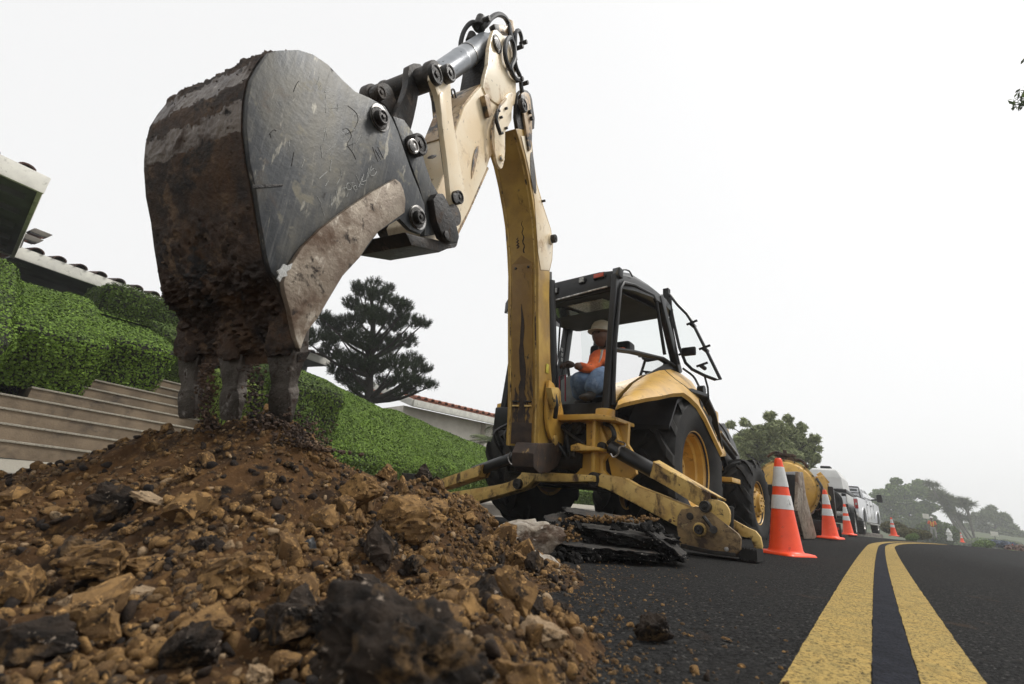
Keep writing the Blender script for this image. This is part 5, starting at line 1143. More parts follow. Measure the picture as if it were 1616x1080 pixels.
# ---------------------------------------------------------------- swing frame and stabilisers
XF = -1.05
P_([(866, 655), (940, 653), (972, 658), (972, 664), (940, 662), (866, 664)], 0, XF-.12, .30, 'frame_rail', 'yellow', BH)
b = MB(); c = mp(955, 657, 0, XF-.02); b.cyl(c-UZ*.03, c+UZ*.05, .075, n=24); b.build('kingpin_cap', X['yellow'], BH, bevel=.008)
fr = P_([(918, 662), (943, 660), (950, 678), (961, 704), (959, 716), (951, 728), (952, 742), (960, 751), (963, 760), (958, 768), (948, 771), (938, 768), (931, 757), (905, 758), (870, 757), (843, 757), (843, 747), (872, 746), (908, 748), (914, 742), (918, 734), (918, 718), (912, 713), (925, 702), (925, 668)], 0, XF, .05, 'swing_frame', 'yellow', BH, bevel=.008)
P_([(935, 664), (940, 664), (938, 752), (932, 752)], 0, XF-.07, .08, 'frame_rib', 'yellow', BH, bevel=.006)
P_([(900, 703), (912, 699), (920, 703), (945, 706), (945, 711), (900, 712)], 0, XF-.14, .16, 'frame_ledge', 'yellow', BH, bevel=.008)
P_([(843, 747), (908, 748), (934, 750), (934, 760), (905, 761), (843, 760)], 0, XF-.16, .20, 'lower_rail', 'yellow_worn', BH, bevel=.01)
P_([(946, 662), (992, 668), (990, 700), (1000, 716), (1004, 748), (990, 760), (966, 756)], 0, XF+.05, .04, 'frame_cheek', 'yellow', BH, bevel=.008)
P_([(962, 664), (967, 664), (976, 696), (971, 700)], 0, XF-.02, .14, 'frame_rib', 'yellow', BH, bevel=.004)
boss(mp(952, 706, 0, XF), -MF, .036, .035, 'pin', 'pin', BH); boss(mp(947, 759, 0, XF), -MF, .055, .10, 'pin', 'pin', BH)
# dark hydraulics inside the frame
b = MB(); b.box(-1.0, -.55, -.55, .35, .55, .95, mw); b.build('valve_block', X['grease'], BH, bevel=.02)
b = MB()
for k in range(9):
    y0 = -.42+.09*k; b.tube([mw(-1.02, y0, .93), mw(-1.10-.04*(k % 3), y0+.04, .80), mw(-1.06, y0-.05*(k % 2), .62), mw(-.98, y0, .52)], .013, 8, 4)
b.tube([mp(885, 672, 0, XF-.03), mp(905, 690, 0, XF-.05), mp(922, 700, 0, XF-.03)], .014, 8, 4); b.tube([mp(954, 668, 0, XF), mp(966, 676, 0, XF-.03), mp(969, 690, 0, XF-.03), mp(960, 700, 0, XF)], .018, 8, 4); b.build('hydraulic_hose', X['hose'], BH)
b = MB(); c = mp(913, 676, 0, XF+.02); b.cyl(c-MF*.04, c+MF*.02, .055, n=20); b.cyl(c-MF*.06, c, .03, n=12); b.build('swing_cylinder', X['grease'], BH, bevel=.005)
b = MB(); c = mp(898, 728, 0, XF+.05); b.cyl(c-ML*.16, c+ML*.16, .075, n=20); b.cyl(mp(905, 712, 0, XF-.1), mp(905, 716, 0, XF-.1)-UZ*.03, .02, n=10); b.build('swing_cylinder', X['grease'], BH, bevel=.005)
# right stabiliser
XL = XF-.04
leg = P_(smoothpoly([(948, 748), (958, 750), (980, 753), (1000, 765), (1040, 781), (1086, 800), (1100, 806), (1100, 845), (1066, 830), (1010, 800), (956, 772), (944, 768), (941, 758)], 2), 0, XL-.06, .13, 'stabiliser_leg', 'yellow_worn', BH, bevel=.010)
foot = P_([(1069, 815), (1075, 804), (1085, 803), (1098, 799), (1122, 809), (1165, 843), (1169, 850), (1168, 868), (1160, 876), (1120, 871), (1073, 862), (1068, 835)], 0, XL-.10, .028, 'foot_plate', 'foot', leg, bevel=.005)
P_([(1100, 800), (1122, 810), (1153, 818), (1180, 833), (1192, 838), (1200, 848), (1203, 862), (1201, 874), (1192, 872), (1185, 850), (1165, 846), (1130, 826)], 0, XL+.09, .028, 'foot_plate', 'yellow_worn', leg, bevel=.005)
P_([(1074, 858), (1120, 868), (1160, 873), (1161, 880), (1120, 875), (1074, 865)], 0, XL-.11, .24, 'foot_base', 'grease', leg, bevel=.004)
b = MB()
c0, c1 = mp(1167, 868, 0, XL-.06), mp(1194, 866, 0, XL-.06)
for k in range(16): p = c0.lerp(c1, k/15); b.obox(Vector((p.x, p.y, .095))+MF*.06, (c1-c0)/38, MF*.07, UZ*(.030+.004*math.sin(k*2.3)))
b.build('rubber_pad', X['rubber'], leg, weld=False)
boss(mp(1105, 836, 0, XL-.10), -MF, .026, .035, 'pin', 'pin', leg); boss(mp(1105, 836, 0, XL-.10), -MF, .040, .012, 'pin_boss', 'yellow_worn', leg); boss(mp(1089, 815, 0, XL-.10), -MF, .022, .004, 'hole', 'grease', leg)
b = MB(); b.tube([mp(1110, 815, 0, XL-.13), mp(1126, 836, 0, XL-.13)], .012, 8); b.cyl(mp(1126, 836, 0, XL-.16), mp(1126, 836, 0, XL-.10), .022, n=12); b.build('lock_lever', X['pin'], leg)
boss(mp(1147, 867, 0, XL-.11), -MF, .012, .01, 'bolt', 'bright', leg)
# cylinder
b = MB(); b.cyl(mp(964, 706, 0, XL), mp(1034, 745, 0, XL), .052, n=28); cy = b.build('stabiliser_cylinder', X['black_cyl'], BH, bevel=.004)
b = MB(); b.tube([mp(964, 716, 0, XL-.07), mp(968, 722, 0, XL-.07), mp(976, 716, 0, XL-.07), mp(978, 706, 0, XL-.07), mp(986, 704, 0, XL-.05), mp(985, 699, 0, XL-.02), mp(974, 696, 0, XL)], .006, 6, 3); b.build('hose_clip', X['bright'], cy)
cv = MB()
top_ = [(1030, 729), (1039, 727), (1122, 775), (1146, 788), (1152, 796)]; bot_ = [(1025, 752), (1062, 774), (1098, 797), (1112, 806)]
pA = [mp(x, y, 0, XL-.075) for x, y in [(1031, 729), (1120, 778), (1122, 800), (1118, 808), (1098, 797), (1062, 774), (1025, 753)]]
cv.prism(pA, MF*.012)
pB = [mp(1031, 729, 0, XL-.075), mp(1040, 726, 0, XL+.075), mp(1147, 789, 0, XL+.075), mp(1120, 778, 0, XL-.075)]; nn = (pB[1]-pB[0]).cross(pB[3]-pB[0]).normalized(); nn = nn if nn.z < 0 else -nn; cv.prism(pB, nn*.012)
pC = [p+MF*.15 for p in pA]; cv.prism(pC, -MF*.012); cv.build('cylinder_cover', X['yellow_worn'], cy, bevel=.004)
b = MB(); b.cyl(mp(1112, 790, 0, XL), mp(1146, 812, 0, XL), .042, n=24); b.build('cylinder_rod', X['grease'], cy, bevel=.004)
for o_ in (-.085, .055): P_(smoothpoly([(1106, 792), (1122, 788), (1140, 792), (1148, 800), (1152, 812), (1148, 832), (1128, 826), (1112, 812), (1104, 802)], 2), 0, XL+o_, .028, 'clevis', 'yellow_worn', leg, bevel=.006)
boss(mp(1115, 800, 0, XL-.085), -MF, .034, .035, 'pin', 'pin', leg)
b = MB(); c = mp(1142, 812, 0, XL-.02); b.cyl(c-UZ*.09, c+UZ*.05, .05, .06, 20); b.build('rod_boot', X['rubber'], leg, bevel=.01)
# left stabiliser
XM = XF-.06
leg2 = P_(smoothpoly([(850, 742), (846, 752), (830, 768), (805, 777), (756, 791), (735, 796), (706, 796), (690, 790), (700, 779), (730, 774), (756, 770), (790, 764), (808, 758), (822, 748), (826, 733), (838, 736)], 2), 0, XM-.06, .12, 'stabiliser_leg', 'yellow_worn', BH, bevel=.010)
boss(mp(819, 764, 0, XM-.06), -MF, .042, .03, 'pin', 'pin', leg2)
b = MB(); b.cyl(mp(822, 719, 0, XM), mp(748, 745, 0, XM), .050, n=28); cy2 = b.build('stabiliser_cylinder', X['black_cyl'], BH, bevel=.004)
b = MB(); b.tube([mp(806, 714, 0, XM-.07), mp(802, 722, 0, XM-.07), mp(806, 732, 0, XM-.07), mp(816, 735, 0, XM-.07)], .006, 6, 3); b.build('hose_clip', X['bright'], cy2)
b = MB(); pl = [(757, 734), (762, 733), (754, 752), (700, 770), (683, 774), (679, 768), (685, 760)]; b.prism([mp(x, y, 0, XM-.07) for x, y in pl], MF*.14); b.build('cylinder_cover', X['yellow_worn'], cy2, bevel=.006)
b = MB(); b.obox(mw(XM, 1.55, .26), ML*.22, MF*.16, UZ*.03); b.obox(mw(XM, 1.5, .33), ML*.14, MF*.015, UZ*.08); b.build('foot_base', X['grease'], leg2, bevel=.01)

# ---------------------------------------------------------------- boom
V = .135
fr_e = [(849, 706), (851, 650), (851, 600), (850, 500), (850, 430), (848, 390), (845, 350), (841, 321), (835, 285), (828, 251), (818, 216), (814, 203)]
bk_e = [(838, 203), (842, 246), (848, 290), (858, 325), (870, 362), (873, 385), (872, 410), (868, 428), (867, 470), (868, 520), (869, 570), (872, 610), (880, 640), (884, 680), (880, 706)]
boom = MB(); n = len(fr_e)
boom.prism([ap(x, y, V) for x, y in fr_e+bk_e], -AN*(2*V)); bo = boom.build('boom', X['boom'], BH, bevel=.008)
# the worn wear plate down its inner face
def onface(px_, py_, k=.006):    # on the digging side of the boom
    return None
face = [ap(x, y, V) for x, y in fr_e]
def facept(t, v):                # t: 0 at foot .. 1 at top, v across
    q = t*(len(face)-1); i = min(int(q), len(face)-2); p = face[i].lerp(face[i+1], q-i); return p-AN*(V-v)
def facestrip(t0, t1, v0, v1, off, name, m, par=bo, K=12, th=.012):
    R = []
    for k in range(K+1):
        t = t0+(t1-t0)*k/K; a = facept(t, v0)+AD*off; c = facept(t, v1)+AD*off; R.append([a, c, c-AD*th, a-AD*th])
    b = MB(); b.loft(R); return b.build(name, X[m], par, bevel=.002)
wp = facestrip(.02, .40, -.088, .088, .014, 'wear_plate', 'yellow_streak')
b = MB(); a = facept(.40, -.088)+AD*.014; c = facept(.40, .088)+AD*.014; tp = facept(.43, 0)+AD*.014; b.prism([a, c, tp], -AD*.012); b.build('wear_plate', X['yellow_streak'], bo)
for sgn in (-1, 1):
    c = facept(.385, sgn*.055)+AD*.012; b = MB(); b.cyl(c, c+AD*.010, .011, .008, 12); b.build('bolt', X['pin'], wp)
    facestrip(.0, .97, sgn*.108-.006, sgn*.108+.006, .004, 'weld_seam', 'yellow_worn', K=30, th=.006)
    for tt in (.118, .105):
        c = facept(tt, sgn*.052)+AD*.022; b = MB(); b.beam(c-AN*.028, c+AN*.028, .02, .012); b.build('bracket', X['grease' if tt > .11 else 'yellow_worn'], wp, bevel=.002)
for k_, (t0_, t1_, wd_, v_) in enumerate(((.02, .30, .036, .0), (.02, .16, .020, -.055), (.03, .12, .016, .05), (.44, .56, .005, .02), (.46, .50, .010, -.03))):
    rq = random.Random(k_); L_ = []; R_ = []; K_ = 26
    for i in range(K_+1):
        u_ = i/K_; ww = wd_*(1-u_)**.6*(.6+.7*rq.random())+.001; cc = v_+.006*math.sin(i*.9+k_); q_ = facept(t0_+(t1_-t0_)*u_, 0)+AD*(.0175 if t1_ < .4 else .002); L_.append(q_+AN*(cc-ww)); R_.append(q_+AN*(cc+ww))
    b = MB(); b.loft([[a, c, c-AD*.002, a-AD*.002] for a, c in zip(L_, R_)]); b.build('rust_run', X['stain'], wp)
facestrip(.005, .06, -.085, .085, .020, 'wear_foot', 'stain', K=4)
# boom foot and swing casting
A_(smoothpoly([(862, 600), (876, 622), (884, 650), (886, 690), (880, 708), (872, 702), (864, 690), (858, 660)], 2), V+.01, .03, 'foot_plate', 'yellow', bo, bevel=.008)
b = MB(); c = ap(874, 695, V+.035); b.cyl(c, c+AN*.02, .040, n=24); b.build('pin', X['yellow_worn'], bo, bevel=.004)
A_([(848, 700), (887, 700), (888, 714), (880, 736), (866, 746), (852, 748), (842, 738), (842, 716)], V+.05, -.17, 'swing_casting', 'stain', BH, bevel=.006, ang=12)
A_([(860, 612), (872, 612), (876, 618), (876, 640), (868, 645)], V+.05, .05, 'hose_guard', 'yellow_worn', bo, bevel=.006)
b = MB(); b.tube([ap(874, 620, V+.08), ap(878, 640, V+.10), ap(876, 660, V+.08)], .018, 8, 3); b.build('hydraulic_hose', X['hose'], bo)
# thin cream plate on the upper side of the boom, and its fittings
def sideplate(pts, off, m, name, par=bo, th=.004, v=V, bev=.001): return A_(pts, v+off, th, name, m, par, bevel=bev)
sideplate([(849, 399), (853, 426), (866, 427), (870, 410), (871, 385), (868, 362), (856, 327), (846, 292), (840, 250), (836, 215), (822, 215), (828, 240), (836, 275), (843, 315)], .001, 'cream', 'pale_side')
sideplate(smoothpoly([(839, 240), (843, 262), (846, 300), (843, 305), (838, 285), (836, 250)], 2), .004, 'grease', 'side_slot')
sideplate([(862, 574), (866, 576), (865, 590), (861, 588)], .004, 'label_yellow', 'sticker')
boss(ap(868, 378, V), AN, .035, .05, 'pin', 'pin', bo); boss(ap(868, 378, V), AN, .048, .012, 'pin_boss', 'cream', bo); boss(ap(855, 318, V), AN, .010, .03, 'bolt', 'pin', bo)
# boom nose: dark bearing plates around the stick pivot
for v0 in (V-.03, -V): A_(smoothpoly([(812, 205), (810, 165), (814, 147), (822, 143), (832, 150), (836, 170), (838, 205)], 2), v0, .03, 'nose_plate', 'grease', bo, bevel=.006)
A_(smoothpoly([(819, 150), (827, 147), (833, 155), (836, 190), (836, 225), (832, 240), (826, 200), (821, 170)], 2), V+.002, .02, 'nose_flange', 'cream_dirty', bo, bevel=.005)
boss(ap(822, 168, V+.02), AN, .05, .03, 'pin', 'grease', bo)
b = MB(); b.cyl(mp(868, 430, 1, -.05), mp(868, 600, 1, -.05), .012, n=8); b.build('window_stay', X['grey_plastic'], cabo)
# boom lift cylinder behind the boom
b = MB(); b.cyl(ap(872, 690, 0), ap(862, 440, 0)-AD*.05, .06, n=20); b.build('boom_cylinder', X['black_cyl'], BH)

# ---------------------------------------------------------------- stick
W_ = .115
st_pts = [(774, 50), (783, 54), (790, 61), (797, 68), (803, 84), (806, 103), (808, 138), (808, 190), (800, 206), (794, 214), (789, 232), (790, 262), (783, 266), (778, 254), (773, 252), (769, 266), (742, 329), (728, 356), (712, 388), (700, 388), (672, 384), (664, 350), (690, 300), (706, 262), (716, 215), (733, 168), (750, 146), (762, 134), (764, 100), (765, 78)]
b = MB(); b.prism([ap(x, y, W_) for x, y in [(762, 134), (808, 138), (808, 190), (800, 206), (794, 214), (773, 252), (769, 266), (742, 329), (728, 356), (712, 388), (700, 388), (672, 384), (664, 350), (690, 300), (706, 262), (716, 215), (733, 168), (750, 146)]], -AN*2*W_)
stk = b.build('stick', X['cream'], BH, bevel=.012, seg=3)
# dirty outer face panel
ff = [(762, 134), (750, 146), (733, 168), (716, 215), (706, 262), (690, 300)]
_o = (AD*.75+UZ*.65).normalized(); R = [[ap(x, y, W_)-AN*.012+_o*.008, ap(x, y, W_)-AN*(2*W_-.012)+_o*.008] for x, y in ff]; R = [[a, c, c-_o*.012, a-_o*.012] for a, c in R]
b = MB(); b.loft(R[:4]); b.build('stained_face', X['cream_dirty'], stk)
for v0, nm in ((W_-.02, 'cream'), (-W_, 'cream')):
    A_(smoothpoly([(774, 50), (783, 54), (797, 68), (803, 84), (807, 103), (809, 150), (800, 175), (770, 160), (756, 140), (764, 105), (766, 78)], 2), v0, .03, 'ear_plate', nm, stk, bevel=.006)
b = MB(); b.prism([ap(x, y, W_-.025) for x, y in [(768, 92), (774, 60), (780, 100), (778, 138), (760, 145)]], -AN*(2*W_-.05)); b.build('ear_web', X['grease'], stk)
boss(ap(784, 70, W_+.01), AN, .060, .008, 'pin_ring', 'grease', stk); boss(ap(784, 70, W_+.018), AN, .042, .008, 'pin', 'bright', stk); boss(ap(784, 70, W_+.026), AN, .034, .006, 'pin', 'pin', stk)
A_(smoothpoly([(804, 176), (797, 186), (793, 205), (793, 240), (790, 262), (786, 268), (780, 258), (777, 240), (776, 200), (786, 170), (797, 150), (807, 150)], 2), W_+.008, .022, 'pivot_plate', 'cream', stk, bevel=.006)
b = MB(); b.tube([ap(798, 156, W_+.032), ap(787, 170, W_+.032), ap(778, 196, W_+.032), ap(776, 225, W_+.032), ap(781, 248, W_+.032)], .010, 8, 4); b.build('weld_rib', X['cream_dirty'], stk)
b = MB(); b.tube([ap(785, 178, W_+.06), ap(783, 190, W_+.06), ap(790, 212, W_+.06)], .013, 8, 2); b.build('bracket', X['grease'], stk)
for x, y in ((785, 176), (789, 186), (790, 211), (797, 203), (797, 172)): boss(ap(x, y, W_+.03), AN, .009, .02, 'bolt', 'pin', stk)
boss(ap(790, 250, W_+.03), AN, .022, .02, 'pin_ring', 'cream', stk); boss(ap(790, 250, W_+.05), AN, .012, .004, 'pin', 'grease', stk)
A_([(757, 153), (764, 150), (771, 184), (765, 188)], W_+.004, .035, 'side_bracket', 'cream_dirty', stk, bevel=.004)
A_(smoothpoly([(749, 238), (756, 230), (750, 262), (744, 283), (745, 260)], 2), W_+.002, .003, 'scrape', 'cream_dirty', stk, bevel=.0005)
A_(smoothpoly([(673, 250), (681, 245), (689, 246), (682, 251)], 2), W_+.002, .006, 'dent_mark', 'grease', stk, bevel=.001)
for x, y in ((765, 137), (718, 150)):
    b = MB(); b.tube([ap(x-3, y+5, W_-.03), ap(x-3, y-2, W_-.03)+AD*.02, ap(x+1, y-4, W_-.03)+AD*.02, ap(x+2, y+5, W_-.03)], .006, 6, 3); b.build('lifting_eye', X['grease'], stk)
# toothed lower edge
te = [(770, 266), (758, 293), (742, 329), (728, 358), (714, 386)]; b = MB()
for i in range(46):
    q = i/45*(len(te)-1); k = min(int(q), len(te)-2); p0 = Vector((te[k][0], te[k][1], 0)).lerp(Vector((te[k+1][0], te[k+1][1], 0)), q-k); p = ap(p0.x, p0.y, W_-.01); b.cyl(p, p-AN*.03, .010, n=6)
b.build('saw_edge', X['cream_dirty'], stk, weld=False)
# pivot box where the guide links join
A_([(671, 283), (678, 270), (690, 262), (700, 268), (704, 296), (706, 330), (690, 340)], -.09, .20, 'nose_box', 'yellow_streak', stk, bevel=.01)
# bucket cylinder
p0, p1 = ap(694, 118, 0), ap(770, 66, 0); b = MB(); dv = (p1-p0).normalized()
b.lathe([(.0, -.02), (.055, -.02), (.062, .0), (.064, .02), (.070, .06), (.073, .30), (.075, .305), (.075, .33), (.0735, .335), (.0735, (p1-p0).length-.08), (.060, (p1-p0).length-.02), (0, (p1-p0).length)], p0, dv, 40); bc = b.build('bucket_cylinder', X['chrome'], BH, ang=40)
c = p0.lerp(p1, .52); b = MB(); b.lathe([(.0735, -.006), (.077, -.006), (.077, .006), (.0735, .006)], c, dv, 40); b.build('band', X['bright'], bc)
b = MB(); b.cyl(p1-dv*.05, p1+dv*.06, .055, .045, 20); b.cyl(p1-AN*.12, p1+AN*.10, .045, n=20); b.build('cylinder_eye', X['grease'], bc)
# hoses on top
b = MB(); fit = ap(756, 44, 0)
b.cyl(fit, fit+UZ*.10+AD*.0, .045, .03, 14); b.cyl(fit+UZ*.05-AN*.06, fit+UZ*.05+AN*.08, .02, n=10); b.cyl(ap(741, 66, -.05), ap(745, 55, -.05), .03, n=12); b.build('hose_fitting', X['grease'], bc, bevel=.003)
b = MB()
b.tube([ap(728, 80, -.10), ap(727, 68, -.10), ap(732, 50, -.08), ap(741, 38, -.05), ap(750, 36, -.02), ap(756, 44, 0)], .016, 8, 4)
b.tube([ap(762, 44, .03), ap(768, 38, .05), ap(776, 28, .06), ap(786, 23, .06), ap(796, 27, .06), ap(803, 38, .06)], .018, 8, 4)
b.tube([ap(803, 38, .06), ap(806, 55, .10), ap(810, 75, .12), ap(813, 95, .13)], .018, 8, 3)
b.tube([ap(805, 110, .15), ap(799, 96, .15), ap(797, 80, .15), ap(799, 66, .15), ap(805, 60, .15), ap(811, 72, .15), ap(812, 92, .15), ap(806, 108, .15), ap(812, 122, .15), ap(820, 126, .15)], .017, 8, 4)
b.tube([ap(811, 96, .12), ap(813, 70, .12), ap(814, 52, .12), ap(819, 49, .12), ap(823, 60, .12), ap(823, 74, .12)], .015, 8, 4)
b.tube([ap(811, 90, .14), ap(815, 108, .14), ap(821, 122, .14), ap(823, 140, .14), ap(829, 170, .14), ap(833, 200, .14)], .016, 8, 4)
b.build('hydraulic_hose', X['hose'], BH)
b = MB(); b.beam(ap(777, 46, .02), ap(806, 50, .06), .05, .05); b.beam(ap(804, 34, .06), ap(808, 60, .08), .04, .05); b.build('hose_clamp', X['cream_dirty'], BH, bevel=.008)
b = MB()
for x, y in ((820, 75), (826, 68), (820, 126), (828, 132), (833, 178), (836, 188)): c = ap(x, y, .15); b.cyl(c-AN*.03, c+AN*.03, .016, n=8)
b.build('hose_bolts', X['grease'], BH)
# link: cross tube, guide links, power links
cen = ap(633, 124, 0); cl_, cr_ = ap(633, 124, 0)-AN*.24, ap(633, 124, 0)+AN*.22
cR = ap(686, 120, .19); cL = cR-AN*.43; b = MB(); b.cyl(cL, cR, .060, n=28); b.cyl(cL-AN*.012, cL+AN*.03, .066, n=24); b.cyl(cR-AN*.03, cR+AN*.02, .070, n=24); b.cyl(cL-AN*.02, cL+AN*.035, .074, n=24); b.cyl(cL+AN*.10, cL+AN*.13, .066, n=24); lk = b.build('link_tube', X['link'], BH, bevel=.006)
A_(smoothpoly([(678, 108), (690, 106), (700, 116), (704, 145), (706, 180), (712, 220), (718, 260), (726, 300), (726, 322), (716, 332), (706, 328), (702, 300), (698, 260), (692, 215), (688, 180), (682, 150), (674, 128)], 2), .19, .032, 'guide_link', 'cream', lk, bevel=.006)
A_(smoothpoly([(686, 150), (691, 150), (694, 190), (700, 235), (706, 290), (704, 300), (699, 270), (692, 215)], 2), .185, .01, 'link_edge', 'grease', lk, bevel=.002)
A_(smoothpoly([(692, 150), (700, 150), (703, 185), (702, 200), (697, 205), (695, 180)], 2), .224, .008, 'stiffener', 'cream', lk, bevel=.002)
A_(smoothpoly([(676, 108), (690, 104), (702, 114), (706, 145), (708, 180), (716, 225), (724, 262), (734, 300), (732, 322), (718, 332), (708, 326), (700, 296), (692, 240), (684, 200), (680, 160), (672, 126)], 2), -.21, .03, 'guide_link', 'cream_dirty', lk, bevel=.006)
boss(ap(718, 313, .222), AN, .036, .03, 'pin', 'grease', lk); boss(ap(718, 313, .252), AN, .026, .008, 'pin', 'pin', lk)
boss(ap(684, 119, .222), AN, .052, .02, 'pin', 'grease', lk); boss(ap(696, 121, .20), AN, .045, .06, 'pin', 'pin', lk)
for v0 in (.06, -.12): A_(smoothpoly([(636, 108), (654, 104), (658, 118), (652, 150), (644, 190), (634, 218), (616, 222), (606, 210), (612, 185), (626, 160), (634, 135)], 2), v0, .04, 'power_link', 'link', lk, bevel=.008)
b = MB(); A_(smoothpoly([(582, 142), (596, 134), (608, 142), (614, 158), (622, 178), (610, 188), (600, 172), (586, 160)], 2), .02, .04, 'power_link', 'link', lk, bevel=.008); boss(ap(597, 148, .06), AN, .032, .02, 'pin_ring', 'link', lk); q = ap(610, 196, .0); b.cyl(q-AN*.26, q+AN*.10, .040, n=24); b.build('pin', X['grease'], lk, bevel=.004)

# ---------------------------------------------------------------- bucket
HB = .262
bkt_out = [(577, 157), (554, 147), (534, 129), (511, 105), (487, 89), (464, 82), (434, 83), (417, 87), (402, 108), (390, 130), (384, 160), (382, 190), (382, 210), (387, 257), (397, 304), (404, 351), (414, 408), (420, 430), (434, 448), (447, 476), (462, 512), (467, 545), (469, 557)]
edge = [(477, 524), (494, 504), (514, 470), (534, 437), (561, 408), (591, 367), (624, 347)]
ears = [(641, 364), (658, 371), (666, 361), (664, 324), (655, 300), (644, 274), (631, 237), (622, 210), (612.6, 189), (601, 170)]
side = bkt_out+edge+ears
bk = thing_dummy = None
sh = MB(); TH = .022
O3 = [ap(x, y, HB) for x, y in bkt_out]
cenb = ap(520, 330, HB); rin = []
nrm = []
for i, p in enumerate(O3):
    t = (O3[min(i+1, len(O3)-1)]-O3[max(i-1, 0)]).normalized(); nn = t.cross(AN); nn = nn if nn.dot(p-cenb) > 0 else -nn; nrm.append(nn)
Of = []; Nf = []
for i in range(len(O3)-1):
    for k in range(9): Of.append(O3[i].lerp(O3[i+1], k/9)); Nf.append(nrm[i].lerp(nrm[i+1], k/9))
Of.append(O3[-1]); Nf.append(nrm[-1]); nO = len(Of); KV = 70
def shellpt(i, v, inner=False):
    t_ = i/(nO-1); fl = min(max((t_-.55)/.35, 0), 1); p = Of[i]-AN*(HB-v+(HB-v)/(2*HB)*.055*fl)
    if inner: return p-Nf[i]*TH
    t = i/(nO-1); q = p+Nf[i]*.004; s3 = Vector((p.x*9, p.y*9, p.z*9)); a = noise.noise(s3); c = noise.noise(s3*3.1); e = noise.noise(s3*8); g = noise.noise(s3*20)
    low = min(max((t-.62)/.2, 0), 1); up_ = min(max((.36-t)/.1, 0), 1)
    edgef = min(1, (HB-abs(v))/.03)
    band = 1 if (.40 < t < .47 or .30 < t < .345) else 0
    g2 = noise.noise(s3*45); dsp = (.002+.013*max(0, a+.1)+.010*max(0, c)+.008*e+.006*g+.004*g2)*(low*2.3+.30+up_*1.1)*edgef
    return q+Nf[i]*max(dsp, 0)
R = []
for i in range(nO):
    o_ = [shellpt(i, -HB+2*HB*k/KV) for k in range(KV+1)]; R.append(o_+[shellpt(i, HB, True), shellpt(i, -HB, True)])
b = MB(); nn_ = len(R[0])
vs = [p for r in R for p in r]
for i in range(nO-1):
    t = i/(nO-1); 
    for k in range(nn_):
        k2 = (k+1) % nn_
        b.f.append((i*nn_+k, i*nn_+k2, (i+1)*nn_+k2, (i+1)*nn_+k)); 
        tj = t+.016*noise.noise(Vector((k*.11, i*.07, 2)))+.012*noise.noise(Vector((k*.4, i*.3, 7))); b.m.append(1 if (.335 < tj < .40 or .455 < tj < .535) and k < KV else 0)
b.v = [tuple(p) for p in vs]
bucket = b.build('bucket', [X['mud_steel'], X['band_steel']], BH, ang=70, recalc=True)
# caked mud clods on the lower back
b = MB(); rsb = np.random.RandomState(4)
for k in range(260):
    t = rsb.uniform(.66, 1) if rsb.rand() < .75 else rsb.uniform(.1, .66); i = int(t*(nO-1)); v = rsb.uniform(-HB, HB); p = shellpt(i, v); b.rock(p, rsb.uniform(.002, .005 if t < .66 else .009), k, 1, (1, 1, .6), .4)
tag(b.build('caked_mud', X['mud_steel'], bucket, flat=False, ang=50, weld=False, recalc=False), kind='stuff')
b = MB(); b.prism([ap(x, y, HB) for x, y in side], AN*.022); sp = b.build('side_plate', X['steel'], bucket, bevel=.004)
b = MB(); b.prism([ap(x, y, -HB) for x, y in side], -AN*.022); b.build('side_plate', X['rust_steel'], bucket, bevel=.004)
cut = [(618, 284), (626, 290), (631, 302), (634, 316), (633, 337), (612, 352), (591, 367), (574, 388), (561, 408), (534, 437), (514, 470), (494, 504), (477, 526), (470, 545), (467, 557), (458, 530), (450, 490), (442, 462), (440, 448), (444, 432), (470, 392), (500, 362), (540, 332), (580, 305)]
b = MB(); b.prism([ap(x, y, HB+.022) for x, y in cut], AN*.022); b.build('side_cutter', X['rust_steel'], bucket, bevel=.006)
b = MB(); b.prism([ap(x, y, -HB-.022) for x, y in cut], -AN*.022); b.build('side_cutter', X['rust_steel'], bucket, bevel=.006)
A_([(446, 417), (452, 420), (460, 416), (457, 425), (450, 430), (452, 436), (444, 438), (440, 446), (436, 441), (439, 434), (436, 428), (442, 424)], HB+.044, .006, 'chipped_patch', 'chalk', sp, bevel=.001)
A_([(398, 292), (446, 291), (446, 294), (398, 298)], HB+.0215, .004, 'gouge', 'grease', sp, bevel=.0005)
for (x, y, r, nm) in ((598, 187, .040, 'hinge_pin'), (658, 344, .042, 'hinge_pin')):
    boss(ap(x, y, HB+.020), AN, r+.012, .010, 'pin_ring', 'bright', sp); boss(ap(x, y, HB+.030), AN, r+.004, .006, 'pin_ring', 'grease', sp); boss(ap(x, y, HB+.034), AN, r*.72, .022, nm, 'pin', sp)
# inner ear plate (coupler) beyond the side plate
inner = [(612, 186), (630, 192), (646, 215), (657, 235), (664, 262), (674, 290), (686, 310), (694, 330), (692, 352), (680, 372), (662, 374), (664, 330), (652, 292), (634, 245)]
A_(smoothpoly(inner, 1), HB-.085, .030, 'coupler_plate', 'steel', bucket, bevel=.005)
A_(smoothpoly(inner, 1), -HB+.055, .030, 'coupler_plate', 'grease', bucket, bevel=.005)
boss(ap(650, 232, HB-.055), AN, .050, .05, 'pin', 'grease', bucket); boss(ap(650, 232, HB-.004), AN, .032, .012, 'pin', 'bright', bucket); boss(ap(650, 232, HB+.008), AN, .022, .006, 'pin', 'pin', bucket)
A_([(672, 318), (678, 308), (688, 308), (696, 322), (708, 352), (714, 376), (711, 386), (700, 384), (688, 378), (677, 350)], HB-.06, .045, 'coupler_block', 'grease', bucket, bevel=.008)
boss(ap(703, 371, HB-.015), AN, .020, .010, 'pin', 'pin', bucket)
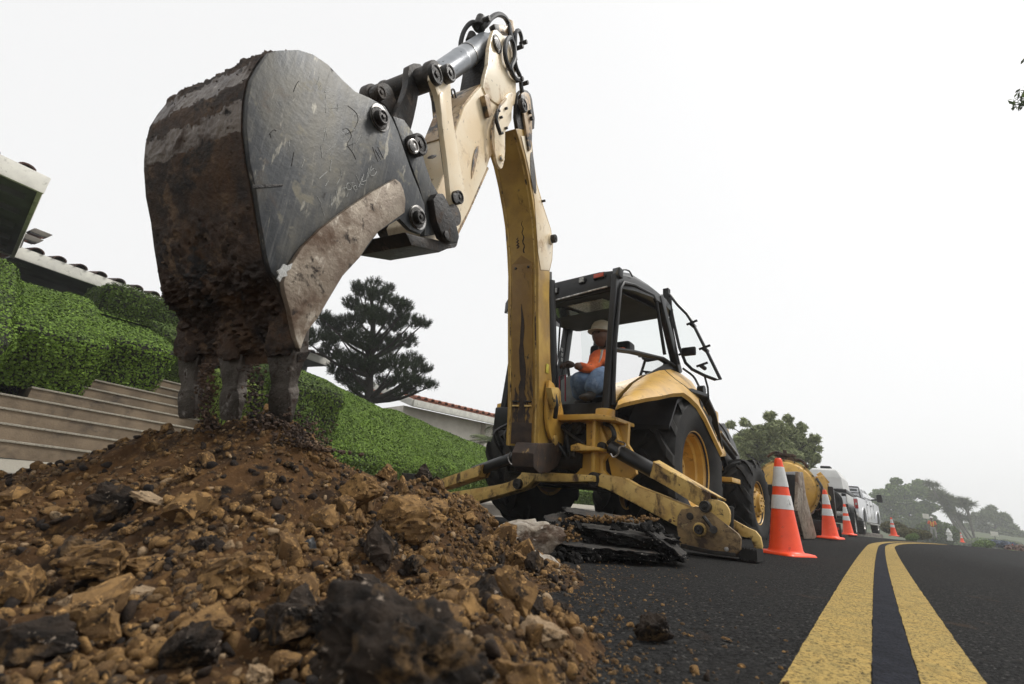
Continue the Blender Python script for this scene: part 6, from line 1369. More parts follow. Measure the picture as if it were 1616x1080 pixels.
A_([(640, 366), (660, 372), (700, 380), (714, 384), (712, 391), (696, 398), (668, 392), (650, 388)], HB-.06, -.34, 'coupler_base', 'link', bucket, bevel=.012)
b = MB(); q = ap(659, 352, 0); b.cyl(q-AN*(HB-.02), q+AN*(HB-.02), .055, n=24); b.cyl(ap(680, 380, 0)-AN*.2, ap(680, 380, 0)+AN*.14, .060, n=24); b.build('hinge_tube', X['link'], bucket)
# lip and teeth
lipd = (ap(452, 662, HB)-ap(462, 560, HB)); lipu = lipd.normalized(); outn = Nf[-1].normalized()
la = O3[-1]
b = MB(); b.loft([[la+AN*.03-UZ*0+outn*.02, la-AN*(2*HB+.075)+outn*.02, la-AN*(2*HB+.075)-outn*.03, la+AN*.03-outn*.03], [la+AN*.02+lipu*.03+outn*.012, la-AN*(2*HB+.07)+lipu*.03+outn*.012, la-AN*(2*HB+.07)+lipu*.03-outn*.02, la+AN*.02+lipu*.03-outn*.02]]); b.build('cutting_edge', X['mud_steel'], bucket, bevel=.004)
for cx in (443, 363, 288):
    pr = la-AN*0; # lateral offset chosen so that the tooth sits at its place across the lip
    vv = {443: .222, 363: -.035, 288: -.285}[cx]; c0 = la-AN*(HB-vv)
    hw = .050; sec = [(-.09, .050, .038), (-.02, .052, .042), (.0, .054, .040), (.03, .047, .036), (.080, .036, .026), (.098, .036, .026), (.112, .044, .024), (.135, .046, .020), (.185, .041, .009), (.195, .038, .005)]
    R = []
    for q, (h_, w2, t2) in enumerate(sec):
        h_ *= 1.12; c = c0+lipu*h_+outn*.004; w2 *= 1.20; t2 *= .72
        R.append([c+AN*w2*a_+outn*t2*b_ for a_, b_ in ((-1, -.85), (-.93, -1), (.93, -1), (1, -.85), (1, .85), (.93, 1), (-.93, 1), (-1, .85))])
    b = MB(); b.loft(R); b.build('tooth', X['tooth'], bucket, bevel=.003, sub=2, disp=lambda p, n_: n_*(.0018*noise.noise(p*28)+.002*noise.noise(p*60)))
    # adapter caked in soil
    b = MB(); R = []
    for h_, w2, t2 in ((-.30, .03, .012), (-.24, .05, .035), (-.12, .058, .052), (-.02, .060, .050), (.0, .05, .04)):
        c = c0+lipu*h_+outn*.012; R.append([c+AN*w2*a_+outn*t2*b_ for a_, b_ in ((-1, -.6), (-.6, -1), (.6, -1), (1, -.6), (1, .6), (.6, 1), (-.6, 1), (-1, .6))])
    b.loft(R); b.build('tooth_adapter', X['mud_steel'], bucket, sub=3, ang=70, disp=lambda p, n_: n_*(.012*noise.noise(p*16)+.008*noise.noise(p*40)+.004*noise.noise(p*90)))
# handwriting in chalk on the side plate: strokes copied from the photo
def stroke(pts, r=.0012, m='chalk', par=None, v=HB+.0225):
    b = MB(); P = [ap(x, y, v) for x, y in pts]; b.tube(P, r, 5, 3 if len(P) > 2 else 0); return b
ch = MB()
for s_ in ([(590, 266), (585, 270), (585, 277), (590, 277), (594, 271), (591, 266)], [(582, 266), (578, 283)], [(586, 262), (580, 281)], [(574, 275), (571, 287), (579, 284)], [(562, 277), (568, 290), (574, 292)], [(572, 279), (566, 296)],
           [(560, 290), (555, 289), (557, 297), (563, 300), (561, 293), (557, 297), (562, 303)], [(549, 289), (546, 294), (549, 300), (554, 298), (553, 291), (549, 289)], [(542, 298), (546, 297), (549, 304), (547, 311)]):
    bb_ = stroke(s_); ch.add([Vector(p) for p in bb_.v], bb_.f)
ch.build('chalk_writing', X['chalk'], sp, weld=False)
dk = MB()
for s_ in ([(549, 167), (562, 178), (565, 190), (560, 203)], [(588, 232), (592, 244), (597, 256)], [(592, 236), (601, 252)], [(596, 232), (605, 250)], [(541, 205), (548, 203), (555, 215), (548, 228), (556, 240), (562, 252)], [(545, 212), (558, 207)], [(546, 232), (560, 226)], [(425, 212), (432, 205), (436, 207)], [(426, 211), (428, 218)], [(463, 145), (468, 133), (472, 128)], [(460, 262), (464, 240)]):
    bb_ = stroke(s_, .0010); dk.add([Vector(p) for p in bb_.v], bb_.f)
dk.build('dark_scratches', X['grease'], sp, weld=False)
lt = MB(); rsb = np.random.RandomState(9)
for k in range(30):
    x, y = rsb.normal(515, 22), rsb.normal(225, 50); a = rsb.normal(1.9, .5); l = rsb.uniform(5, 22); bb_ = stroke([(x, y), (x+l*math.cos(a), y+l*math.sin(a))], rsb.uniform(.0004, .0012)); lt.add([Vector(p) for p in bb_.v], bb_.f)
lt.build('pale_scratches', X['chalk'], sp, weld=False)

# ================================================================ PEOPLE
def head(b_face, hair, hatm, root, c, r, look, hat=True):
    """c: head centre, r: half height; look: unit facing vector"""
    up_ = UZ; sd_ = look.cross(up_).normalized(); V_, F_ = ICO[4]; b = MB(); vs = []
    for p in V_:
        x, y, z = p.x, p.y, p.z                      # x side, y forward, z up
        w_ = .76*(1-.12*max(-z, 0)); d = .92; q = Vector((x*w_, y*d, z))
        if y > .3: q.y += .10*math.exp(-((x*3.6)**2+((z+.16)*4)**2))*1.6          # nose
        if y > .2: q.y -= .07*(math.exp(-(((x-.32)*6)**2+((z-.06)*7)**2))+math.exp(-(((x+.32)*6)**2+((z-.06)*7)**2)))
        if y > .2: q.y -= .04*math.exp(-((x*3)**2+((z+.46)*16)**2))
        if z < -.5: q.y += .10*(-z-.5); q.x *= .9
        q.x += .10*(1 if x > 0 else -1)*math.exp(-((y*5)**2+((z+.0)*4)**2))       # ears
        vs.append(c+(sd_*q.x+look*q.y+up_*q.z)*r)
    b.add(vs, F_); b.v = b.v; return b
def hardhat(c, r, look, m, parent):
    sd_ = look.cross(UZ).normalized(); b = MB(); R = []
    for k, (rad_, z) in enumerate(((1.12, .18), (1.10, .22), (.98, .30), (.97, .50), (.90, .78), (.72, 1.02), (.42, 1.16), (.05, 1.20))):
        R.append([c+(sd_*math.cos(a)*rad_*.82+look*math.sin(a)*rad_*(1.0 if k > 1 else (1.22 if math.sin(a) > 0 else 1.02)))*r+UZ*z*r for a in np.linspace(0, 2*math.pi, 28, endpoint=False)])
    b.loft(R); return b.build('hard_hat', X[m], parent, ang=50)
def hand(wrist, direc, palm_n, s, parent, m, curl=.8):
    """five separate fingers skinned from the palm"""
    d = direc.normalized(); n = palm_n.normalized(); sdv = d.cross(n).normalized(); pts = [wrist, wrist+d*.045*s, wrist+d*.085*s]; ed = [(0, 1), (1, 2)]; rd_ = [.026*s, .036*s, .034*s]
    for k, (off, L) in enumerate(((-.032, .070), (-.011, .080), (.011, .075), (.032, .058))):
        i0 = len(pts); p = wrist+d*.088*s+sdv*off*s; pts.append(p); ed.append((2, i0)); rd_.append(.010*s); a = curl*.6; q = p; dd_ = d
        for j in range(3):
            dd_ = (d*math.cos(a)+n*math.sin(a)); q = q+dd_*L*s*(.45, .32, .26)[j]; pts.append(q); ed.append((len(pts)-2, len(pts)-1)); rd_.append(.0085*s); a += curl
    i0 = len(pts); p = wrist+d*.035*s-sdv*.036*s+n*.01*s; pts += [p, p+(d-sdv*.5+n*.5).normalized()*.035*s, p+(d*.9-sdv*.1+n).normalized()*.065*s]; ed += [(1, i0), (i0, i0+1), (i0+1, i0+2)]; rd_ += [.013*s, .011*s, .009*s]
    return skin(pts, ed, rd_, 1).build('hand', X[m], parent, ang=80)
def operator():
    Zc = 4.55
    H0 = atd(950, 535, Zc-.02); scl = Zc/FPX
    root = thing('person', 'backhoe operator in orange shirt, safety vest, jeans and tan hard hat sitting in the cab', 'person', atd(962, 600, Zc))
    nk = atd(956, 549, Zc); ch_ = atd(962, 572, Zc+.02); pv = atd(966, 598, Zc+.03); shL = atd(944, 562, Zc-.15); shR = atd(982, 560, Zc+.12)
    knee = atd(910, 598, Zc-.38); hipL = atd(955, 603, Zc-.06); ank = atd(917, 632, Zc-.28); toe = atd(908, 640, Zc-.40)
    knee2 = atd(948, 592, Zc-.50); hipR = atd(972, 606, Zc+.08); ank2 = atd(930, 622, Zc-.62); toe2 = atd(919, 622, Zc-.66)
    elb = atd(932, 583, Zc-.30); wr = atd(907, 577, Zc-.42); elbR = atd(996, 585, Zc-.05); wrR = atd(978, 598, Zc-.25)
    # body: one continuous figure, clothing over it
    pts = [pv, ch_, nk, H0, shL, elb, wr, shR, elbR, wrR, hipL, knee, ank, hipR, knee2, ank2]
    ed = [(0, 1), (1, 2), (2, 3), (1, 4), (4, 5), (5, 6), (1, 7), (7, 8), (8, 9), (0, 10), (10, 11), (11, 12), (0, 13), (13, 14), (14, 15)]
    rd_ = [.13, .14, .055, .06, .07, .05, .035, .07, .05, .035, .10, .07, .05, .10, .07, .05]
    bo_ = skin(pts, ed, rd_).build('body', X['skin'], root, ang=80)
    tb = skin([pv-UZ*.02, pv.lerp(ch_, .5), ch_, ch_.lerp(nk, .7), shL, shL.lerp(elb, .6), elb, wr.lerp(elb, .12), shR, elbR, wrR.lerp(elbR, .15)], [(0, 1), (1, 2), (2, 3), (2, 4), (4, 5), (5, 6), (6, 7), (2, 8), (8, 9), (9, 10)], [.155, .15, .16, .085, .085, .066, .060, .044, .085, .060, .044]); tb.build('shirt', X['shirt'], root, ang=80, sub=1, disp=lambda p, n_: n_*(.010*noise.noise(Vector((p.x*9, p.y*9, p.z*26)))+.005*noise.noise(p*50)))
    vb = skin([pv-UZ*.03, pv.lerp(ch_, .5), ch_+UZ*.01, ch_.lerp(nk, .6), ch_.lerp(shL, .75)+UZ*.01, ch_.lerp(shR, .75)+UZ*.01], [(0, 1), (1, 2), (2, 3), (2, 4), (2, 5)], [.163, .16, .170, .09, .085, .085]); vo = vb.build('safety_vest', X['vest'], root, ang=80)
    lk = (CAM-ch_); lk.z = 0; lk.normalize(); lf = (lk*.75-rt*.65).normalized(); sd_ = lf.cross(UZ)
    for k, mm, w_ in ((-.11, 'lime', .024), (-.135, 'silver_tape', .020), (-.09, 'silver_tape', .016)):
        b = MB(); P = [atd(948+k*20*0, 553, Zc-.16), atd(945, 566, Zc-.24), atd(938, 580, Zc-.26), atd(934, 594, Zc-.25)]; P = [p+sd_*(k+.11)*.9 for p in P]; b.loft([[p-sd_*w_*.5, p+sd_*w_*.5, p+sd_*w_*.5+lf*.01, p-sd_*w_*.5+lf*.01] for p in spline(P, 4)]); b.build('reflective_tape', X[mm], vo)
    b = MB(); P = [atd(976, 552, Zc-.12), atd(978, 565, Zc-.17), atd(978, 580, Zc-.18)]; b.loft([[p-rt*.022, p+rt*.022, p+rt*.022-f0*.01, p-rt*.022-f0*.01] for p in spline(P, 3)]); b.build('reflective_tape', X['lime'], vo)
    jb = skin([pv-UZ*.05, hipL, hipL.lerp(knee, .5), knee, knee.lerp(ank, .5), ank, hipR, knee2, ank2], [(0, 1), (1, 2), (2, 3), (3, 4), (4, 5), (0, 6), (6, 7), (7, 8)], [.15, .125, .105, .088, .078, .070, .12, .10, .075]); jb.build('jeans', X['jeans'], root, ang=80, disp=lambda p, n_: n_*(.010*noise.noise(Vector((p.x*24, p.y*24, p.z*12)))+.004*noise.noise(p*50)))
    for a_, t_ in ((ank, toe), (ank2, toe2)):
        d = (t_-a_).normalized(); skin([a_+UZ*.03-d*.03, a_-UZ*.03-d*.02, a_-UZ*.02+d*.07, t_-UZ*.0], [(0, 1), (1, 2), (2, 3)], [.048, .052, .050, .038]).build('boot', X['boot'], root, ang=80)
    hand(wr, (atd(899, 575, Zc-.44)-wr), (-UZ*.9-rt*.3), 1.0, root, 'glove', .9); hand(wrR, (atd(970, 601, Zc-.35)-wrR), -UZ, 1.0, root, 'glove', .6)
    hc = atd(950, 530, Zc-.04); hd_ = head(None, None, None, root, hc, .118, lf); hd_.build('head', X['skin'], bo_, ang=80)
    hardhat(hc, .128, lf, 'hat', root)
    b = MB(); b.rock(hc-lf*.035-UZ*.02, .098, 3, 3, (.95, .95, 1), .05, Matrix.Identity(3)); b.build('hair', X['hair'], root, weld=False, recalc=False)
    for sg in (-1, 1):
        b = MB(); e = hc+(look_eye := (lf*.098+sd_*sg*.034+UZ*.008)); b.rock(e, .0095, 1, 2, (1, 1, 1), 0); b.build('eye', X['hair'], root, weld=False, recalc=False)
operator()
def worker():
    Z = 40; base = atd(1475, 850.5, Z); sc = Z/FPX; root = thing('person', 'distant road worker in orange vest and white hard hat standing past the cones', 'person', base); lf = (CAM-base); lf.z = 0; lf.normalize(); sd_ = UZ.cross(lf).normalized()
    g = lambda x, z, y=0: base+sd_*x+UZ*z+lf*y
    pts = [g(0, .95), g(0, 1.2), g(0, 1.42), g(0, 1.58), g(-.2, 1.40), g(-.28, 1.12, .03), g(-.22, .90, .14), g(.2, 1.40), g(.28, 1.12, .03), g(.24, .88, .12), g(-.10, .88), g(-.12, .48, .03), g(-.13, .08), g(.10, .88), g(.13, .48, .03), g(.14, .08)]
    ed = [(0, 1), (1, 2), (2, 3), (2, 4), (4, 5), (5, 6), (2, 7), (7, 8), (8, 9), (0, 10), (10, 11), (11, 12), (0, 13), (13, 14), (14, 15)]
    bo_ = skin(pts, ed, [.12, .14, .06, .055, .06, .045, .03, .06, .045, .03, .085, .06, .04, .085, .06, .04]).build('body', X['skin'], root, ang=80)
    skin([g(0, .92), g(0, 1.15), g(0, 1.38), g(-.19, 1.40), g(-.27, 1.14, .03), g(.19, 1.40), g(.27, 1.14, .03)], [(0, 1), (1, 2), (2, 3), (3, 4), (2, 5), (5, 6)], [.16, .165, .15, .08, .06, .08, .06]).build('safety_vest', X['vest'], root, ang=80)
    skin([g(0, .90), g(-.10, .85), g(-.12, .48, .03), g(-.13, .10), g(.10, .85), g(.13, .48, .03), g(.14, .10)], [(0, 1), (1, 2), (2, 3), (0, 4), (4, 5), (5, 6)], [.14, .10, .075, .06, .10, .075, .06]).build('trousers', X['trousers'], root, ang=80)
    for s in (-1, 1):
        b = MB(); b.cyl(g(s*.07, 1.02, .155), g(s*.09, 1.42, .14), .022, n=6); b.build('reflective_tape', X['lime'], root); hand(g(s*.23, .90, .14), -UZ+lf*.4, lf, 1, root, 'skin', .5)
        skin([g(s*.135, .07), g(s*.14, .05, .12), g(s*.14, .04, .2)], [(0, 1), (1, 2)], [.055, .05, .04]).build('boot', X['boot'], root, ang=80)
    hc = g(0, 1.66, .02); head(None, None, None, root, hc, .12, lf).build('head', X['skin'], bo_, ang=80); hardhat(hc, .135, lf, 'hat_white', root)
worker()

# ================================================================ PARKED VEHICLES
def frame(o, heading):
    F_ = Vector((math.sin(heading), math.cos(heading), 0)); L_ = Vector((-F_.y, F_.x, 0)); return lambda x, y, z: o+F_*x+L_*y+UZ*z, F_, L_
def plain_wheel(T, F_, L_, x, y, r, w, out, parent, rimm='bright', name='wheel'):
    c = T(x, y, r); a = L_*out; b = MB()
    b.lathe([(r*.55, -w*.42), (r*.72, -w*.5), (r*.93, -w*.46), (r, -w*.3), (r, w*.3), (r*.93, w*.46), (r*.72, w*.5), (r*.55, w*.42)], c, a, 40, ref=UZ)
    for k in range(34):
        an = 2*math.pi*k/34
        for s_ in (-1, 1):
            e1, e2 = UZ, a.cross(UZ); p = c+(e1*math.cos(an)+e2*math.sin(an))*(r+.004)+a*s_*w*.2; b.obox(p, a*w*.17, (e2*math.cos(an)-e1*math.sin(an))*r*.055, (e1*math.cos(an)+e2*math.sin(an))*.008)
    o = b.build('wheel', X['rubber'], parent, ang=35, recalc=False); b = MB()
    b.lathe([(r*.58, w*.44), (r*.54, w*.40), (r*.50, w*.25), (r*.36, w*.22), (r*.2, w*.38), (r*.14, w*.44), (0, w*.45)], c, a, 32, ref=UZ); b.build('rim', X[rimm], o, ang=30, recalc=False)
    return o
def pickup():
    P0 = atd(1366, 843.5, 18.5); hd = rad(44.5); F_ = Vector((math.sin(hd), math.cos(hd), 0)); L_ = Vector((-F_.y, F_.x, 0)); o = P0+L_*.96; T, F_, L_ = frame(o, hd)
    t = thing('pickup_truck', 'white crew cab pickup truck parked on the left beyond the white tank trailer', 'pickup truck', o); W2 = .99
    def arch(cx, r, z0): return [(cx+r*math.cos(a), z0+r*math.sin(a)) for a in np.linspace(0, math.pi, 11)]
    prof = [(-1.22, .62), (-1.24, 1.30), (-1.20, 1.36), (.95, 1.36), (.98, 1.36), (3.15, 1.34), (3.3, 1.36), (4.75, 1.28), (4.88, 1.15), (4.92, .70), (4.85, .55), (4.55, .52)]+arch(4.02, .50, .50)+[(3.48, .48), (.52, .48)]+arch(0, .50, .50)+[(-.55, .56)]
    b = MB(); b.prism([T(x, -W2, z) for x, z in prof], L_*2*W2); body = b.build('body', X['white'], t, bevel=.03, seg=3)
    for cx in (0, 4.02):      # flared arches
        b = MB(); 
        for sg in (-1, 1): b.tube([T(cx+.52*math.cos(a), sg*(W2+.005), .50+.52*math.sin(a)) for a in np.linspace(0, math.pi, 15)], .03, 6)
        b.build('wheel_arch', X['white'], body)
    # cab
    rings = []
    for z, x0, x1, w_ in ((1.35, .98, 3.30, .95), (1.60, 1.04, 2.98, .90), (1.86, 1.16, 2.52, .80), (1.93, 1.28, 2.38, .74), (1.94, 1.5, 2.2, .6)):
        rings.append([T(x0, -w_, z), T(x1, -w_, z), T(x1, w_, z), T(x0, w_, z)])
    b = MB(); b.loft(rings); cab_ = b.build('cab', X['white'], t, bevel=.02, seg=3)
    def pane(pts, nm='window', m='window'): b = MB(); b.prism(pts[0], pts[1]); return b.build(nm, X[m], cab_, bevel=.004)
    for sg in (-1, 1):
        pane(([T(1.14, sg*.93, 1.43), T(1.95, sg*.93, 1.43), T(1.95, sg*.83, 1.80), T(1.22, sg*.83, 1.80)], L_*sg*.008)); pane(([T(2.05, sg*.93, 1.43), T(3.05, sg*.93, 1.43), T(2.5, sg*.83, 1.80), T(2.05, sg*.83, 1.80)], L_*sg*.008))
    pane(([T(1.015, -.78, 1.44), T(1.015, .78, 1.44), T(1.125, .70, 1.80), T(1.125, -.70, 1.80)], -F_*.008), 'rear_window'); pane(([T(3.22, -.80, 1.42), T(3.22, .80, 1.42), T(2.62, .72, 1.82), T(2.62, -.72, 1.82)], F_*.01), 'windscreen')
    b = MB(); b.box(-1.14, .90, -.80, .80, 1.362, 1.37, T); b.build('bed_floor', X['black'], t)
    b = MB()
    for sg in (-1, 1): b.beam(T(-1.2, sg*.92, 1.39), T(.95, sg*.92, 1.39), .12, .04)
    b.beam(T(-1.2, -.92, 1.39), T(-1.2, .92, 1.39), .08, .04); b.build('bed_rail', X['black'], t, bevel=.008)
    b = MB(); b.tube([T(.8, -.85, 1.38), T(.84, -.80, 1.86), T(.84, .80, 1.86), T(.8, .85, 1.38)], .03, 8); 
    for k in (-.4, 0, .4): b.tube([T(.82, k, 1.4), T(.84, k, 1.86)], .018, 6)
    b.tube([T(.82, -.8, 1.62), T(.82, .8, 1.62)], .018, 6); b.build('headache_rack', X['black'], t)
    for sg in (-1, 1):
        b = MB(); b.box(-1.262, -1.20, sg*W2-.09 if sg > 0 else -W2-.008, W2+.008 if sg > 0 else -W2+.09+.04, .92, 1.28, T); b.build('tail_lamp', X['tail_red'], t, bevel=.015)
        b = MB(); b.box(-1.27, -1.24, (W2-.085) if sg > 0 else -W2+.01, W2-.01 if sg > 0 else -W2+.085, 1.05, 1.13, T); b.build('reversing_lamp', X['lamp_glass'], t, bevel=.004)
        b = MB(); b.box(4.80, 4.93, sg*.62, sg*.96, .92, 1.16, T); b.build('headlight', X['lamp_glass'], t, bevel=.02)
        m_ = MB(); m_.beam(T(2.95, sg*.94, 1.46), T(2.95, sg*1.22, 1.50), .06, .06); mo = m_.build('mirror', X['black'], t, bevel=.01); m_ = MB(); m_.box(2.88, 3.02, sg*1.16, sg*1.36, 1.38, 1.72, T); m_.build('mirror_head', X['black'], mo, bevel=.04)
        b = MB(); b.beam(T(.62, sg*1.04, .42), T(3.40, sg*1.04, .42), .14, .06); b.build('running_board', X['bright'], t, bevel=.012)
        for x0 in (1.02, 2.0, 3.02): b = MB(); b.beam(T(x0, sg*(W2+.001), .56), T(x0, sg*(W2+.001), 1.34), .004, .012, up=L_); b.build('door_seam', X['black'], body)
        for x0 in (1.15, 2.12): b = MB(); b.box(x0, x0+.17, sg*(W2+.0) if sg > 0 else -W2-.03, sg*(W2+.03) if sg > 0 else -W2, 1.16, 1.20, T); b.build('door_handle', X['black'], body, bevel=.006)
    b = MB(); b.box(-1.42, -1.24, -.98, .98, .58, .78, T); b.build('rear_bumper', X['bright'], t, bevel=.03); b = MB(); b.box(-1.41, -1.26, -.94, .94, .782, .80, T); b.build('bumper_step', X['black'], t, bevel=.004)
    b = MB(); b.box(4.9, 5.02, -.98, .98, .50, .76, T); b.build('front_bumper', X['bright'], t, bevel=.03)
    b = MB(); b.box(-1.252, -1.242, -.22, .22, 1.10, 1.18, T); b.build('tailgate_handle', X['black'], t, bevel=.003); b = MB(); b.box(-1.432, -1.42, -.16, .16, .62, .75, T); b.build('number_plate', X['white_plastic'], t, bevel=.003)
    b = MB(); b.box(-1.0, 4.6, -.45, .45, .42, .60, T); b.box(-.1, .1, -.8, .8, .33, .46, T); b.build('chassis', X['black'], t)
    for x in (0, 4.02):
        for sg in (-1, 1): plain_wheel(T, F_, L_, x, sg*.85, .41, .27, sg, t)
pickup()
def tank_trailer():
    hd = rad(41); c0 = atd(1313, 847, 12.4); T, F_, L_ = frame(c0, hd); sc = 12.4/FPX
    t = thing('tank_trailer', 'white plastic water tank on a black framed trailer behind the orange cones', 'trailer', c0); c = lambda x, y, z=12.4: atd(x, y, z)
    # frame heights from the photo: tank 738..775, frame 775..800, wheel below
    zt = lambda y, x=1312: atd(x, y, 12.4).z
    z_top, z_mid, z_fr, z_fb = zt(739), zt(772), zt(777), zt(797)
    w2 = .42; R = []
    for z, w_, x0, x1 in ((z_mid, w2, -.55, 1.3), (z_mid+.30, w2*.94, -.50, 1.2), (z_top-.05, w2*.72, -.42, 1.05), (z_top, w2*.60, -.34, .95)): R.append([T(x0, -w_, z), T(x1, -w_, z), T(x1, w_, z), T(x0, w_, z)])
    b = MB(); b.loft(R); b.build('tank', X['white_plastic'], t, bevel=.02, seg=2, ang=12)
    b = MB(); b.box(-.1, .25, -.14, .10, z_top+.002-0, z_top+.09, T); b.build('tank_lid', X['black'], t, bevel=.02)
    b = MB()
    for x in (-.60, 1.36):
        b.beam(T(x, -w2-.04, z_mid-.04), T(x, w2+.04, z_mid-.04), .06, .07)
        for y in (-w2-.02, w2+.02): b.beam(T(x, y, z_fb), T(x, y, z_mid), .06, .06)
        b.beam(T(x, -w2-.04, z_fb), T(x, w2+.04, z_fb), .06, .06)
    for y in (-w2-.04, w2+.04): b.beam(T(-.6, y, z_mid-.04), T(1.36, y, z_mid-.04), .05, .08); b.beam(T(-.6, y, z_fb), T(1.36, y, z_fb), .05, .08)
    b.build('frame', X['black_paint'], t, bevel=.008)
    b = MB(); b.box(-.50, 1.28, -w2-.05, -w2-.03, z_fb+.06, z_mid-.10, T); b.build('side_panel', X['white_plastic'], t, bevel=.01)
    b = MB(); b.box(-.635, -.615, -w2+.05, w2-.05, z_fb+.05, z_mid-.1, T); b.build('end_panel', X['white_plastic'], t, bevel=.01)
    b = MB(); b.box(-.5, 1.3, -.3, .3, z_fb-.12, z_fb-.02, T); b.box(-.75, -.6, -.5, .5, z_fb-.16, z_fb-.05, T); b.build('chassis', X['black_paint'], t, bevel=.01)
    b = MB(); b.beam(T(-2.2, 0, .45), T(-.5, 0, z_fb-.1), .08, .1); b.build('drawbar', X['black_paint'], t)
    zr = .36
    for sg in (-1, 1):
        for x in (.35,): plain_wheel(T, F_, L_, x, sg*(w2+.02), zr, .2, sg, t, 'white_plastic')
        b = MB(); b.loft([[T(.15+(zr+.09)*math.cos(a), sg*(w2-.1), zr+(zr+.09)*math.sin(a)), T(.15+(zr+.09)*math.cos(a), sg*(w2+.14), zr+(zr+.09)*math.sin(a)), T(.15+(zr+.07)*math.cos(a), sg*(w2+.14), zr+(zr+.07)*math.sin(a)), T(.15+(zr+.07)*math.cos(a), sg*(w2-.1), zr+(zr+.07)*math.sin(a))] for a in np.linspace(0, math.pi, 12)]); b.build('mudguard', X['black_paint'], t)
    b = MB(); p = atd(1310, 790, 11.7); b.lathe([(.12, -.07), (.22, -.09), (.26, -.06), (.27, 0), (.26, .06), (.22, .09), (.12, .07)], p, -F_, 30, ref=UZ); sp_ = b.build('spare_wheel', X['rubber'], t); b = MB(); b.lathe([(.13, .05), (.11, .03), (.05, .03), (0, .05)], p, -F_, 24, ref=UZ); b.build('rim', X['grease'], sp_)
    b = MB(); b.beam(p, T(-.6, 0, z_fb+.1), .06, .06); b.build('spare_bracket', X['black_paint'], t)
tank_trailer()
def vac_trailer():
    Z = 8.2; hd = rad(36); c = atd(1240, 771, Z); T, F_, L_ = frame(c, hd); g = -c.z+.10
    t = thing('tank_trailer', 'yellow round vacuum tank trailer with pipes behind the large cone', 'trailer', Vector((c.x, c.y, .10))); r = .47
    b = MB(); b.lathe([(0, -.13), (.2, -.115), (.34, -.07), (.44, -.01), (r, .05), (r+.005, .10), (r, .14), (r, .9), (.3, 1.0), (0, 1.02)], c, F_, 56, ref=UZ); tk = b.build('tank', X['yellow'], t, ang=30, recalc=False)
    b = MB(); b.lathe([(r, .05), (r+.035, .055), (r+.035, .10), (r, .105)], c, F_, 56, ref=UZ); b.build('door_flange', X['yellow_worn'], tk, recalc=False)
    b = MB()
    for k in range(18): a = 2*math.pi*k/18; p = c+(UZ*math.cos(a)+L_*math.sin(a))*(r+.018); b.cyl(p+F_*.02, p+F_*.06, .012, n=6)
    b.build('flange_bolts', X['grease'], tk)
    b = MB(); p = c-F_*.14+UZ*.06; b.cyl(p+F_*.06, p, .05, n=14); 
    for k in range(3): a = 2.1*k+.5; b.tube([p, p+(UZ*math.cos(a)+L_*math.sin(a))*.13], .014, 6)
    b.beam(p+UZ*.20-L_*.09+F_*.05, p+UZ*.20+L_*.09+F_*.05, .02, .03); b.build('door_handle', X['grease'], tk)
    b = MB(); h_ = c+UZ*r+F_*.35; b.cyl(h_, h_+UZ*.12, .16, .14, 20); b.cyl(h_+UZ*.12, h_+UZ*.16, .18, n=20); b.cyl(h_+UZ*.16, h_+UZ*.24, .035, n=10); b.tube([h_+UZ*.1+L_*.3, h_+UZ*.2+L_*.15, h_+UZ*.14], .025, 8, 3); b.tube([h_-L_*.35-UZ*.06, h_-L_*.25+UZ*.06, h_-L_*.1+UZ*.06], .03, 8, 3); b.build('hatch', X['mud_steel'], t, bevel=.006)
    b = MB(); b.box(-.2, 1.2, -.40, .40, -.62, -.50, T); b.box(-.3, -.15, -.55, .55, -.66, -.48, T); b.build('chassis', X['black_paint'], t, bevel=.01)
    for sg in (-1, 1):
        for x in (.6,): plain_wheel(lambda a, bb, z: T(a, bb, z-c.z+.10), F_, L_, x, sg*.42, .30, .2, sg, t, 'yellow_worn')
    # right side: pump, pipes, brackets
    b = MB(); b.box(.2, .75, -.70, -.44, -.42, .10, T); b.build('pump', X['grease'], t, bevel=.03)
    b = MB(); b.cyl(T(.3, -.54, .10), T(.6, -.54, .10), .10, n=20); b.cyl(T(.1, -.58, -.10), T(.6, -.58, -.10), .07, n=18); b.build('filter_canister', X['yellow_worn'], t, bevel=.01)
    b = MB(); b.beam(T(.15, -.52, .26), T(.22, -.60, -.20), .05, .14); b.beam(T(.3, -.50, .32), T(.35, -.62, .15), .03, .08); b.build('bracket', X['yellow'], t, bevel=.006)
    b = MB(); b.tube([T(.12, -.48, .10), T(.05, -.53, 0), T(.02, -.55, -.15), T(.1, -.5, -.3)], .022, 8, 4); b.tube([T(0, -.48, .2), T(-.08, -.55, 0), T(0, -.5, -.4)], .02, 8, 4); b.build('hose', X['hose'], t)
    for x_, y_, rr in ((1276, 804, .085), (1288, 797, .088)):
        p = atd(x_, y_, Z-.2); b = MB(); b.lathe([(rr*.80, 1.2), (rr*.80, .0), (rr*.86, -.012), (rr, -.01), (rr, .05), (rr*.94, .06), (rr*.94, 1.2)], p, F_, 26, ref=UZ); pp = b.build('suction_pipe', X['bright'], t, recalc=False); b = MB(); b.cyl(p+F_*.10, p+F_*.12, rr*.79, n=20); b.build('pipe_plug', X['black'], pp)
    b = MB(); b.box(-.15, .1, -.75, .6, -.74, -.50, T); b.build('bumper', X['black_paint'], t, bevel=.01)
    b = MB(); b.box(-.16, -.152, -.72, -.60, -.60, -.56, T); b.build('tail_lamp', X['tail_red'], t)
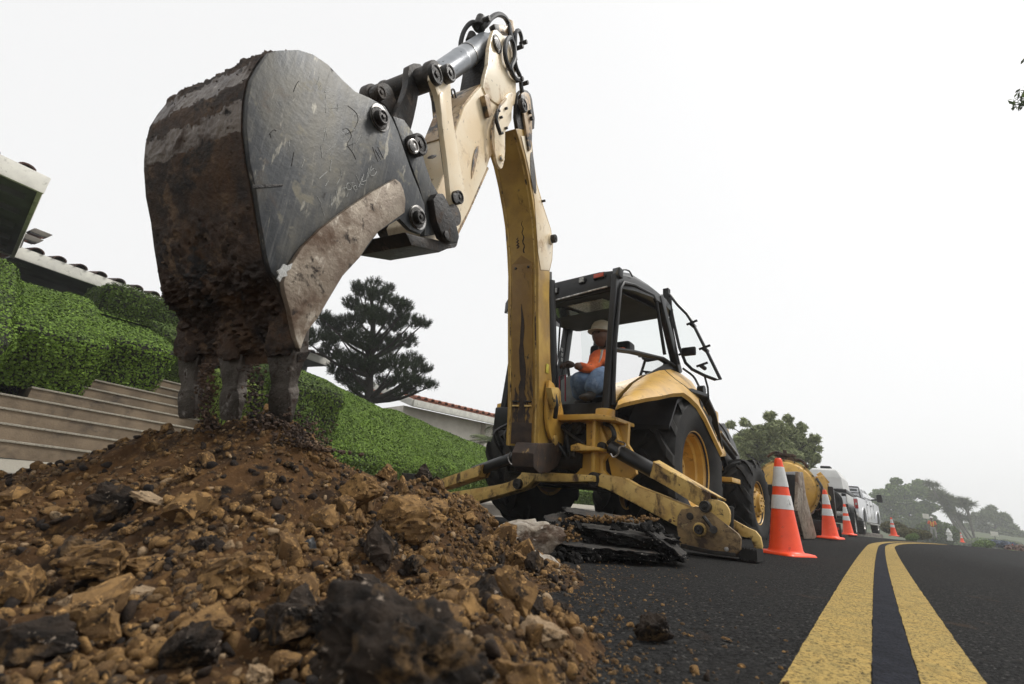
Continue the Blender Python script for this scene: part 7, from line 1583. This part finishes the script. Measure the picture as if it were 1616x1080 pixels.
    b = MB(); b.beam(T(1.1, 0, -.56), T(1.9, 0, -.5), .1, .1); b.build('drawbar', X['black_paint'], t)
vac_trailer()
# small roadside things
def post(name, label, px, Z, h, m, cat, board=None):
    o = atd(px[0], px[1], Z); t = thing(name, label, cat, o); b = MB(); b.cyl(o-UZ*.3, o+UZ*h, .03, n=8); b.build('post', X['grey_plastic'], t)
    if board: b = MB(); lf = (CAM-o); lf.z = 0; lf.normalize(); s_ = UZ.cross(lf); b.obox(o+UZ*(h-board[1]/2)+lf*.04, s_*board[0]/2, UZ*board[1]/2, lf*.01); b.build('board', X[m], t, bevel=.004)
post('road_sign', 'pale sign board on a post just left of the standing worker', (1467, 851), 34, 1.75, 'fascia', 'road sign', (.36, .34))
post('road_sign', 'small pale sign at the far right beyond the blue flowers', (1574, 866), 38, 1.3, 'fascia', 'road sign', (.45, .35))
def hydrant():
    o = atd(1499, 851, 33); t = thing('fire_hydrant', 'small white hydrant on the verge right of the standing worker', 'hydrant', o); b = MB()
    b.lathe([(.0, -.1), (.16, -.1), (.16, 0), (.16, .05), (.11, .07), (.11, .40), (.15, .42), (.15, .47), (.12, .50), (.09, .60), (.04, .66), (.03, .72), (0, .73)], o, UZ, 20); b.cyl(o+UZ*.32-rt*.2, o+UZ*.32+rt*.2, .06, n=12); b.cyl(o+UZ*.3, o+UZ*.3-f0*.2, .07, n=12); b.build('hydrant_body', X['white_plastic'], t)
hydrant()

# ================================================================ HAZE
b = MB(); b.box(-150, 260, -20, 330, -12, 26); hz = b.build('haze', None, None, flat=True); tag(hz, 'thin pale marine haze in the air', kind='stuff')
hm = bpy.data.materials.new('haze'); hm.use_nodes = True; hn = hm.node_tree; hn.nodes.clear(); ho = hn.nodes.new('ShaderNodeOutputMaterial'); hv = hn.nodes.new('ShaderNodeVolumePrincipled')
hv.inputs['Density'].default_value = .0022; hv.inputs['Color'].default_value = (.97, .98, 1, 1); hv.inputs['Anisotropy'].default_value = .2; hn.links.new(hv.outputs[0], ho.inputs['Volume'])
hz.data.materials.clear(); hz.data.materials.append(hm)
